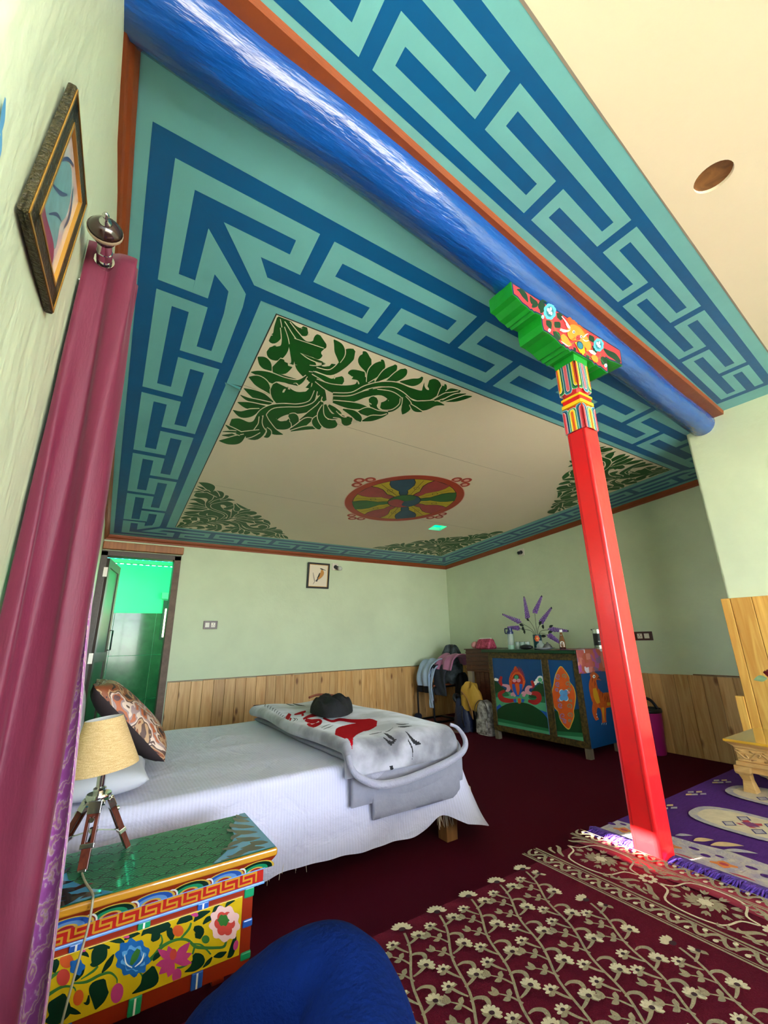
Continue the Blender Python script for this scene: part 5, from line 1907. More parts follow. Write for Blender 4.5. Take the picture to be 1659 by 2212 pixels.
for k in range(6):
    a = k * 1.047
    it.append((trd2, pp(blob(1395 + 46 * math.cos(a), 405 + 58 * math.sin(a), 34, 40, 14))))
it.append((tpk2, pp(blob(1440, 360, 30, 40, 14))))
it.append((tvg, pp(blob(1385, 380, 42, 44, 16, 0, 6, .15))))
it.append((tvg, pp(blob(1250, 525, 30, 32, 14))))
paint('flower_painting', it, pan, fP, step=.00002, base=.0005, label='painted blue, pink and white flowers with dark leaves on yellow')

# ================================================================== tripod lamp
LX, LY = .090, 1.85
lamp = thing('table_lamp', 'wooden tripod table lamp with a beige linen shade on the painted table', 'lamp', (LX, LY, TZ))
ldw = wood('lamp_dark_wood', '#4A1E14', '#6A3020', grain=(30, 30, 4), rough=.25)
MB().lathe([(.012, .655), (.012, .735)], (LX, LY, 0), 14).lathe([(.017, .645), (.019, .66), (.013, .664)], (LX, LY, 0), 16).build('stem', chrome, lamp, smooth=True, angle=.5)
hub = MB()
feet = [(.073, 1.772), (.196, 1.880), (-.004, 1.915)]
hubz = .645
MB().lathe([(.034, .628), (.036, .632), (.036, .642), (.034, .646)], (LX, LY, 0), 20).build('hub_plate', chrome, lamp, smooth=True, angle=.5)
for fx, fy in feet:
    d = Vector((fx - LX, fy - LY, 0))
    d.normalize()
    a = Vector((LX, LY, hubz - .018)) + d * .030
    e = Vector((fx, fy, TZ + .003))
    ax_ = (e - a).normalized()
    L = (e - a).length
    P = lambda k: a + (e - a) * k
    side_ = ax_.cross(d).normalized()
    leg = MB()
    leg.bar(P(.16) + side_ * .0115, P(.62) + side_ * .0115, .011, .016, up=d)
    leg.bar(P(.16) - side_ * .0115, P(.62) - side_ * .0115, .011, .016, up=d)
    leg.bar(P(.14), P(.22), .034, .016, up=d)
    leg.bar(P(.58), P(.97), .026, .015, up=d)
    lg_ = leg.build('leg', ldw, lamp, bevel=.0015)
    MB().bar(P(-.02), P(.17), .036, .020, up=d).tube([P(.02) + side_ * .026, P(.02) - side_ * .026], .007, 10).build('hinge_clip', chrome, lg_, bevel=.001)
    MB().bar(P(.60), P(.67), .037, .020, up=d).build('metal_band', chrome, lg_, bevel=.001)
    MB().bar(P(.94), P(.995), .020, .015, up=d).build('foot_tip', chrome, lg_, bevel=.001)
    MB().tube([P(.24) + d * .004, P(.24) + d * .016], .007, 10).build('wing_nut', chrome, lg_)
    b2 = MB()
    c_ = Vector((LX, LY, .545))
    b2.bar(c_, P(.64), .008, .003)
    b2.build('brace', chrome, lamp)
MB().lathe([(.012, .538), (.012, .55)], (LX, LY, 0), 12).build('brace_hub', chrome, lamp)
lin_ = D.materials.new('beige_linen')
lin_.use_nodes = True
nt = lin_.node_tree
b = nt.nodes['Principled BSDF']
b.inputs['Roughness'].default_value = .9
b.inputs['Base Color'].default_value = lin('#C9A468')
tcn = nt.nodes.new('ShaderNodeTexCoord')
add = nt.nodes.new('ShaderNodeMath')
add.operation = 'MULTIPLY'
w1 = nt.nodes.new('ShaderNodeTexNoise')
w1.inputs['Scale'].default_value = 1
m1 = nt.nodes.new('ShaderNodeMapping')
m1.inputs['Scale'].default_value = (900, 900, 40)
w2 = nt.nodes.new('ShaderNodeTexNoise')
w2.inputs['Scale'].default_value = 1
m2 = nt.nodes.new('ShaderNodeMapping')
m2.inputs['Scale'].default_value = (40, 40, 900)
for mm, ww_ in ((m1, w1), (m2, w2)):
    nt.links.new(tcn.outputs['Object'], mm.inputs['Vector'])
    nt.links.new(mm.outputs[0], ww_.inputs['Vector'])
nt.links.new(w1.outputs['Fac'], add.inputs[0])
nt.links.new(w2.outputs['Fac'], add.inputs[1])
rr = nt.nodes.new('ShaderNodeValToRGB')
rr.color_ramp.elements[0].position = .15
rr.color_ramp.elements[0].color = lin('#C09A62')
rr.color_ramp.elements[1].position = .36
rr.color_ramp.elements[1].color = lin('#E4C692')
nt.links.new(add.outputs[0], rr.inputs['Fac'])
nt.links.new(rr.outputs['Color'], b.inputs['Base Color'])
bpn = nt.nodes.new('ShaderNodeBump')
bpn.inputs['Strength'].default_value = .25
bpn.inputs['Distance'].default_value = .003
nt.links.new(add.outputs[0], bpn.inputs['Height'])
nt.links.new(bpn.outputs['Normal'], b.inputs['Normal'])
MATS['beige_linen'] = lin_
tilt = Matrix.Rotation(math.radians(-7), 4, Vector((.25, 1, 0)).normalized())
sc0 = Vector((LX, LY, .715))
shd = MB()
prof_o = [(.103, 0.0), (.103, .004), (.056, .150), (.056, .153)]
prof_i = [(.054, .153), (.054, .150), (.100, .004), (.100, 0.0)]
n = 40
for pr, mi in ((prof_o + [prof_i[0]], 0), (prof_i + [prof_o[0]], 1)):
    vs = [sc0 + (tilt.to_3x3() @ Vector((r * math.cos(2 * math.pi * j / n), r * math.sin(2 * math.pi * j / n), z))) for r, z in pr for j in range(n)]
    shd.add(vs, [(i * n + j, i * n + (j + 1) % n, (i + 1) * n + (j + 1) % n, (i + 1) * n + j) for i in range(len(pr) - 1) for j in range(n)], mi)
shd.build('shade', [lin_, M('white_shade_lining', '#E6E3E0', .8)], lamp, smooth=True, angle=.8)
cab_ = MB()
cab_.tube(cat([(.073, 1.765, TZ + .004), (.082, 1.70, TZ + .004), (.098, 1.62, TZ + .004), (.099, 1.578, TZ + .002), (.097, 1.574, TZ - .05), (.085, 1.585, .32), (.07, 1.588, .2), (.06, 1.59, .02)], 6), .003, 8)
cab_.build('power_cord', M('clear_grey_cord', '#B8AE96', .4), lamp, smooth=True)

# ================================================================== painted cabinet
CX0, CX1, CY0, CY1 = 3.98, 4.52, 2.69, 3.868
cab = thing('painted_cabinet', 'painted wooden cabinet with blue and green panels and a gold patterned frame', 'cabinet', ((CX0 + CX1) / 2, (CY0 + CY1) / 2, 0))
cfr = M('dark_gold_brocade_paint', '#2A2110', .45, .4, 38, .2, 60, hex2='#5C491E')
cblu = M('cabinet_blue', '#00457A', .4, .12, 5)
cgrn = M('cabinet_green', '#0A3F1E', .45, .12, 5)
clg = M('cabinet_light_green', '#4FA578', .45, .1, 7)
cmg = M('cabinet_mid_green', '#1F6E44', .45, .1, 7)
ctop = M('cabinet_top_green', '#123C22', .35)
MB().box(CX0 - .03, CX1, CY0 - .005, CY1 + .075, .925, .957).build('top', ctop, cab, bevel=.004)
for z0, z1 in ((.862, .925), (.088, .146)):
    MB().box(CX0, CX0 + .03, CY0, CY1, z0, z1).build('frame_rail', cfr, cab, bevel=.002)
for y0, y1 in ((CY0, CY0 + .053), (3.033, 3.113), (CY1 - .055, CY1)):
    MB().box(CX0 - .001, CX0 + .03, y0, y1, .146, .862).build('frame_stile', cfr, cab, bevel=.002)
MB().box(CX0 + .03, CX1, CY0 + .012, CY1, .088, .925).build('carcass', M('carcass_brown', '#2E2418', .6), cab)
side_p = MB().box(CX0 + .03, CX1, CY0, CY0 + .012, .088, .925).build('side_panel', cblu, cab)
for lx, ly in ((CX0, CY0), (CX0, CY1 - .06), (CX1 - .06, CY0), (CX1 - .06, CY1 - .06)):
    MB().box(lx, lx + .055, ly, ly + .055, 0, .088).build('leg', wood('grey_wood', '#6E6250', '#8C7E68'), cab, bevel=.003)
XP = CX0 + .012
P1 = (3.113, CY1 - .055, .146, .862)
P2_ = (CY0 + .053, 3.033, .146, .862)
c4 = crop(1040, 1360, 5.53)
fX = lambda u, v, h=0.0: Vector((XP - h, u, v))
for idx, (y0, y1, z0, z1) in enumerate((P1, P2_)):
    pnl = MB().box(XP, XP + .012, y0, y1, z0, z1).build('door', cblu, cab)
    bxx = lambda p: (min(y1 - .001, max(y0 + .001, p[0])), min(z1 - .001, max(z0 + .001, p[1])))
    pq = lambda pts: [bxx((lambda w: (w.y, w.z))(onx(*c4(p), XP))) for p in pts]
    SQ = lambda pts, n=5: pq(stroke(pts, n))
    it = []
    if idx == 0:
        it.append((clg, pq([(120, 700), (280, 740), (420, 760), (560, 760), (700, 700), (850, 640), (860, 1300), (120, 1300)])))
        it.append((cmg, pq(cat([(130, 690), (160, 620), (230, 680), (300, 740), (330, 790), (250, 800), (170, 810), (120, 800)], 4, True))))
        it.append((cgrn, pq(cat([(130, 690), (155, 610), (220, 660), (290, 720), (310, 745), (220, 740), (140, 770)], 4, True))))
        it.append((cmg, pq(cat([(560, 800), (640, 690), (700, 640), (820, 600), (840, 850), (700, 870), (620, 850)], 4, True))))
        it.append((cgrn, pq(cat([(570, 790), (650, 680), (720, 640), (830, 600), (840, 780), (700, 800), (640, 820)], 4, True))))
        it.append((tblu, pq([(120, 910), (220, 890), (260, 940), (170, 1010), (120, 1000)])))
        it.append((tblu, pq([(640, 940), (760, 980), (850, 1000), (850, 1120), (780, 1080)])))
        it.append((cgrn, pq(cat([(130, 1060), (190, 960), (300, 890), (420, 870), (540, 880), (650, 930), (740, 1000), (800, 1090), (830, 1230), (830, 1200), (500, 1130), (150, 1070)], 3, True))))
        it.append((cmg, pq([(120, 1045), (840, 1190), (840, 1225), (120, 1085)])))
        it.append((clg, pq([(120, 1090), (840, 1230), (840, 1300), (120, 1300)])))
        for (cx_, cy_, r) in ((170, 595, 18), (190, 600, 16), (700, 590, 40), (670, 610, 28), (730, 620, 28), (640, 640, 24)):
            it.append((wht, pq(blob(cx_, cy_, r, r, 14))))
        for (cx_, cy_, r) in ((700, 600, 26), (730, 632, 16)):
            it.append((clg, pq(blob(cx_, cy_, r, r, 14))))
        cred = M('cabinet_red', '#B01C20', .45, .1, 9)
        for s_ in ([(240, 560, 30), (225, 620, 40), (250, 670, 30)], [(280, 730, 30), (220, 770, 50), (250, 830, 60), (340, 850, 50), (410, 840, 30)], [(560, 850, 30), (640, 870, 60), (690, 830, 60), (670, 770, 60), (600, 760, 40)], [(600, 610, 30), (620, 670, 36), (590, 700, 24)]):
            it.append((cred, SQ(s_)))
        cpink = M('cabinet_pink', '#DE9AA8', .45)
        for s_ in ([(250, 660, 20), (320, 680, 44), (320, 720, 44), (290, 735, 12)], [(610, 685, 14), (560, 690, 44), (545, 740, 50), (600, 770, 30)], [(350, 780, 30), (390, 770, 50), (400, 800, 20)], [(480, 770, 30), (510, 760, 50), (500, 800, 30)]):
            it.append((cpink, SQ(s_)))
        it.append((orng, pq(cat([(405, 435), (450, 500), (500, 560), (525, 620), (500, 700), (450, 750), (390, 750), (345, 690), (330, 610), (350, 530), (380, 490)], 4, True))))
        for k in range(16):
            a = -math.pi * (k + .5) / 16
            it.append((cred, SQ([(430 + 78 * math.cos(a), 620 + 130 * math.sin(a) * .9, 14), (430 + 92 * math.cos(a) * 1.02, 605 + 165 * math.sin(a), 2)])))
        it.append((cred, pq(blob(430, 620, 66, 90, 20))))
        it.append((tlf, pq(blob(418, 570, 34, 34, 16))))
        it.append((clg, pq(blob(418, 570, 24, 26, 14))))
        it.append((cpink, pq(blob(395, 608, 24, 22, 14))))
        it.append((cpink, pq(blob(445, 608, 24, 22, 14))))
        for s_, mt in (([(380, 650, 30), (395, 720, 40), (430, 800, 16)], tblu), ([(475, 650, 34), (465, 720, 40), (440, 800, 16)], tblu), ([(425, 640, 40), (435, 710, 44), (440, 780, 14)], orng), ([(395, 830, 40), (410, 870, 24)], tblu), ([(500, 830, 40), (490, 870, 24)], tblu), ([(450, 820, 34), (455, 870, 36), (455, 885, 10)], orng)):
            it.append((mt, SQ(s_)))
        paint('jewel_painting', it, pnl, fX, step=.00002, label='painted flaming jewel with red ribbons above green hills')
        MB().box(XP - .004, XP, 3.118, 3.126, z0, z1).build('edge_line', tlbl, pnl)
    else:
        it.append((cgrn, pq([(780, 960), (1250, 960), (1250, 1400), (780, 1400)])))
        it.append((cmg, pq([(780, 1190), (1250, 1240), (1250, 1400), (780, 1400)])))
        it.append((clg, pq([(780, 1235), (1250, 1290), (1250, 1400), (780, 1400)])))
        med = cat([(945, 435), (1010, 500), (1050, 570), (1055, 620), (1105, 690), (1130, 790), (1120, 900), (1105, 970), (1110, 1040), (1080, 1130), (1045, 1195), (985, 1150), (935, 1070), (915, 985), (870, 930), (840, 830), (840, 740), (860, 650), (870, 590), (890, 520)], 4, True)
        it.append((tgld2, pq(med)))
        it.append((orng, pq([(985 + (p[0] - 985) * .93, 800 + (p[1] - 800) * .965) for p in med])))
        lil = M('cabinet_lilac', '#8A78B4', .45)
        sage = M('cabinet_sage', '#7E8F70', .45)
        k = 0
        for (cx_, cy_, r, sg) in ((915, 560, 34, 1), (985, 555, 30, -1), (912, 650, 30, 1), (1030, 650, 34, -1), (905, 715, 22, 1), (1045, 715, 22, -1), (945, 905, 32, 1), (1050, 915, 34, -1), (970, 1030, 40, 1), (1055, 1020, 34, -1), (1000, 1090, 26, 1), (1050, 1090, 20, -1), (930, 840, 20, 1), (1060, 850, 20, -1)):
            pts = []
            for j in range(14):
                a = sg * (j * .62) + 1
                rr_ = r * (1 - j / 15)
                pts.append((cx_ + rr_ * math.cos(a), cy_ + rr_ * math.sin(a), 12 - j * .5))
            it.append(((lil, sage)[k % 2], SQ(pts, 3)))
            k += 1
        for j in range(4):
            a = math.pi / 4 + j * math.pi / 2
            it.append((wht, pq(blob(985 + 42 * math.cos(a), 785 + 58 * math.sin(a), 26, 30, 14))))
        for j in range(4):
            a = math.pi / 4 + j * math.pi / 2
            it.append((tbf2, pq(blob(985 + 30 * math.cos(a), 785 + 42 * math.sin(a), 30, 36, 16))))
        it.append((tlbl, pq(blob(987, 785, 16, 20, 12))))
        paint('medallion_painting', it, pnl, fX, step=.00002, label='painted orange medallion with a blue flower')
        MB().lathe([(.004, 0), (.011, .004), (.013, .012), (.007, .02), (0, .022)], (XP - .001, 2.836, .563), 14, axis=(-1, 0, 0)).build('knob', M('rose_knob', '#C87A78', .4), pnl, smooth=True)
# tiger on the end panel
fS = lambda u, v, h=0.0: Vector((u, CY0 - h, v))
bxs = lambda p: (min(CX1 - .01, max(CX0 + .032, p[0])), min(.92, max(.09, p[1])))
pq = lambda pts: [bxs((lambda w: (w.x, w.z))(ony(*c4(p), CY0))) for p in pts]
SQ = lambda pts, n=5: pq(stroke(pts, n))
tg = M('tiger_orange', '#B8501A', .45, .25, 30)
tgy = M('tiger_yellow', '#C8921E', .45)
it = []
for s_ in ([(1340, 560, 60), (1330, 640, 90), (1350, 740, 120), (1420, 840, 190), (1520, 840, 180), (1700, 830, 180), (1800, 840, 160)], [(1310, 520, 50), (1350, 560, 90), (1400, 620, 60), (1420, 600, 30)], [(1380, 850, 90), (1350, 950, 60), (1360, 1030, 46), (1385, 1080, 40)], [(1440, 870, 90), (1460, 980, 56), (1465, 1080, 50), (1470, 1110, 60)], [(1780, 850, 110), (1800, 980, 70), (1800, 1100, 56)], [(1700, 880, 90), (1690, 980, 60), (1700, 1100, 50)], [(1300, 520, 14), (1310, 480, 20), (1330, 500, 10)]):
    it.append((tg, SQ(s_)))
for s_ in ([(1350, 700, 40), (1370, 800, 60), (1400, 880, 40)], [(1450, 930, 30), (1455, 1010, 22), (1465, 1090, 14)], [(1500, 890, 40), (1600, 880, 30)]):
    it.append((tgy, SQ(s_)))
for k in range(16):
    x_ = 1300 + k * 30
    y_ = 600 + min(k, 5) * 45
    it.append((maroonp, SQ([(x_ + 20, y_ - 30, 4), (x_ + 26, y_, 9), (x_ + 20, y_ + 36, 3)])))
it.append((wht, pq(blob(1343, 560, 16, 20, 12))))
it.append((blackp, pq(blob(1345, 562, 7, 9, 8))))
it.append((blackp, SQ([(1385, 590, 6), (1400, 570, 14), (1412, 590, 4)])))
for x_ in (1440, 1465, 1490):
    it.append((wht, SQ([(x_, 1115, 8), (x_ - 3, 1140, 2)])))
for x_, y_ in ((1375, 1010), (1380, 1045)):
    it.append((wht, pq(blob(x_, y_, 6, 6, 8))))
paint('tiger_painting', it, side_p, fS, step=.00003, label='painted orange tiger on blue')
# printed cloth over the end of the cabinet top
pc_ = D.materials.new('pink_patch_print')
pc_.use_nodes = True
nt = pc_.node_tree
b = nt.nodes['Principled BSDF']
b.inputs['Roughness'].default_value = .6
tcn = nt.nodes.new('ShaderNodeTexCoord')
bk = nt.nodes.new('ShaderNodeTexVoronoi')
bk.distance = 'CHEBYCHEV'
bk.inputs['Scale'].default_value = 16
nt.links.new(tcn.outputs['Object'], bk.inputs['Vector'])
rr = nt.nodes.new('ShaderNodeValToRGB')
rr.color_ramp.interpolation = 'CONSTANT'
for i, (p, h) in enumerate(((0, '#B0583E'), (.3, '#C8786A'), (.5, '#A0508C'), (.62, '#D9CCD6'), (.75, '#B85A52'), (.88, '#7A5A78'))):
    e = rr.color_ramp.elements[i] if i < 2 else rr.color_ramp.elements.new(p)
    e.position = p
    e.color = lin(h)
sp = nt.nodes.new('ShaderNodeSeparateColor')
nt.links.new(bk.outputs['Color'], sp.inputs[0])
nt.links.new(sp.outputs[0], rr.inputs['Fac'])
nt.links.new(rr.outputs['Color'], b.inputs['Base Color'])
MATS['pink_patch_print'] = pc_
cm_ = MB()


def tcl(u, v):
    x = CX0 - .02 + (CX1 - CX0 + .0) * u
    s = v * .52
    if s < .30:
        return Vector((x, CY0 + .28 - s, .9605 + .0012 * math.sin(x * 40)))
    q = s - .30
    return Vector((x, CY0 - .016 - .004 * math.sin(u * 20) * min(1, q * 8), .9605 - max(0, q) * .98 - .004 * math.sin(u * 9)))


tag(cm_.grid(tcl, 30, 40).build('table_runner', pc_, smooth=True, solid=.0015, angle=.9), 'pink and orange patchwork cloth hanging over the end of the painted cabinet', 'cloth')

# ---- things on the cabinet
ZK = .9575
t = thing('floral_pouch', 'dark red floral pouch at the far end of the cabinet top', 'pouch', (4.2, 4.06, ZK))
MB().hexa([(4.12, 3.99, ZK), (4.30, 3.99, ZK), (4.30, 4.23, ZK), (4.12, 4.23, ZK), (4.17, 4.0, ZK + .125), (4.25, 4.0, ZK + .125), (4.25, 4.22, ZK + .12), (4.17, 4.22, ZK + .12)]).build('pouch_body', M('crimson_floral', '#7E1230', .45, hex2='#C0506E', vscale=26), t, bevel=.025, seg=4)
MB().tube([(4.21, 4.01, ZK + .127), (4.21, 4.21, ZK + .123)], .005, 8).build('zip', wht, t)
q = MB().sphere((4.2, 4.292, ZK + .046), .06, .046, .046)
tag(q.build('cloth_roll', M('peach_cloth', '#C88A86', .8), smooth=True), 'small rolled peach cloth beside the red pouch', 'cloth')

clearg = glass('clear_glass', '#E8F2EE', .03, .72)
bcap = M('navy_plastic', '#1B2A5C', .3)
wx_, wy_ = 4.17, 3.66
t = thing('water_bottle', 'clear glass water bottle with a navy lid and handle', 'bottle', (wx_, wy_, ZK))
MB().lathe([(.036, 0), (.038, .004), (.038, .17), (.033, .185), (.033, .19)], (wx_, wy_, ZK), 22).build('bottle_body', clearg, t, smooth=True, angle=.8)
MB().lathe([(.039, .172), (.039, .198), (.030, .204), (.030, .214), (.026, .218), (.026, .236), (.030, .238), (.030, .243), (0, .244)], (wx_, wy_, ZK), 22).build('lid', bcap, t, smooth=True, angle=.5)
MB().tube(cat([(wx_, wy_ + .036, ZK + .185), (wx_, wy_ + .07, ZK + .18), (wx_, wy_ + .078, ZK + .21), (wx_, wy_ + .07, ZK + .235), (wx_, wy_ + .03, ZK + .232)], 5), .007, 8).build('handle', bcap, t, smooth=True)
MB().lathe([(.0395, 0), (.0395, .045)], (wx_, wy_, ZK), 22, caps=False).build('base_band', M('mint_base', '#9CC8B8', .3), t, smooth=True)
for i, (gx_, gy_) in enumerate(((4.17, 3.56), (4.17, 3.492), (4.17, 3.424))):
    t = thing('drinking_glass', ('left', 'middle', 'right')[i] + ' one of three small clear glasses in a row by the bottle', 'glass', (gx_, gy_, ZK), 'small glasses on the cabinet')
    MB().lathe([(.026, 0), (.028, .003), (.031, .082), (.029, .082), (.025, .008), (0, .008)], (gx_, gy_, ZK), 20).build('tumbler', clearg, t, smooth=True, angle=.7)
    MB().lathe([(.0312, .078), (.0312, .083), (.0288, .083)], (gx_, gy_, ZK), 20, caps=False).build('rim', M('rim_silver', '#9AA29E', .2, metal=.6), t, smooth=True)
q = MB().sphere((4.07, 3.36, ZK + .026), .055, .085, .026, 18, 8)
tag(q.build('phone_pouch', M('black_nylon', '#121216', .5, .2, 30, .4, 80), smooth=True), 'crumpled black pouch lying in front of the small glasses', 'pouch')
vx, vy = 4.24, 3.33
t = thing('flower_vase', 'dark teal tin vase with an orange flower and artificial purple flower spikes', 'vase', (vx, vy, ZK))
MB().lathe([(.045, 0), (.047, .003), (.049, .158), (.046, .158), (.043, .01), (0, .01)], (vx, vy, ZK), 26).build('vase_body', M('teal_tin', '#14404C', .3, .3, 20, metal=.1), t, smooth=True, angle=.7)
it = []
fv = lambda u, v, h=0.0: Vector((vx + (.0488 + h) * math.cos(math.pi + .35 + u / .049), vy + (.0488 + h) * math.sin(math.pi + .35 + u / .049), ZK + v))
for k in range(6):
    a = k * math.pi / 3
    it.append((orng, blob(.012 + .018 * math.cos(a), .115 + .022 * math.sin(a), .012, .014, 10)))
it.append((tgld2, blob(.012, .115, .009, .01, 10)))
paint('orange_flower_print', it, t, fv, base=.001)
stm = M('dark_stem', '#2E3A28', .7)
pur = M('lilac_petal', '#6A3C9A', .7, hex2='#9A72BE', vscale=60)
dlf = M('deep_leaf', '#18241A', .6)
random.seed(17)
base0 = Vector((vx, vy, ZK + .15))
spikes = [((1140, 1335), (1132, 1290)), ((1155, 1323), (1170, 1288)), ((1168, 1345), (1191, 1313)), ((1122, 1343), (1086, 1327)), ((1120, 1357), (1097, 1355)), ((1188, 1359), (1227, 1363)), ((1186, 1372), (1216, 1395))]
for (pa, pb) in spikes:
    dxs = random.uniform(-.04, .05)
    A, B_ = onx(*pa, vx + dxs), onx(*pb, vx + dxs)
    B_.z = max(B_.z, ZK + .05)
    st = cat([base0 + Vector((random.uniform(-.02, .02), random.uniform(-.02, .02), -.10)), base0 + (A - base0) * .25 + Vector((0, 0, .02)), A + (base0 - A) * .12, A], 5)
    sk = MB().tube(st, .0025, 6).build('stem', stm, t, smooth=True)
    m = MB()
    d = (B_ - A)
    L = d.length
    d.normalize()
    ref = Vector((0, 0, 1)) if abs(d.z) < .9 else Vector((1, 0, 0))
    s1 = d.cross(ref).normalized()
    s2 = d.cross(s1)
    nb = 70
    for j in range(nb):
        f = j / nb
        a = j * 2.4
        r = .019 * (1 - .75 * f) + .004
        c_ = A + d * (L * f) + (s1 * math.cos(a) + s2 * math.sin(a)) * r
        m.sphere(c_, .0095 * (1 - .5 * f), None, None, 6, 4)
    m.tube([A, B_], [.008, .003], 6)
    fs_ = m.build('flower_spike', pur, t, smooth=True)
    fs_['kind'] = 'stuff'
    tp = MB().sphere(B_, .007, .007, .012, 6, 4).build('bud_tip', dlf, t, smooth=True)
for (px_, py_, w_) in ((1140, 1338, .05), (1126, 1350, .055), (1130, 1358, .06), (1167, 1346, .06), (1173, 1354, .055), (1188, 1366, .06), (1174, 1374, .06), (1133, 1365, .05), (1190, 1353, .05)):
    c_ = onx(px_, py_, vx - .01)
    an = random.uniform(0, 6.28)
    u1 = Vector((random.uniform(-.4, .4), math.cos(an), math.sin(an))).normalized()
    u2 = Vector((1, .2, 0)).cross(u1).normalized()
    m = MB()
    ol = [(-.5, 0), (-.25, .22), (.1, .28), (.35, .15), (.55, 0), (.35, -.15), (.1, -.28), (-.25, -.22)]
    vs = [c_ + u1 * (a_ * w_) + u2 * (b_ * w_) + Vector((.012 * (a_ * a_ * 2 - abs(b_)), 0, 0)) for a_, b_ in ol] + [c_]
    m.add(vs, [(i, (i + 1) % 8, 8) for i in range(8)])
    m.build('leaf', dlf, t, solid=.001)
t = thing('dinner_plate', 'white plate with a clear glass bowl on the cabinet top', 'plate', (4.12, 3.17, ZK))
MB().lathe([(.05, 0), (.055, .002), (.115, .016), (.118, .019), (.112, .019), (.055, .006), (0, .006)], (4.12, 3.17, ZK), 36).build('plate_disc', M('white_china', '#D9D4DC', .15, coat=.5), t, smooth=True, angle=.8)
q = MB().lathe([(.03, 0), (.046, .012), (.05, .035), (.035, .058), (.02, .064), (.018, .08), (.024, .086)], (4.12, 3.20, ZK + .0075), 20)
tag(q.build('glass_jar', clearg, smooth=True), 'small clear glass jar standing on the white plate', 'jar')
q = MB().lathe([(.045, 0), (.05, .01), (.03, .04), (.008, .055), (.012, .062), (0, .065)], (4.12, 3.115, ZK + .012), 20)
tag(q.build('smoked_dome', glass('smoked_glass', '#8A8A84', .08, .45), smooth=True), 'smoky glass dome lying on the white plate', 'bowl')
kx, ky = 4.08, 2.90
t = thing('ketchup_bottle', 'glass sauce bottle with a white cap and pale label beside the plate', 'bottle', (kx, ky, ZK))
MB().lathe([(.027, 0), (.031, .004), (.032, .02), (.030, .09), (.021, .13), (.014, .155), (.013, .178)], (kx, ky, ZK), 8).build('bottle_body', M('brown_sauce', '#6E4426', .15, hex2='#8A5A34', vscale=14, coat=.7), t, smooth=True, angle=.5)
MB().lathe([(.0155, .175), (.0165, .178), (.0165, .196), (.014, .199), (0, .199)], (kx, ky, ZK), 16).build('cap', wht, t, smooth=True, angle=.6)
MB().lathe([(.0322, .0), (.0325, .026)], (kx, ky, ZK), 8, caps=False).build('dark_base', M('dark_sauce', '#3A1414', .2), t)
lbl = [(-.019, .028), (.019, .028), (.022, .05), (.021, .072), (.013, .082), (0, .085), (-.013, .082), (-.021, .072), (-.022, .05)]
fk = lambda u, v, h=0.0: Vector((kx + (.0325 + h) * math.cos(math.pi + .55 + u / .033), ky + (.0325 + h) * math.sin(math.pi + .55 + u / .033), ZK + v))
paint('label', [(M('sauce_label', '#DED8D0', .5), lbl), (M('label_grey', '#8A8480', .5), [(-.013, .060), (.013, .060), (.013, .066), (-.013, .066)]), (M('label_grey', '#8A8480', .5), [(-.010, .050), (.010, .050), (.010, .053), (-.010, .053)]), (blackp, blob(0, .040, .004, .005, 10)), (M('label_grey', '#8A8480', .5), blob(0, .145, .006, .006, 10))], t, fk, base=.0008)
ex = 4.42
ey = onx(1296, 1390, ex).y
t = thing('electric_kettle', 'black and steel electric kettle on the patchwork cloth beside the pillar', 'kettle', (ex, ey, ZK + .004))
zk = ZK + .004
MB().lathe([(.058, .02), (.058, .03), (.056, .155), (.054, .16)], (ex, ey, zk), 26).build('kettle_body', blk, t, smooth=True, angle=.6)
MB().lathe([(.064, 0), (.064, .012), (.0595, .014), (.0595, .032)], (ex, ey, zk), 26).build('steel_base', chrome, t, smooth=True, angle=.5)
MB().lathe([(.057, .150), (.057, .190), (.052, .196), (.02, .20), (0, .20)], (ex, ey, zk), 26).build('steel_collar', chrome, t, smooth=True, angle=.5)
MB().hexa([(ex - .012, ey + .05, zk + .172), (ex + .012, ey + .05, zk + .172), (ex + .006, ey + .075, zk + .185), (ex - .006, ey + .075, zk + .185), (ex - .012, ey + .05, zk + .194), (ex + .012, ey + .05, zk + .194), (ex + .006, ey + .08, zk + .196), (ex - .006, ey + .08, zk + .196)]).build('spout', blk, t, bevel=.003)
MB().tube(cat([(ex, ey - .05, zk + .185), (ex, ey - .10, zk + .18), (ex, ey - .105, zk + .10), (ex, ey - .058, zk + .04)], 6), .010, 8).build('handle', blk, t, smooth=True)
paint('steel_mark', [(chrome, [(-.012, .070), (.010, .070), (.010, .073), (-.012, .073)])], t, lambda u, v, h: Vector((ex + (.0575 + h) * math.cos(math.pi + .5 + u / .058), ey + (.0575 + h) * math.sin(math.pi + .5 + u / .058), zk + v)), base=.001)
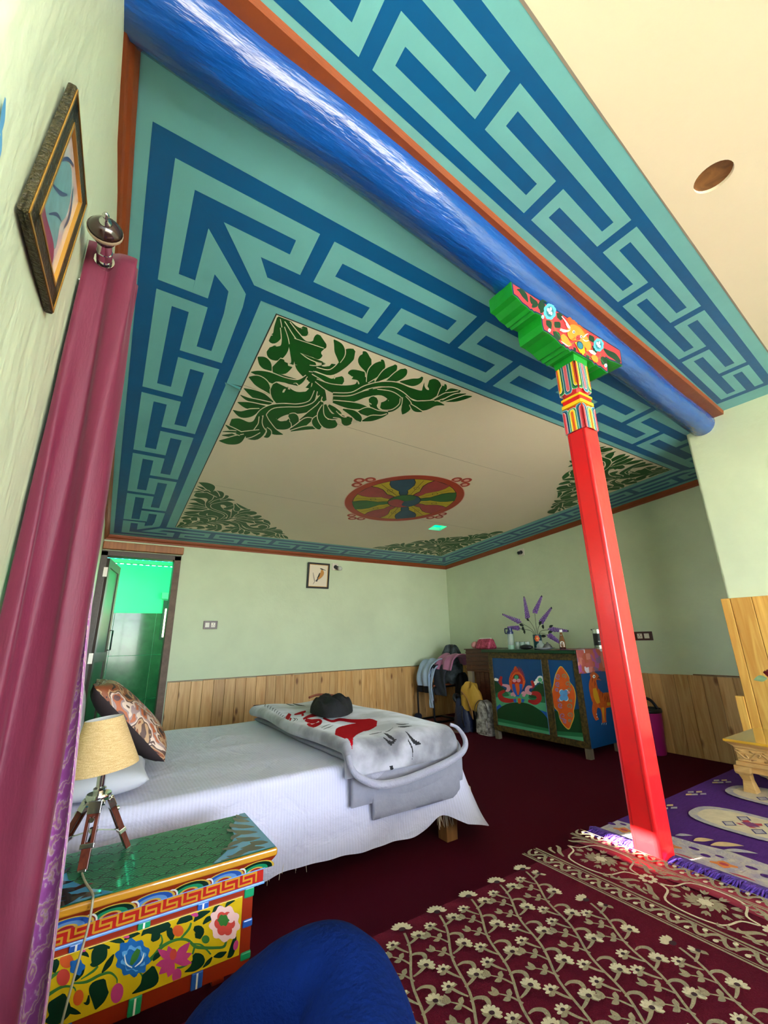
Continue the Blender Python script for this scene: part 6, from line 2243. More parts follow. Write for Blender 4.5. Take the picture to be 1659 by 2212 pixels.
# ================================================================== brown chest beside the cabinet
t = thing('brown_chest', 'old brown wooden chest with grooved rails behind the painted cabinet', 'chest', (4.42, 4.2, 0))
bw = wood('old_brown_wood', '#3E1C12', '#5C2E1E', grain=(3, 3, 20), rough=.35)
HX = 4.17
HY1 = onx(1006, 1420, HX).y
MB().box(HX - .015, 4.72, 3.95, HY1 + .01, .945, .957).build('top', bw, t, bevel=.003)
MB().box(HX + .005, 4.70, 3.95, HY1, .68, .945).build('drawer_case', bw, t, bevel=.003)
for z in (.70, .755, .80, .86, .905):
    MB().box(HX - .004, HX + .006, 3.95, HY1, z, z + .014).build('rail', bw, t, bevel=.003)
for px_ in (HX, 4.64):
    MB().box(px_, px_ + .05, HY1 - .09, HY1 - .015, 0, .68).build('post', wood('pale_post', '#8A7C6A', '#A2947E'), t, bevel=.003)
for i in range(5):
    MB().box(HX + .04, HX + .06, 3.95 + i * .078, 3.95 + i * .078 + .075, 0, .68).build('board', bw, t, bevel=.004)
# ================================================================== chair with clothes, bags
rugb = thing('back_rug', 'small faded red rug under the clothes chair in the far corner', 'rug', (3.9, 4.85, 0))
rb = MB()
RBP = [(3.36, 4.98), (3.88, 4.30), (4.55, 4.62), (4.55, 5.40), (3.92, 5.40)]
MB().prism(RBP, lambda u, v, w: Vector((u, v, w)), .007).build('pile', M('faded_red_rug', '#6E1420', .95, hex2='#8A5A4A', vscale=9, bump=.4, bscale=120), rugb)
paint('rug_border', [(M('rug_border_tan', '#8A7868', .95, hex2='#6A4A44', vscale=18), p) for p in ([(3.36, 4.98), (3.88, 4.30), (3.95, 4.335), (3.47, 4.98)], [(3.36, 4.98), (3.47, 4.98), (3.96, 5.33), (4.55, 5.33), (4.55, 5.40), (3.92, 5.40)])], rugb, lambda u, v, h: Vector((u, v, .0075 + h)))
rp = M('rug_rose', '#A8606A', .95)
paint('rug_motifs', [(rp, blob(3.72 + .17 * i, 4.72 + .14 * (i % 3), .05, .03, 14, .6, 4, .3)) for i in range(5)], rugb, lambda u, v, h: Vector((u, v, .0077 + h)))
ch = thing('chair', 'black tubular frame chair buried under clothes in the far corner', 'chair', (4.2, 5.15, 0))
btube = M('black_tube', '#141416', .3, metal=.4)
chx0, chx1, chy0, chy1 = 3.99, 4.40, 4.93, 5.30
sk_ = .009
for cy_ in (chy1, chy0 + .02):
    MB().tube(cat([(chx1, cy_, .02), (chx0 + .06, cy_, .02), (chx0 + .015, cy_, .035), (chx0, cy_, .08), (chx0, cy_, .40), (chx0 + .015, cy_, .44), (chx0 + .06, cy_, .455), (chx1 - .03, cy_, .455), (chx1, cy_, .48), (chx1 + .05, cy_, .80)], 4), .013, 10).build('side_frame', btube, ch, smooth=True)
MB().tube([(chx1, chy0 + .02, .02), (chx1, chy1, .02)], .013, 10).build('floor_bar', btube, ch, smooth=True)
MB().box(chx0 + .02, chx1 + .0, chy0 + .03, chy1 - .01, .455, .485).build('seat', wood('seat_ply', '#7A3A1E', '#96522E'), ch, bevel=.008)
MB().obox((chx1 + .045, (chy0 + chy1) / 2, .70), (.008, 0, 0), (0, .16, 0), (.022, 0, .11)).build('backrest', MATS['seat_ply'], ch, bevel=.005)


def hang(name, label, mat, path, width, wdir, thick=.02, folds=4, amp=.012, taper=None):
    """cloth thrown over something: centre path (3D), width direction, soft folds"""
    P = cat([(*p,) for p in path], 8)
    wd_ = Vector(wdir).normalized()
    m = MB()

    def f(u, v):
        i = v * (len(P) - 1)
        k = min(len(P) - 2, int(i))
        q = Vector(P[k]) * (1 - (i - k)) + Vector(P[k + 1]) * (i - k)
        tn = (Vector(P[k + 1]) - Vector(P[k])).normalized()
        n_ = wd_.cross(tn).normalized()
        w = width * (1 if taper is None else (1 + (taper - 1) * v))
        return q + wd_ * ((u - .5) * w * (1 + .06 * math.sin(v * 7 + u * 3))) + n_ * (amp * math.sin(u * folds * 6.28 + v * 3) + .006 * math.sin(v * 13 + u * 9))
    m.grid(f, 28, 36)
    o = m.build(name, mat, smooth=True, solid=thick)
    return tag(o, label, 'clothing', 'clothes on the chair')


hang('shirt', 'pale blue shirt with long sleeves hanging off the front of the chair', M('pale_blue_cotton', '#9FB2C8', .85, .06, 12, .4, 40), [(4.24, 5.12, .80), (4.12, 5.12, .80), (4.03, 5.12, .73), (3.965, 5.12, .60), (3.955, 5.12, .47)], .32, (0, 1, 0), .012, 2, .012, .75)
hang('sleeve_shirt', 'pale blue sleeve hanging low in front of the chair leg', MATS['pale_blue_cotton'], [(4.10, 5.0, .72), (4.02, 4.99, .66), (3.975, 4.98, .5), (3.975, 4.98, .30), (3.98, 4.98, .20)], .085, (0, 1, 0), .018, 1, .004, .8)
hang('jacket', 'black jacket hanging beneath the pale blue shirt', M('black_jersey', '#0C0C10', .9), [(4.16, 5.14, .74), (4.06, 5.14, .70), (4.0, 5.14, .55), (3.985, 5.14, .38)], .34, (0, 1, 0), .014, 2, .01, .8)
hang('trousers', 'dark grey trousers folded over the chair front', M('charcoal_denim', '#2E3038', .9, .1, 30, .3, 90), [(4.26, 4.92, .76), (4.14, 4.90, .73), (4.07, 4.88, .62), (4.05, 4.87, .47), (4.055, 4.87, .36)], .22, (0, 1, 0), .022, 1, .006)
hang('pink_top', 'pink fleece top lying over the other clothes on the chair', M('pink_fleece', '#B0708E', .9, .08, 14, .4, 60, sheen=.2), [(4.46, 4.83, .74), (4.40, 4.84, .85), (4.28, 4.85, .86), (4.17, 4.86, .80), (4.10, 4.86, .68)], .36, (0, 1, 0), .02, 2, .016, .9)
q = MB()


def pile(c, rx, ry, h, seed, rough_=.12):
    random.seed(seed)
    ph = [random.uniform(0, 6) for _ in range(6)]

    def f(u, v):
        a = u * 2 * math.pi
        R = math.cos(v * math.pi / 2) ** .4
        k = 1 + rough_ * math.sin(3 * a + ph[0] + 2 * v) + rough_ * .6 * math.sin(5 * a + ph[1] + 5 * v)
        return Vector((c[0] + rx * R * k * math.cos(a), c[1] + ry * R * k * math.sin(a), c[2] + h * math.sin(v * math.pi / 2) * (1 + .12 * math.sin(4 * a + ph[2]) * (v > .3)) + .012 * math.sin(9 * a + 11 * v + ph[3])))
    return MB().grid(f, 40, 14, closeu=True)


o = pile((4.44, 5.06, .485), .16, .19, .46, 4).build('clothes_heap', M('dark_green_grey_cloth', '#2A3434', .9, hex2='#5C666C', vscale=11, bump=.6, bscale=25), smooth=True)
tag(o, 'heap of dark green and grey clothes piled on top of the chair back', 'clothing', 'clothes on the chair')
o = pile((4.33, 4.72, 0.012), .10, .14, .56, 8).build('dark_bundle', M('black_fabric_bundle', '#0B0B0E', .9), smooth=True)
tag(o, 'black bundle hanging in the shadow between the chair and the chest', 'bag')
# bags
navyb = M('navy_nylon', '#141E3C', .5, .2, 12, .4, 40)
t = thing('navy_backpack', 'dark navy backpack with its top open on the maroon carpet', 'bag', (4.08, 4.40, 0))
pile((4.03, 4.41, .0), .11, .15, .33, 12, .05).build('bag_body', navyb, t, smooth=True)
MB().tube(cat([(3.99, 4.46, .30), (3.96, 4.50, .37), (4.02, 4.52, .40), (4.08, 4.47, .34)], 5), .022, 8).build('open_flap', M('black_nylon', '#121216', .5), t, smooth=True)
MB().tube(cat([(3.935, 4.33, .26), (3.915, 4.32, .16), (3.93, 4.31, .06)], 5), .012, 8, flat=.4).build('strap', MATS['black_nylon'], t, smooth=True)
paint('white_stitching', [(wht, stroke([(0, .02 * k, .012), (.008, .02 * k + .01, .008)], 2)) for k in range(6)], t, lambda u, v, h: Vector((3.937, 4.345 - u * .9, .10 + v * .9)), base=0)
t = thing('yellow_sack', 'crumpled yellow cloth sack lying on top of the navy backpack', 'bag', (4.16, 4.28, .33))
pile((4.06, 4.28, .25), .09, .16, .28, 15, .12).build('sack_body', M('yellow_canvas', '#B88E2E', .75, .12, 9, .7, 16), t, smooth=True)
MB().grid(lambda u, v: Vector((3.955 + .05 * v + .02 * math.sin(u * 5), 4.36 - .20 * u + .04 * v, .46 - .20 * u - .10 * v + .02 * math.sin(v * 6))), 14, 12).build('tan_fold', M('tan_canvas', '#94683A', .8, .1, 12, .5, 20), t, smooth=True, solid=.01)
t = thing('map_backpack', 'small backpack printed all over with grey and white old newsprint', 'bag', (4.06, 4.07, 0))
gp = M('newsprint', '#C2BEB8', .7, hex2='#57504A', vscale=16, detail=8)
m = MB()


def bk_(u, v):
    a = u * 2 * math.pi
    z = .375 * v
    k = 1 if v < .55 else math.sqrt(max(0.0, 1 - ((v - .55) / .45) ** 2.2))
    sx, sy = .072, .115
    ca, sa = math.cos(a), math.sin(a)
    ex_ = .55
    return Vector((4.06 + sx * math.copysign(abs(ca) ** ex_, ca) * (.55 + .45 * k), 4.06 + sy * math.copysign(abs(sa) ** ex_, sa) * max(k, .02), z + .002))


m.grid(bk_, 40, 22, closeu=True).build('bag_body', gp, t, smooth=True)
m = MB()
m.hexa([(3.962, 3.97, .02), (3.995, 3.97, .02), (3.995, 4.15, .02), (3.962, 4.15, .02), (3.970, 3.975, .17), (3.995, 3.975, .17), (3.995, 4.145, .17), (3.970, 4.145, .17)])
m.build('front_pocket', gp, t, bevel=.012, seg=3)
MB().tube(cat([(3.985, 3.955, .20), (3.985, 3.965, .30), (3.995, 4.01, .362), (4.0, 4.06, .378), (3.995, 4.11, .362), (3.985, 4.155, .30), (3.985, 4.165, .20)], 5), .005, 8).build('zip', M('dark_zip', '#3A342E', .5), t, smooth=True)
o = MB().sphere((4.0, 5.33, .052), .062, .05, .045, 14, 8).build('slipper', M('dark_blue_wool', '#161C2E', .9, .2, 30, .6, 90), smooth=True)
tag(o, 'dark blue slipper on the edge of the faded rug by the wall', 'slipper')

# ---- waste bin
t = thing('waste_bin', 'bright pink waste bin with a black bag rim behind the pillar', 'bin', (4.66, 2.45, 0))
pkm = M('magenta_plastic', '#B0247A', .35, .08, 10)
MB().lathe([(.085, 0), (.088, .005), (.11, .385), (.106, .388), (.082, .01), (0, .01)], (4.665, 2.45, 0), 28).build('bucket', pkm, t, smooth=True, angle=.7)
MB().lathe([(.112, .365), (.116, .372), (.112, .40), (.106, .40), (.100, .37), (.09, .34)], (4.665, 2.45, 0), 28, caps=False).build('bag_rim', M('black_bag', '#0E0E10', .35), t, smooth=True)
MB().tube(cat([(4.665, 2.555, .38), (4.665, 2.53, .44), (4.665, 2.47, .485), (4.665, 2.41, .47), (4.665, 2.36, .40)], 5), .014, 8, flat=.35).build('bag_flap', MATS['black_bag'], t, smooth=True)

# ================================================================== rugs on the platform
rgm = M('wine_red_pile', '#5E0A22', .95, .12, 160, .5, 420, spec=.15)
rgc = M('beige_pile', '#857A5E', .95, .2, 90, .4, 300)
rgc2 = M('cream_pile', '#B8AD8E', .95, .12, 90, .4, 300)
rgd = M('dark_wine_pile', '#2E0614', .95)
RX1, RY1 = 1.632, 1.186
rug = thing('flower_rug', 'wine red rug with beige flower vines and a medallion border on the platform', 'rug', (1.1, .5, ZP))
MB().box(-.12, RX1, -.9, RY1, ZP, ZP + .009).build('pile', rgm, rug, bevel=.003)
random.seed(31)
ov = MB()
it = []
dirv = Vector((-.465, -.885)).normalized()
nv = Vector((-dirv.y, dirv.x))          # to one side
RB_ = 1.288


def clip_ok(x, y): return -.1 < x < RB_ and y < RY1 - .004


def flower(cx_, cy_, ang, s, petals=9, half=False):
    for k in range(petals):
        a = ang + (k - (petals - 1) / 2) * (2 * math.pi / petals if not half else math.pi / petals)
        p = leafp(cx_ + .25 * s * math.cos(a), cy_ + .25 * s * math.sin(a), cx_ + s * math.cos(a), cy_ + s * math.sin(a), s * .42, 0, 3)
        if all(clip_ok(*q) for q in p):
            it.append((rgc2, p))
    if clip_ok(cx_, cy_):
        it.append((rgd, blob(cx_, cy_, s * .33, s * .26, 10)))


for k in range(-6, 9):
    x0 = 1.128 + .1185 * k
    # start where the vine leaves the far edge or the border
    yst = 1.135
    if x0 + (yst - 1.12) * .525 > RB_ - .03:
        yst = 1.12 - (x0 - (RB_ - .03)) / .525
    st = Vector((x0 + (yst - 1.12) * .525, yst))
    L = 1.5
    pts = []
    for j in range(40):
        q = st + dirv * (L * j / 39) + nv * (.006 * math.sin(j * 1.1))
        if q.x < -.08 or q.y < -.8:
            break
        pts.append((q.x, q.y, .0062))
    if len(pts) < 3:
        continue
    it.append((rgc, stroke(pts, 2)))
    flower(st.x + .004, st.y + .016, math.atan2(-dirv.y, -dirv.x), .030, 8, True)
    j = 0
    s_ = .035
    while s_ < 1.25:
        q = st + dirv * s_
        sd = 1 if j % 2 == 0 else -1
        kind = (0, 1, 3, 2, 0, 2, 3, 1)[j % 8]
        o_ = nv * sd
        if kind == 2:
            # sprig of three leaflets on a stalk pointing back towards the vine head
            e1 = q + o_ * .020 - dirv * .020
            e2 = q + o_ * .040 - dirv * .030
            if clip_ok(e2.x, e2.y) and clip_ok(q.x, q.y):
                it.append((rgc, stroke([(q.x, q.y, .005), (e1.x, e1.y, .005), (e2.x, e2.y, .003)], 4)))
                ang0 = math.atan2((o_ - dirv).y, (o_ - dirv).x)
                for a_, l_ in ((-1.15, .022), (-.4, .024), (.4, .024), (1.15, .020)):
                    b_ = e1 if abs(a_) > 1 else e2
                    e_ = (b_.x + l_ * math.cos(ang0 + a_), b_.y + l_ * math.sin(ang0 + a_))
                    if clip_ok(*e_):
                        it.append((rgc, leafp(b_.x, b_.y, e_[0], e_[1], .012, .1)))
        elif kind == 3:
            # curled leaf
            p1, p2, p3 = q + o_ * .016 - dirv * .008, q + o_ * .034 - dirv * .004, q + o_ * .036 + dirv * .012
            if clip_ok(p2.x, p2.y) and clip_ok(q.x, q.y):
                it.append((rgc, stroke([(q.x, q.y, .004), (p1.x, p1.y, .008), (p2.x, p2.y, .012), (p3.x, p3.y, .009), ((q + o_ * .026 + dirv * .014).x, (q + o_ * .026 + dirv * .014).y, .003)], 4)))
        else:
            tip = q + o_ * .034 - dirv * .018
            if clip_ok(tip.x, tip.y) and clip_ok(q.x, q.y):
                it.append((rgc, stroke([((q + dirv * .012).x, (q + dirv * .012).y, .004), ((q + o_ * .016).x, (q + o_ * .016).y, .007), (tip.x, tip.y, .008)], 4)))
                ang0 = math.atan2((o_ * .6 - dirv).y, (o_ * .6 - dirv).x)
                for sgn in (-1, 1):
                    e_ = (tip.x + .020 * math.cos(ang0 + sgn * 1.9), tip.y + .020 * math.sin(ang0 + sgn * 1.9))
                    it.append((rgc, leafp(tip.x, tip.y, e_[0], e_[1], .013, .15)))
                sz = .021 if kind == 0 else .017
                npet = 7 if kind == 0 else 5
                for m_ in range(npet):
                    an = ang0 + (m_ - (npet - 1) / 2) * (3.6 / npet)
                    e_ = (tip.x + sz * math.cos(an), tip.y + sz * math.sin(an))
                    if clip_ok(*e_):
                        it.append((rgc2, blob(tip.x + sz * .68 * math.cos(an), tip.y + sz * .68 * math.sin(an), sz * .40, sz * .23, 8, an)))
                it.append((rgd, blob(tip.x + .002 * math.cos(ang0), tip.y + .002 * math.sin(ang0), sz * .30, sz * .26, 8)))
        s_ += .026
        j += 1
# border bands along the right end
for xa, w_ in ((1.294, .006), (1.304, .003), (1.352, .004), (1.362, .007), (1.556, .007), (1.566, .004), (1.618, .004)):
    it.append((rgc, [(xa, -.88), (xa + w_, -.88), (xa + w_, RY1 - .004), (xa, RY1 - .004)]))
yy = RY1 - .02
j = 0
while yy > -.6:
    sg = 1 if j % 2 else -1
    for xc in (1.330, 1.594):
        it.append((rgc, stroke([(xc - sg * .018, yy + .018, .004), (xc + sg * .004, yy + .012, .009), (xc + sg * .016, yy - .002, .010), (xc + sg * .004, yy - .014, .008), (xc - sg * .006, yy - .004, .005)], 4)))
        it.append((rgc2, blob(xc - sg * .012, yy - .004, .007, .006, 8)))
    yy -= .031
    j += 1
for mcy in (1.003, .71, .417, .124, -.17):
    a = .118
    b2 = .088
    ol = cat([(1.458, mcy + a), (1.475, mcy + a * .72), (1.53, mcy + a * .55), (1.545, mcy), (1.53, mcy - a * .55), (1.475, mcy - a * .72), (1.458, mcy - a), (1.441, mcy - a * .72), (1.386, mcy - a * .55), (1.371, mcy), (1.386, mcy + a * .55), (1.441, mcy + a * .72), (1.458, mcy + a)], 4)
    it.append((rgc2, stroke([(p[0], p[1], .006) for p in ol], 1)))
    for k in range(14):
        an = k * math.pi / 7
        it.append((rgc, leafp(1.458 + .012 * math.cos(an), mcy + .016 * math.sin(an), 1.458 + .038 * math.cos(an), mcy + .052 * math.sin(an), .012, .25)))
    for k in range(10):
        an = k * math.pi / 5 + .3
        ex_, ey_ = 1.458 + .052 * math.cos(an), mcy + .072 * math.sin(an)
        for da in (-.7, 0, .7):
            it.append((rgc, leafp(ex_ - .012 * math.cos(an), ey_ - .012 * math.sin(an), ex_ + .014 * math.cos(an + da), ey_ + .016 * math.sin(an + da), .008, 0)))
    it.append((rgc2, blob(1.458, mcy, .016, .018, 16, 0, 6, .2)))
    for sx in (-1, 1):
        for sy in (-1, 1):
            cx_, cy_ = 1.458 + sx * .070, mcy + sy * .118
            it.append((rgc, stroke([(cx_ + sx * .010, cy_ - sy * .04, .005), (cx_ - sx * .006, cy_ - sy * .012, .013), (cx_ - sx * .03, cy_ + sy * .006, .012), (cx_ - sx * .036, cy_ + sy * .022, .006)], 4)))
            it.append((rgc, stroke([(cx_ + sx * .012, cy_ - sy * .01, .005), (cx_ + sx * .004, cy_ + sy * .018, .011), (cx_ - sx * .012, cy_ + sy * .024, .006)], 4)))
    for sx in (-1, 1):
        for k in range(9):
            yk = mcy - .22 + k * .018
            xk = 1.458 + sx * (.084 - .02 * abs(math.sin(k * .8)))
            it.append((rgc, leafp(xk, yk, xk - sx * .012, yk + .022, .009, .3)))
    for k in range(8):
        an = k * math.pi / 4
        it.append((rgc2, blob(1.458 + .018 * math.cos(an), mcy - .1465 + .018 * math.sin(an), .0085, .007, 8, an)))
rpat = paint('woven_pattern', it, rug, lambda u, v, h: Vector((u, v, ZP + .009 + h)), step=.00002, base=.0006, label='beige vines and medallions')
rpat['kind'] = 'stuff'
# pinkish throw between the two rugs
tm_ = MB().grid(lambda u, v: Vector((1.60 + .16 * u, RY1 + .004 - 1.6 * v, ZP + .0115 + .003 * math.sin(v * 30 + u * 4) + .004 * u * (1 - u))), 8, 60)
tag(tm_.build('floor_throw', M('dusty_rose_cloth', '#8E2038', .8, .12, 9, .3, 30), smooth=True, solid=.002), 'strip of dusty rose cloth between the wine rug and the purple rug', 'cloth')
# purple rug
pr = thing('purple_rug', 'purple wool rug with cream ovals and a fringed end under the carved table', 'rug', (2.5, .5, ZP))
ppm = M('purple_wool', '#4A2468', .95, .16, 30, .6, 180, spec=.1, stretch=(1, 4, 1))
pcm = M('cream_wool', '#A89E90', .95, hex2='#8E8694', vscale=30, bump=.5, bscale=160)
ptn = M('tan_wool', '#B89A6E', .95, .15, 40)
por = M('orange_wool', '#B86A28', .95, .15, 40)
prd = M('brick_wool', '#9A2A38', .95, .15, 40)
pin = M('indigo_wool', '#2E2A5C', .95)
MB().box(1.755, 3.58, -.9, 1.212, ZP, ZP + .014).build('pile', ppm, pr, bevel=.005)
fr_m = M('violet_fringe', '#5A34A0', .9, hex2='#36207A', vscale=60)
fm = MB()
random.seed(8)
yy = 1.212
while yy > -.6:
    L = random.uniform(.055, .085)
    s0 = Vector((1.762, yy, ZP + .017))
    fm.tube([s0, s0 + Vector((-L * .5, random.uniform(-.006, .006), .006)), s0 + Vector((-L, random.uniform(-.012, .012), .001))], [.004, .0035, .002], 5)
    yy -= .0034
fo_ = fm.build('fringe', fr_m, pr, smooth=True)
fo_['kind'] = 'stuff'
it = [(pcm, [(1.768, -.88), (1.925, -.88), (1.945, .3), (1.93, .6), (1.95, .84), (1.925, .93), (1.92, 1.0), (1.91, 1.10), (1.90, 1.205), (1.768, 1.205)])]
for k in range(9):
    y0 = 1.14 - k * .165
    it.append((por, blob(1.83, y0, .022, .032, 14, .4, 4, .3)))
    it.append((prd, blob(1.832, y0, .010, .014, 8)))
    it.append((ppm, blob(1.875, y0 - .06, .010, .018, 8)))
    it.append((ppm, blob(1.88, y0 + .03, .008, .014, 8)))
    it.append((prd, leafp(1.785, y0 - .03, 1.79, y0 - .10, .010, .05)))
    it.append((ppm, blob(1.85, y0 + .06, .012, .016, 8)))
for k in range(5):
    y0 = .90 - k * .33
    for (a_, b_, c_, d_, w_) in ((1.935, y0 + .04, 2.0, y0 - .0, .03), (1.945, y0 - .01, 2.03, y0 - .08, .035), (1.935, y0 - .05, 2.0, y0 - .13, .026), (1.93, y0 + .10, 1.98, y0 + .06, .02)):
        it.append((pcm if w_ < .03 else ptn, leafp(a_, b_, c_, d_, w_, .1)))
# edge sprigs
for k in range(6):
    xk = 2.195 + k * .285
    for (dx, dy, mt) in ((.0, .01, pcm), (.03, -.012, ptn), (-.02, -.016, pcm), (.015, -.036, pcm), (-.04, .0, ptn)):
        cx_, cy_ = xk + dx * 1.1, 1.165 + dy
        it.append((mt, [(cx_ - .022, cy_ + .004), (cx_, cy_ + .012), (cx_ + .024, cy_ - .002), (cx_ + .002, cy_ - .012)]))
for (ox, oy) in ((2.255, .88), (2.68, .90), (3.1, .90), (2.255, .28), (2.68, .28), (3.1, .28)):
    it.append((pcm, blob(ox, oy, .135, .205, 36, 0, 4, -.05)))
    it.append((M('pale_wool_inner', '#B9A98C', .95, .15, 30), blob(ox, oy, .105, .175, 32, 0, 4, -.05)))
    for (dx, dy) in ((-.05, .045), (.05, .03), (-.05, -.05), (.05, -.06)):
        it.append((pin, [(ox + dx - .034, oy + dy), (ox + dx, oy + dy + .026), (ox + dx + .034, oy + dy), (ox + dx, oy + dy - .026)]))
        it.append((pcm, [(ox + dx - .026, oy + dy), (ox + dx, oy + dy + .019), (ox + dx + .026, oy + dy), (ox + dx, oy + dy - .019)]))
        it.append((prd, [(ox + dx * .3 - .018, oy + dy * .35), (ox + dx * .45, oy + dy * .4 + .016), (ox + dx * .6 + .014, oy + dy * .5), (ox + dx * .45, oy + dy * .4 - .016)]))
    it.append((M('plum_wool', '#6A2A5C', .95), [(ox - .028, oy - .008), (ox, oy + .024), (ox + .028, oy - .008), (ox, oy - .04)]))
pw_ = paint('woven_pattern', it, pr, lambda u, v, h: Vector((u, v, ZP + .014 + h)), step=.00004, base=.0006, label='cream ovals, sprigs and border')
pw_['kind'] = 'stuff'

# ================================================================== carved table with a rose
t = thing('carved_table', 'small carved golden wooden table on the purple rug at the right edge', 'table', (2.95, .78, ZP + .0175))
gw = wood('carved_gold_wood', '#B98848', '#D2A868', knot='#9A6A30', grain=(20, 6, 20), rough=.3)
gtop = M('varnished_top', '#C2922C', .12, .12, 5, coat=.8)
KX0, KX1, KY0, KY1 = 2.645, 3.06, .46, 1.060
KZ = .602
Z0 = ZP + .0175
MB().box(KX0, KX1, KY0, KY1, KZ - .012, KZ).build('top', gtop, t, bevel=.004)


def tier(name, e0, e1, z0, z1, bv=.003):
    m = MB()
    m.hexa([(KX0 + e0, KY0 + e0, z0), (KX1 - e0, KY0 + e0, z0), (KX1 - e0, KY1 - e0, z0), (KX0 + e0, KY1 - e0, z0), (KX0 + e1, KY0 + e1, z1), (KX1 - e1, KY0 + e1, z1), (KX1 - e1, KY1 - e1, z1), (KX0 + e1, KY1 - e1, z1)])
    return m.build(name, gw, t, bevel=bv)


tier('cornice', .022, .004, .575, .590)
tier('cornice', .030, .024, .563, .575)
frz = tier('carved_frieze', .034, .032, .507, .563)
tier('ledge', .024, .026, .488, .507)
tier('apron', .040, .038, .460, .488)
# carved scrolls on the frieze
cs = MB()
random.seed(2)
for k in range(11):
    yc = KY1 - .06 - k * .05
    if yc < KY0 + .04:
        break
    x_ = KX0 + .033
    sg = 1 if k % 2 else -1
    cs.tube(cat([(x_, yc + .030, .536 - sg * .016), (x_ - .003, yc + .012, .536 - sg * .004), (x_ - .004, yc - .006, .536 + sg * .012), (x_ - .003, yc - .020, .536 + sg * .010), (x_ - .003, yc - .014, .536)], 5), [.004] * 21, 6)
    cs.sphere((x_ - .001, yc - .012, .537), .005, .007, .006, 8, 5)
    for dz in (-.014, .014):
        cs.tube([(x_, yc + .02, .536 + dz * 1.3), (x_ - .003, yc, .536 + dz)], [.004, .002], 5)
co_ = cs.build('carving', gw, frz, smooth=True)
co_['kind'] = 'stuff'
# legs: shouldered block, waist and flared foot
for (lx, ly, sx, sy) in ((KX0 + .05, KY1 - .05, -1, 1), (KX0 + .05, KY0 + .05, -1, -1), (KX1 - .05, KY1 - .05, 1, 1), (KX1 - .05, KY0 + .05, 1, -1)):
    m = MB()
    tab = [(Z0, .026, .0), (Z0 + .012, .024, 0), (Z0 + .05, .018, .004), (Z0 + .075, .022, .012), (.452, .026, .014), (.462, .032, .012), (.488, .032, .010)]
    vs = []
    for z, hw, off in tab:
        cx_, cy_ = lx + sx * off * .6 - sx * .006, ly + sy * off * .6 - sy * .004
        vs += [(cx_ - hw, cy_ - hw, z), (cx_ + hw, cy_ - hw, z), (cx_ + hw, cy_ + hw, z), (cx_ - hw, cy_ + hw, z)]
    fs = [(4 * i + j, 4 * i + (j + 1) % 4, 4 * i + 4 + (j + 1) % 4, 4 * i + 4 + j) for i in range(len(tab) - 1) for j in range(4)] + [(3, 2, 1, 0), tuple(4 * len(tab) - 4 + j for j in range(4))]
    m.add(vs, fs)
    m.build('leg', gw, t, bevel=.003)
ap = cat([(0, 0), (.05, -.006), (.09, -.028), (.13, -.020), (.16, -.034), (.2, -.042), (.24, -.034), (.27, -.020), (.31, -.028), (.35, -.006), (.40, 0)], 4)
poly = [(KY1 - .10 - p[0], .462 + p[1]) for p in ap] + [(KY1 - .50, .464), (KY1 - .10, .464)]
MB().prism(poly, lambda u, v, w: Vector((KX0 + .042 + w, u, v)), .014).build('scalloped_apron', gw, t, bevel=.002)
rx_, ry_ = 2.80, .795
t = thing('rose_vase', 'red artificial rose with pale leaves in a small white vase', 'flower', (rx_, ry_, KZ))
rs = onx(1650, 1455, 2.86)
MB().lathe([(.018, 0), (.026, .006), (.028, .03), (.016, .055), (.013, .07), (.017, .078)], (rs.x, rs.y - .035, KZ), 20).build('vase_body', M('white_porcelain', '#E6E4E0', .15, coat=.5), t, smooth=True)
MB().tube(cat([(rs.x, rs.y - .035, KZ + .06), (rs.x, rs.y - .035, KZ + .14), (rs.x, rs.y - .028, rs.z - .012)], 5), .0025, 6).build('stem', stm, t, smooth=True)
rpm = M('crimson_petal', '#6E0A18', .7, .2, 40)
random.seed(4)
for k in range(11):
    a = k * 2.4
    r = .006 + .002 * k
    c_ = Vector((rs.x + r * .6 * math.cos(a), rs.y - .026 + r * .6 * math.sin(a), rs.z + .002))
    m = MB()

    def ptl_(u, v):
        an = a + (u - .5) * 1.7
        rr_ = r * (.55 + .55 * v)
        return Vector((rs.x + rr_ * math.cos(an), rs.y - .026 + rr_ * math.sin(an), rs.z - .014 + .036 * v * (1 - .25 * (u - .5) ** 2 * 4) - .0009 * k * v))
    m.grid(ptl_, 8, 6).build('petal', rpm, t, smooth=True, solid=.0012)
plf = M('pale_leaf_cloth', '#7E9A6E', .6, .15, 40)
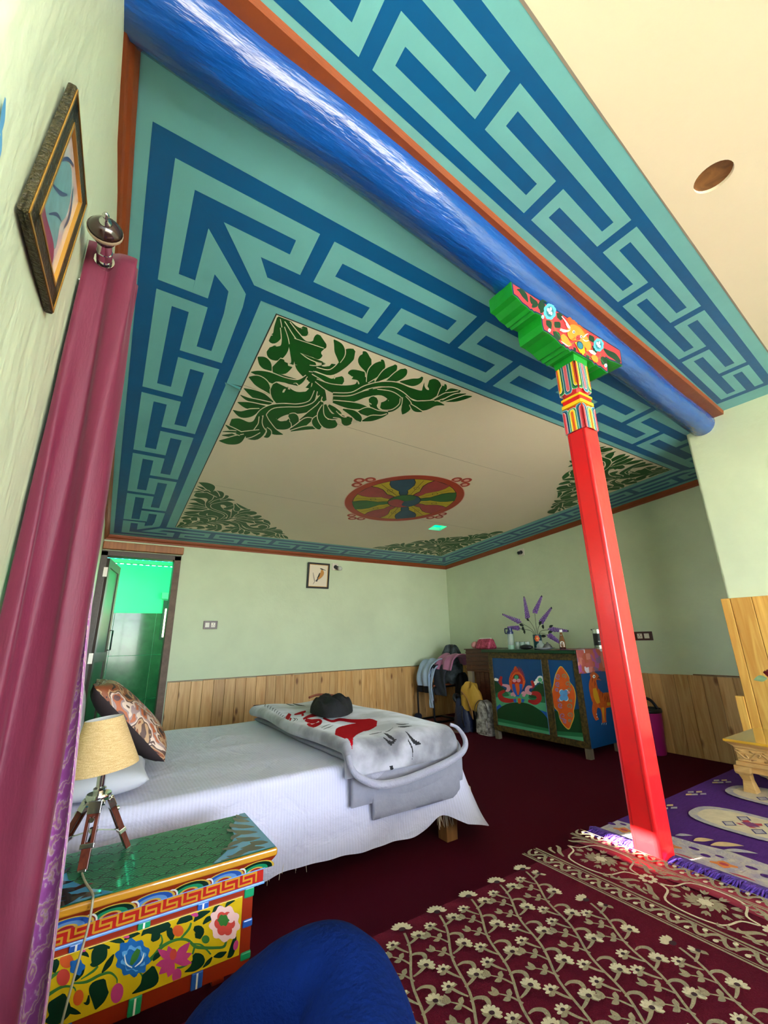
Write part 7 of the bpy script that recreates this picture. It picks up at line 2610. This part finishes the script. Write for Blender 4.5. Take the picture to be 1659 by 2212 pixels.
for (dy, dz, ay_, az_) in ((.018, -.022, .055, -.01), (-.005, -.045, .01, -.04), (-.05, -.02, -.04, .0)):
    c0 = Vector((rs.x - .004, rs.y - .028 + dy, rs.z + dz))
    ol = stroke([(0, 0, .004), (.3, .04, .5), (.6, .05, .55), (1, 0, .02)], 4)
    u1 = Vector((-.01, ay_, az_))
    L_ = u1.length
    u2 = Vector((0, -u1.z, u1.y)).normalized() * L_ * .9
    MB().prism(ol, lambda u, v, w: c0 + u1 * u + u2 * v + Vector((-w + .01 * math.sin(u * 3), 0, 0)), .0012).build('leaf', plf, t)

# ================================================================== the seated photographer's lap (blue trousers)
bmh = bmesh.new()
pv = bmh.verts.new((.17, -.34, .49))
chain = {}
me = D.meshes.new('person')
kn = [CAM + ray(x_, y_) * t_ for x_, y_, t_ in ((775, 2440, .43), (768, 2250, .51), (752, 2145, .56), (678, 2125, .575), (570, 2180, .595), (465, 2270, .615), (360, 2390, .63))]
V = [(.16, -.30, .50), (.22, -.05, .53), (.26, .15, .56)] + [tuple(p) for p in kn] + [(.02, .93, .42), (.05, -.30, .50), (.0, -.08, .47), (.0, .15, .44), (.05, .30, .43), (.13, .33, .42), (.14, -.36, .62), (.12, -.42, .80), (.10, -.44, .93)]
E_ = [(k_, k_ + 1) for k_ in range(10)] + [(0, 11), (11, 12), (12, 13), (13, 14), (14, 15), (0, 16), (16, 17), (17, 18)]
Rr = [.11, .10, .092, .084, .080, .076, .072, .066, .060, .052, .04, .10, .08, .062, .055, .045, .12, .14, .12]
me.from_pydata(V, E_, [])
bmh.free()
po = link('person', me)
md = po.modifiers.new('skin', 'SKIN')
md.use_smooth_shade = True
for i, r in enumerate(Rr):
    sv = me.skin_vertices[0].data[i]
    sv.radius = (r, r)
    sv.use_root = (i == 0)
md = po.modifiers.new('sub', 'SUBSURF')
md.levels = md.render_levels = 3
tx = D.textures.new('cloth_wrinkle', 'CLOUDS')
tx.noise_scale = .12
md = po.modifiers.new('wrinkle', 'DISPLACE')
md.texture = tx
md.strength = .012
me.materials.append(M('blue_trouser_cotton', '#041A50', .95, .15, 25, .35, 120, spec=.08))
tag(po, 'person seated on the platform, only a bent knee in blue trousers showing', 'person')
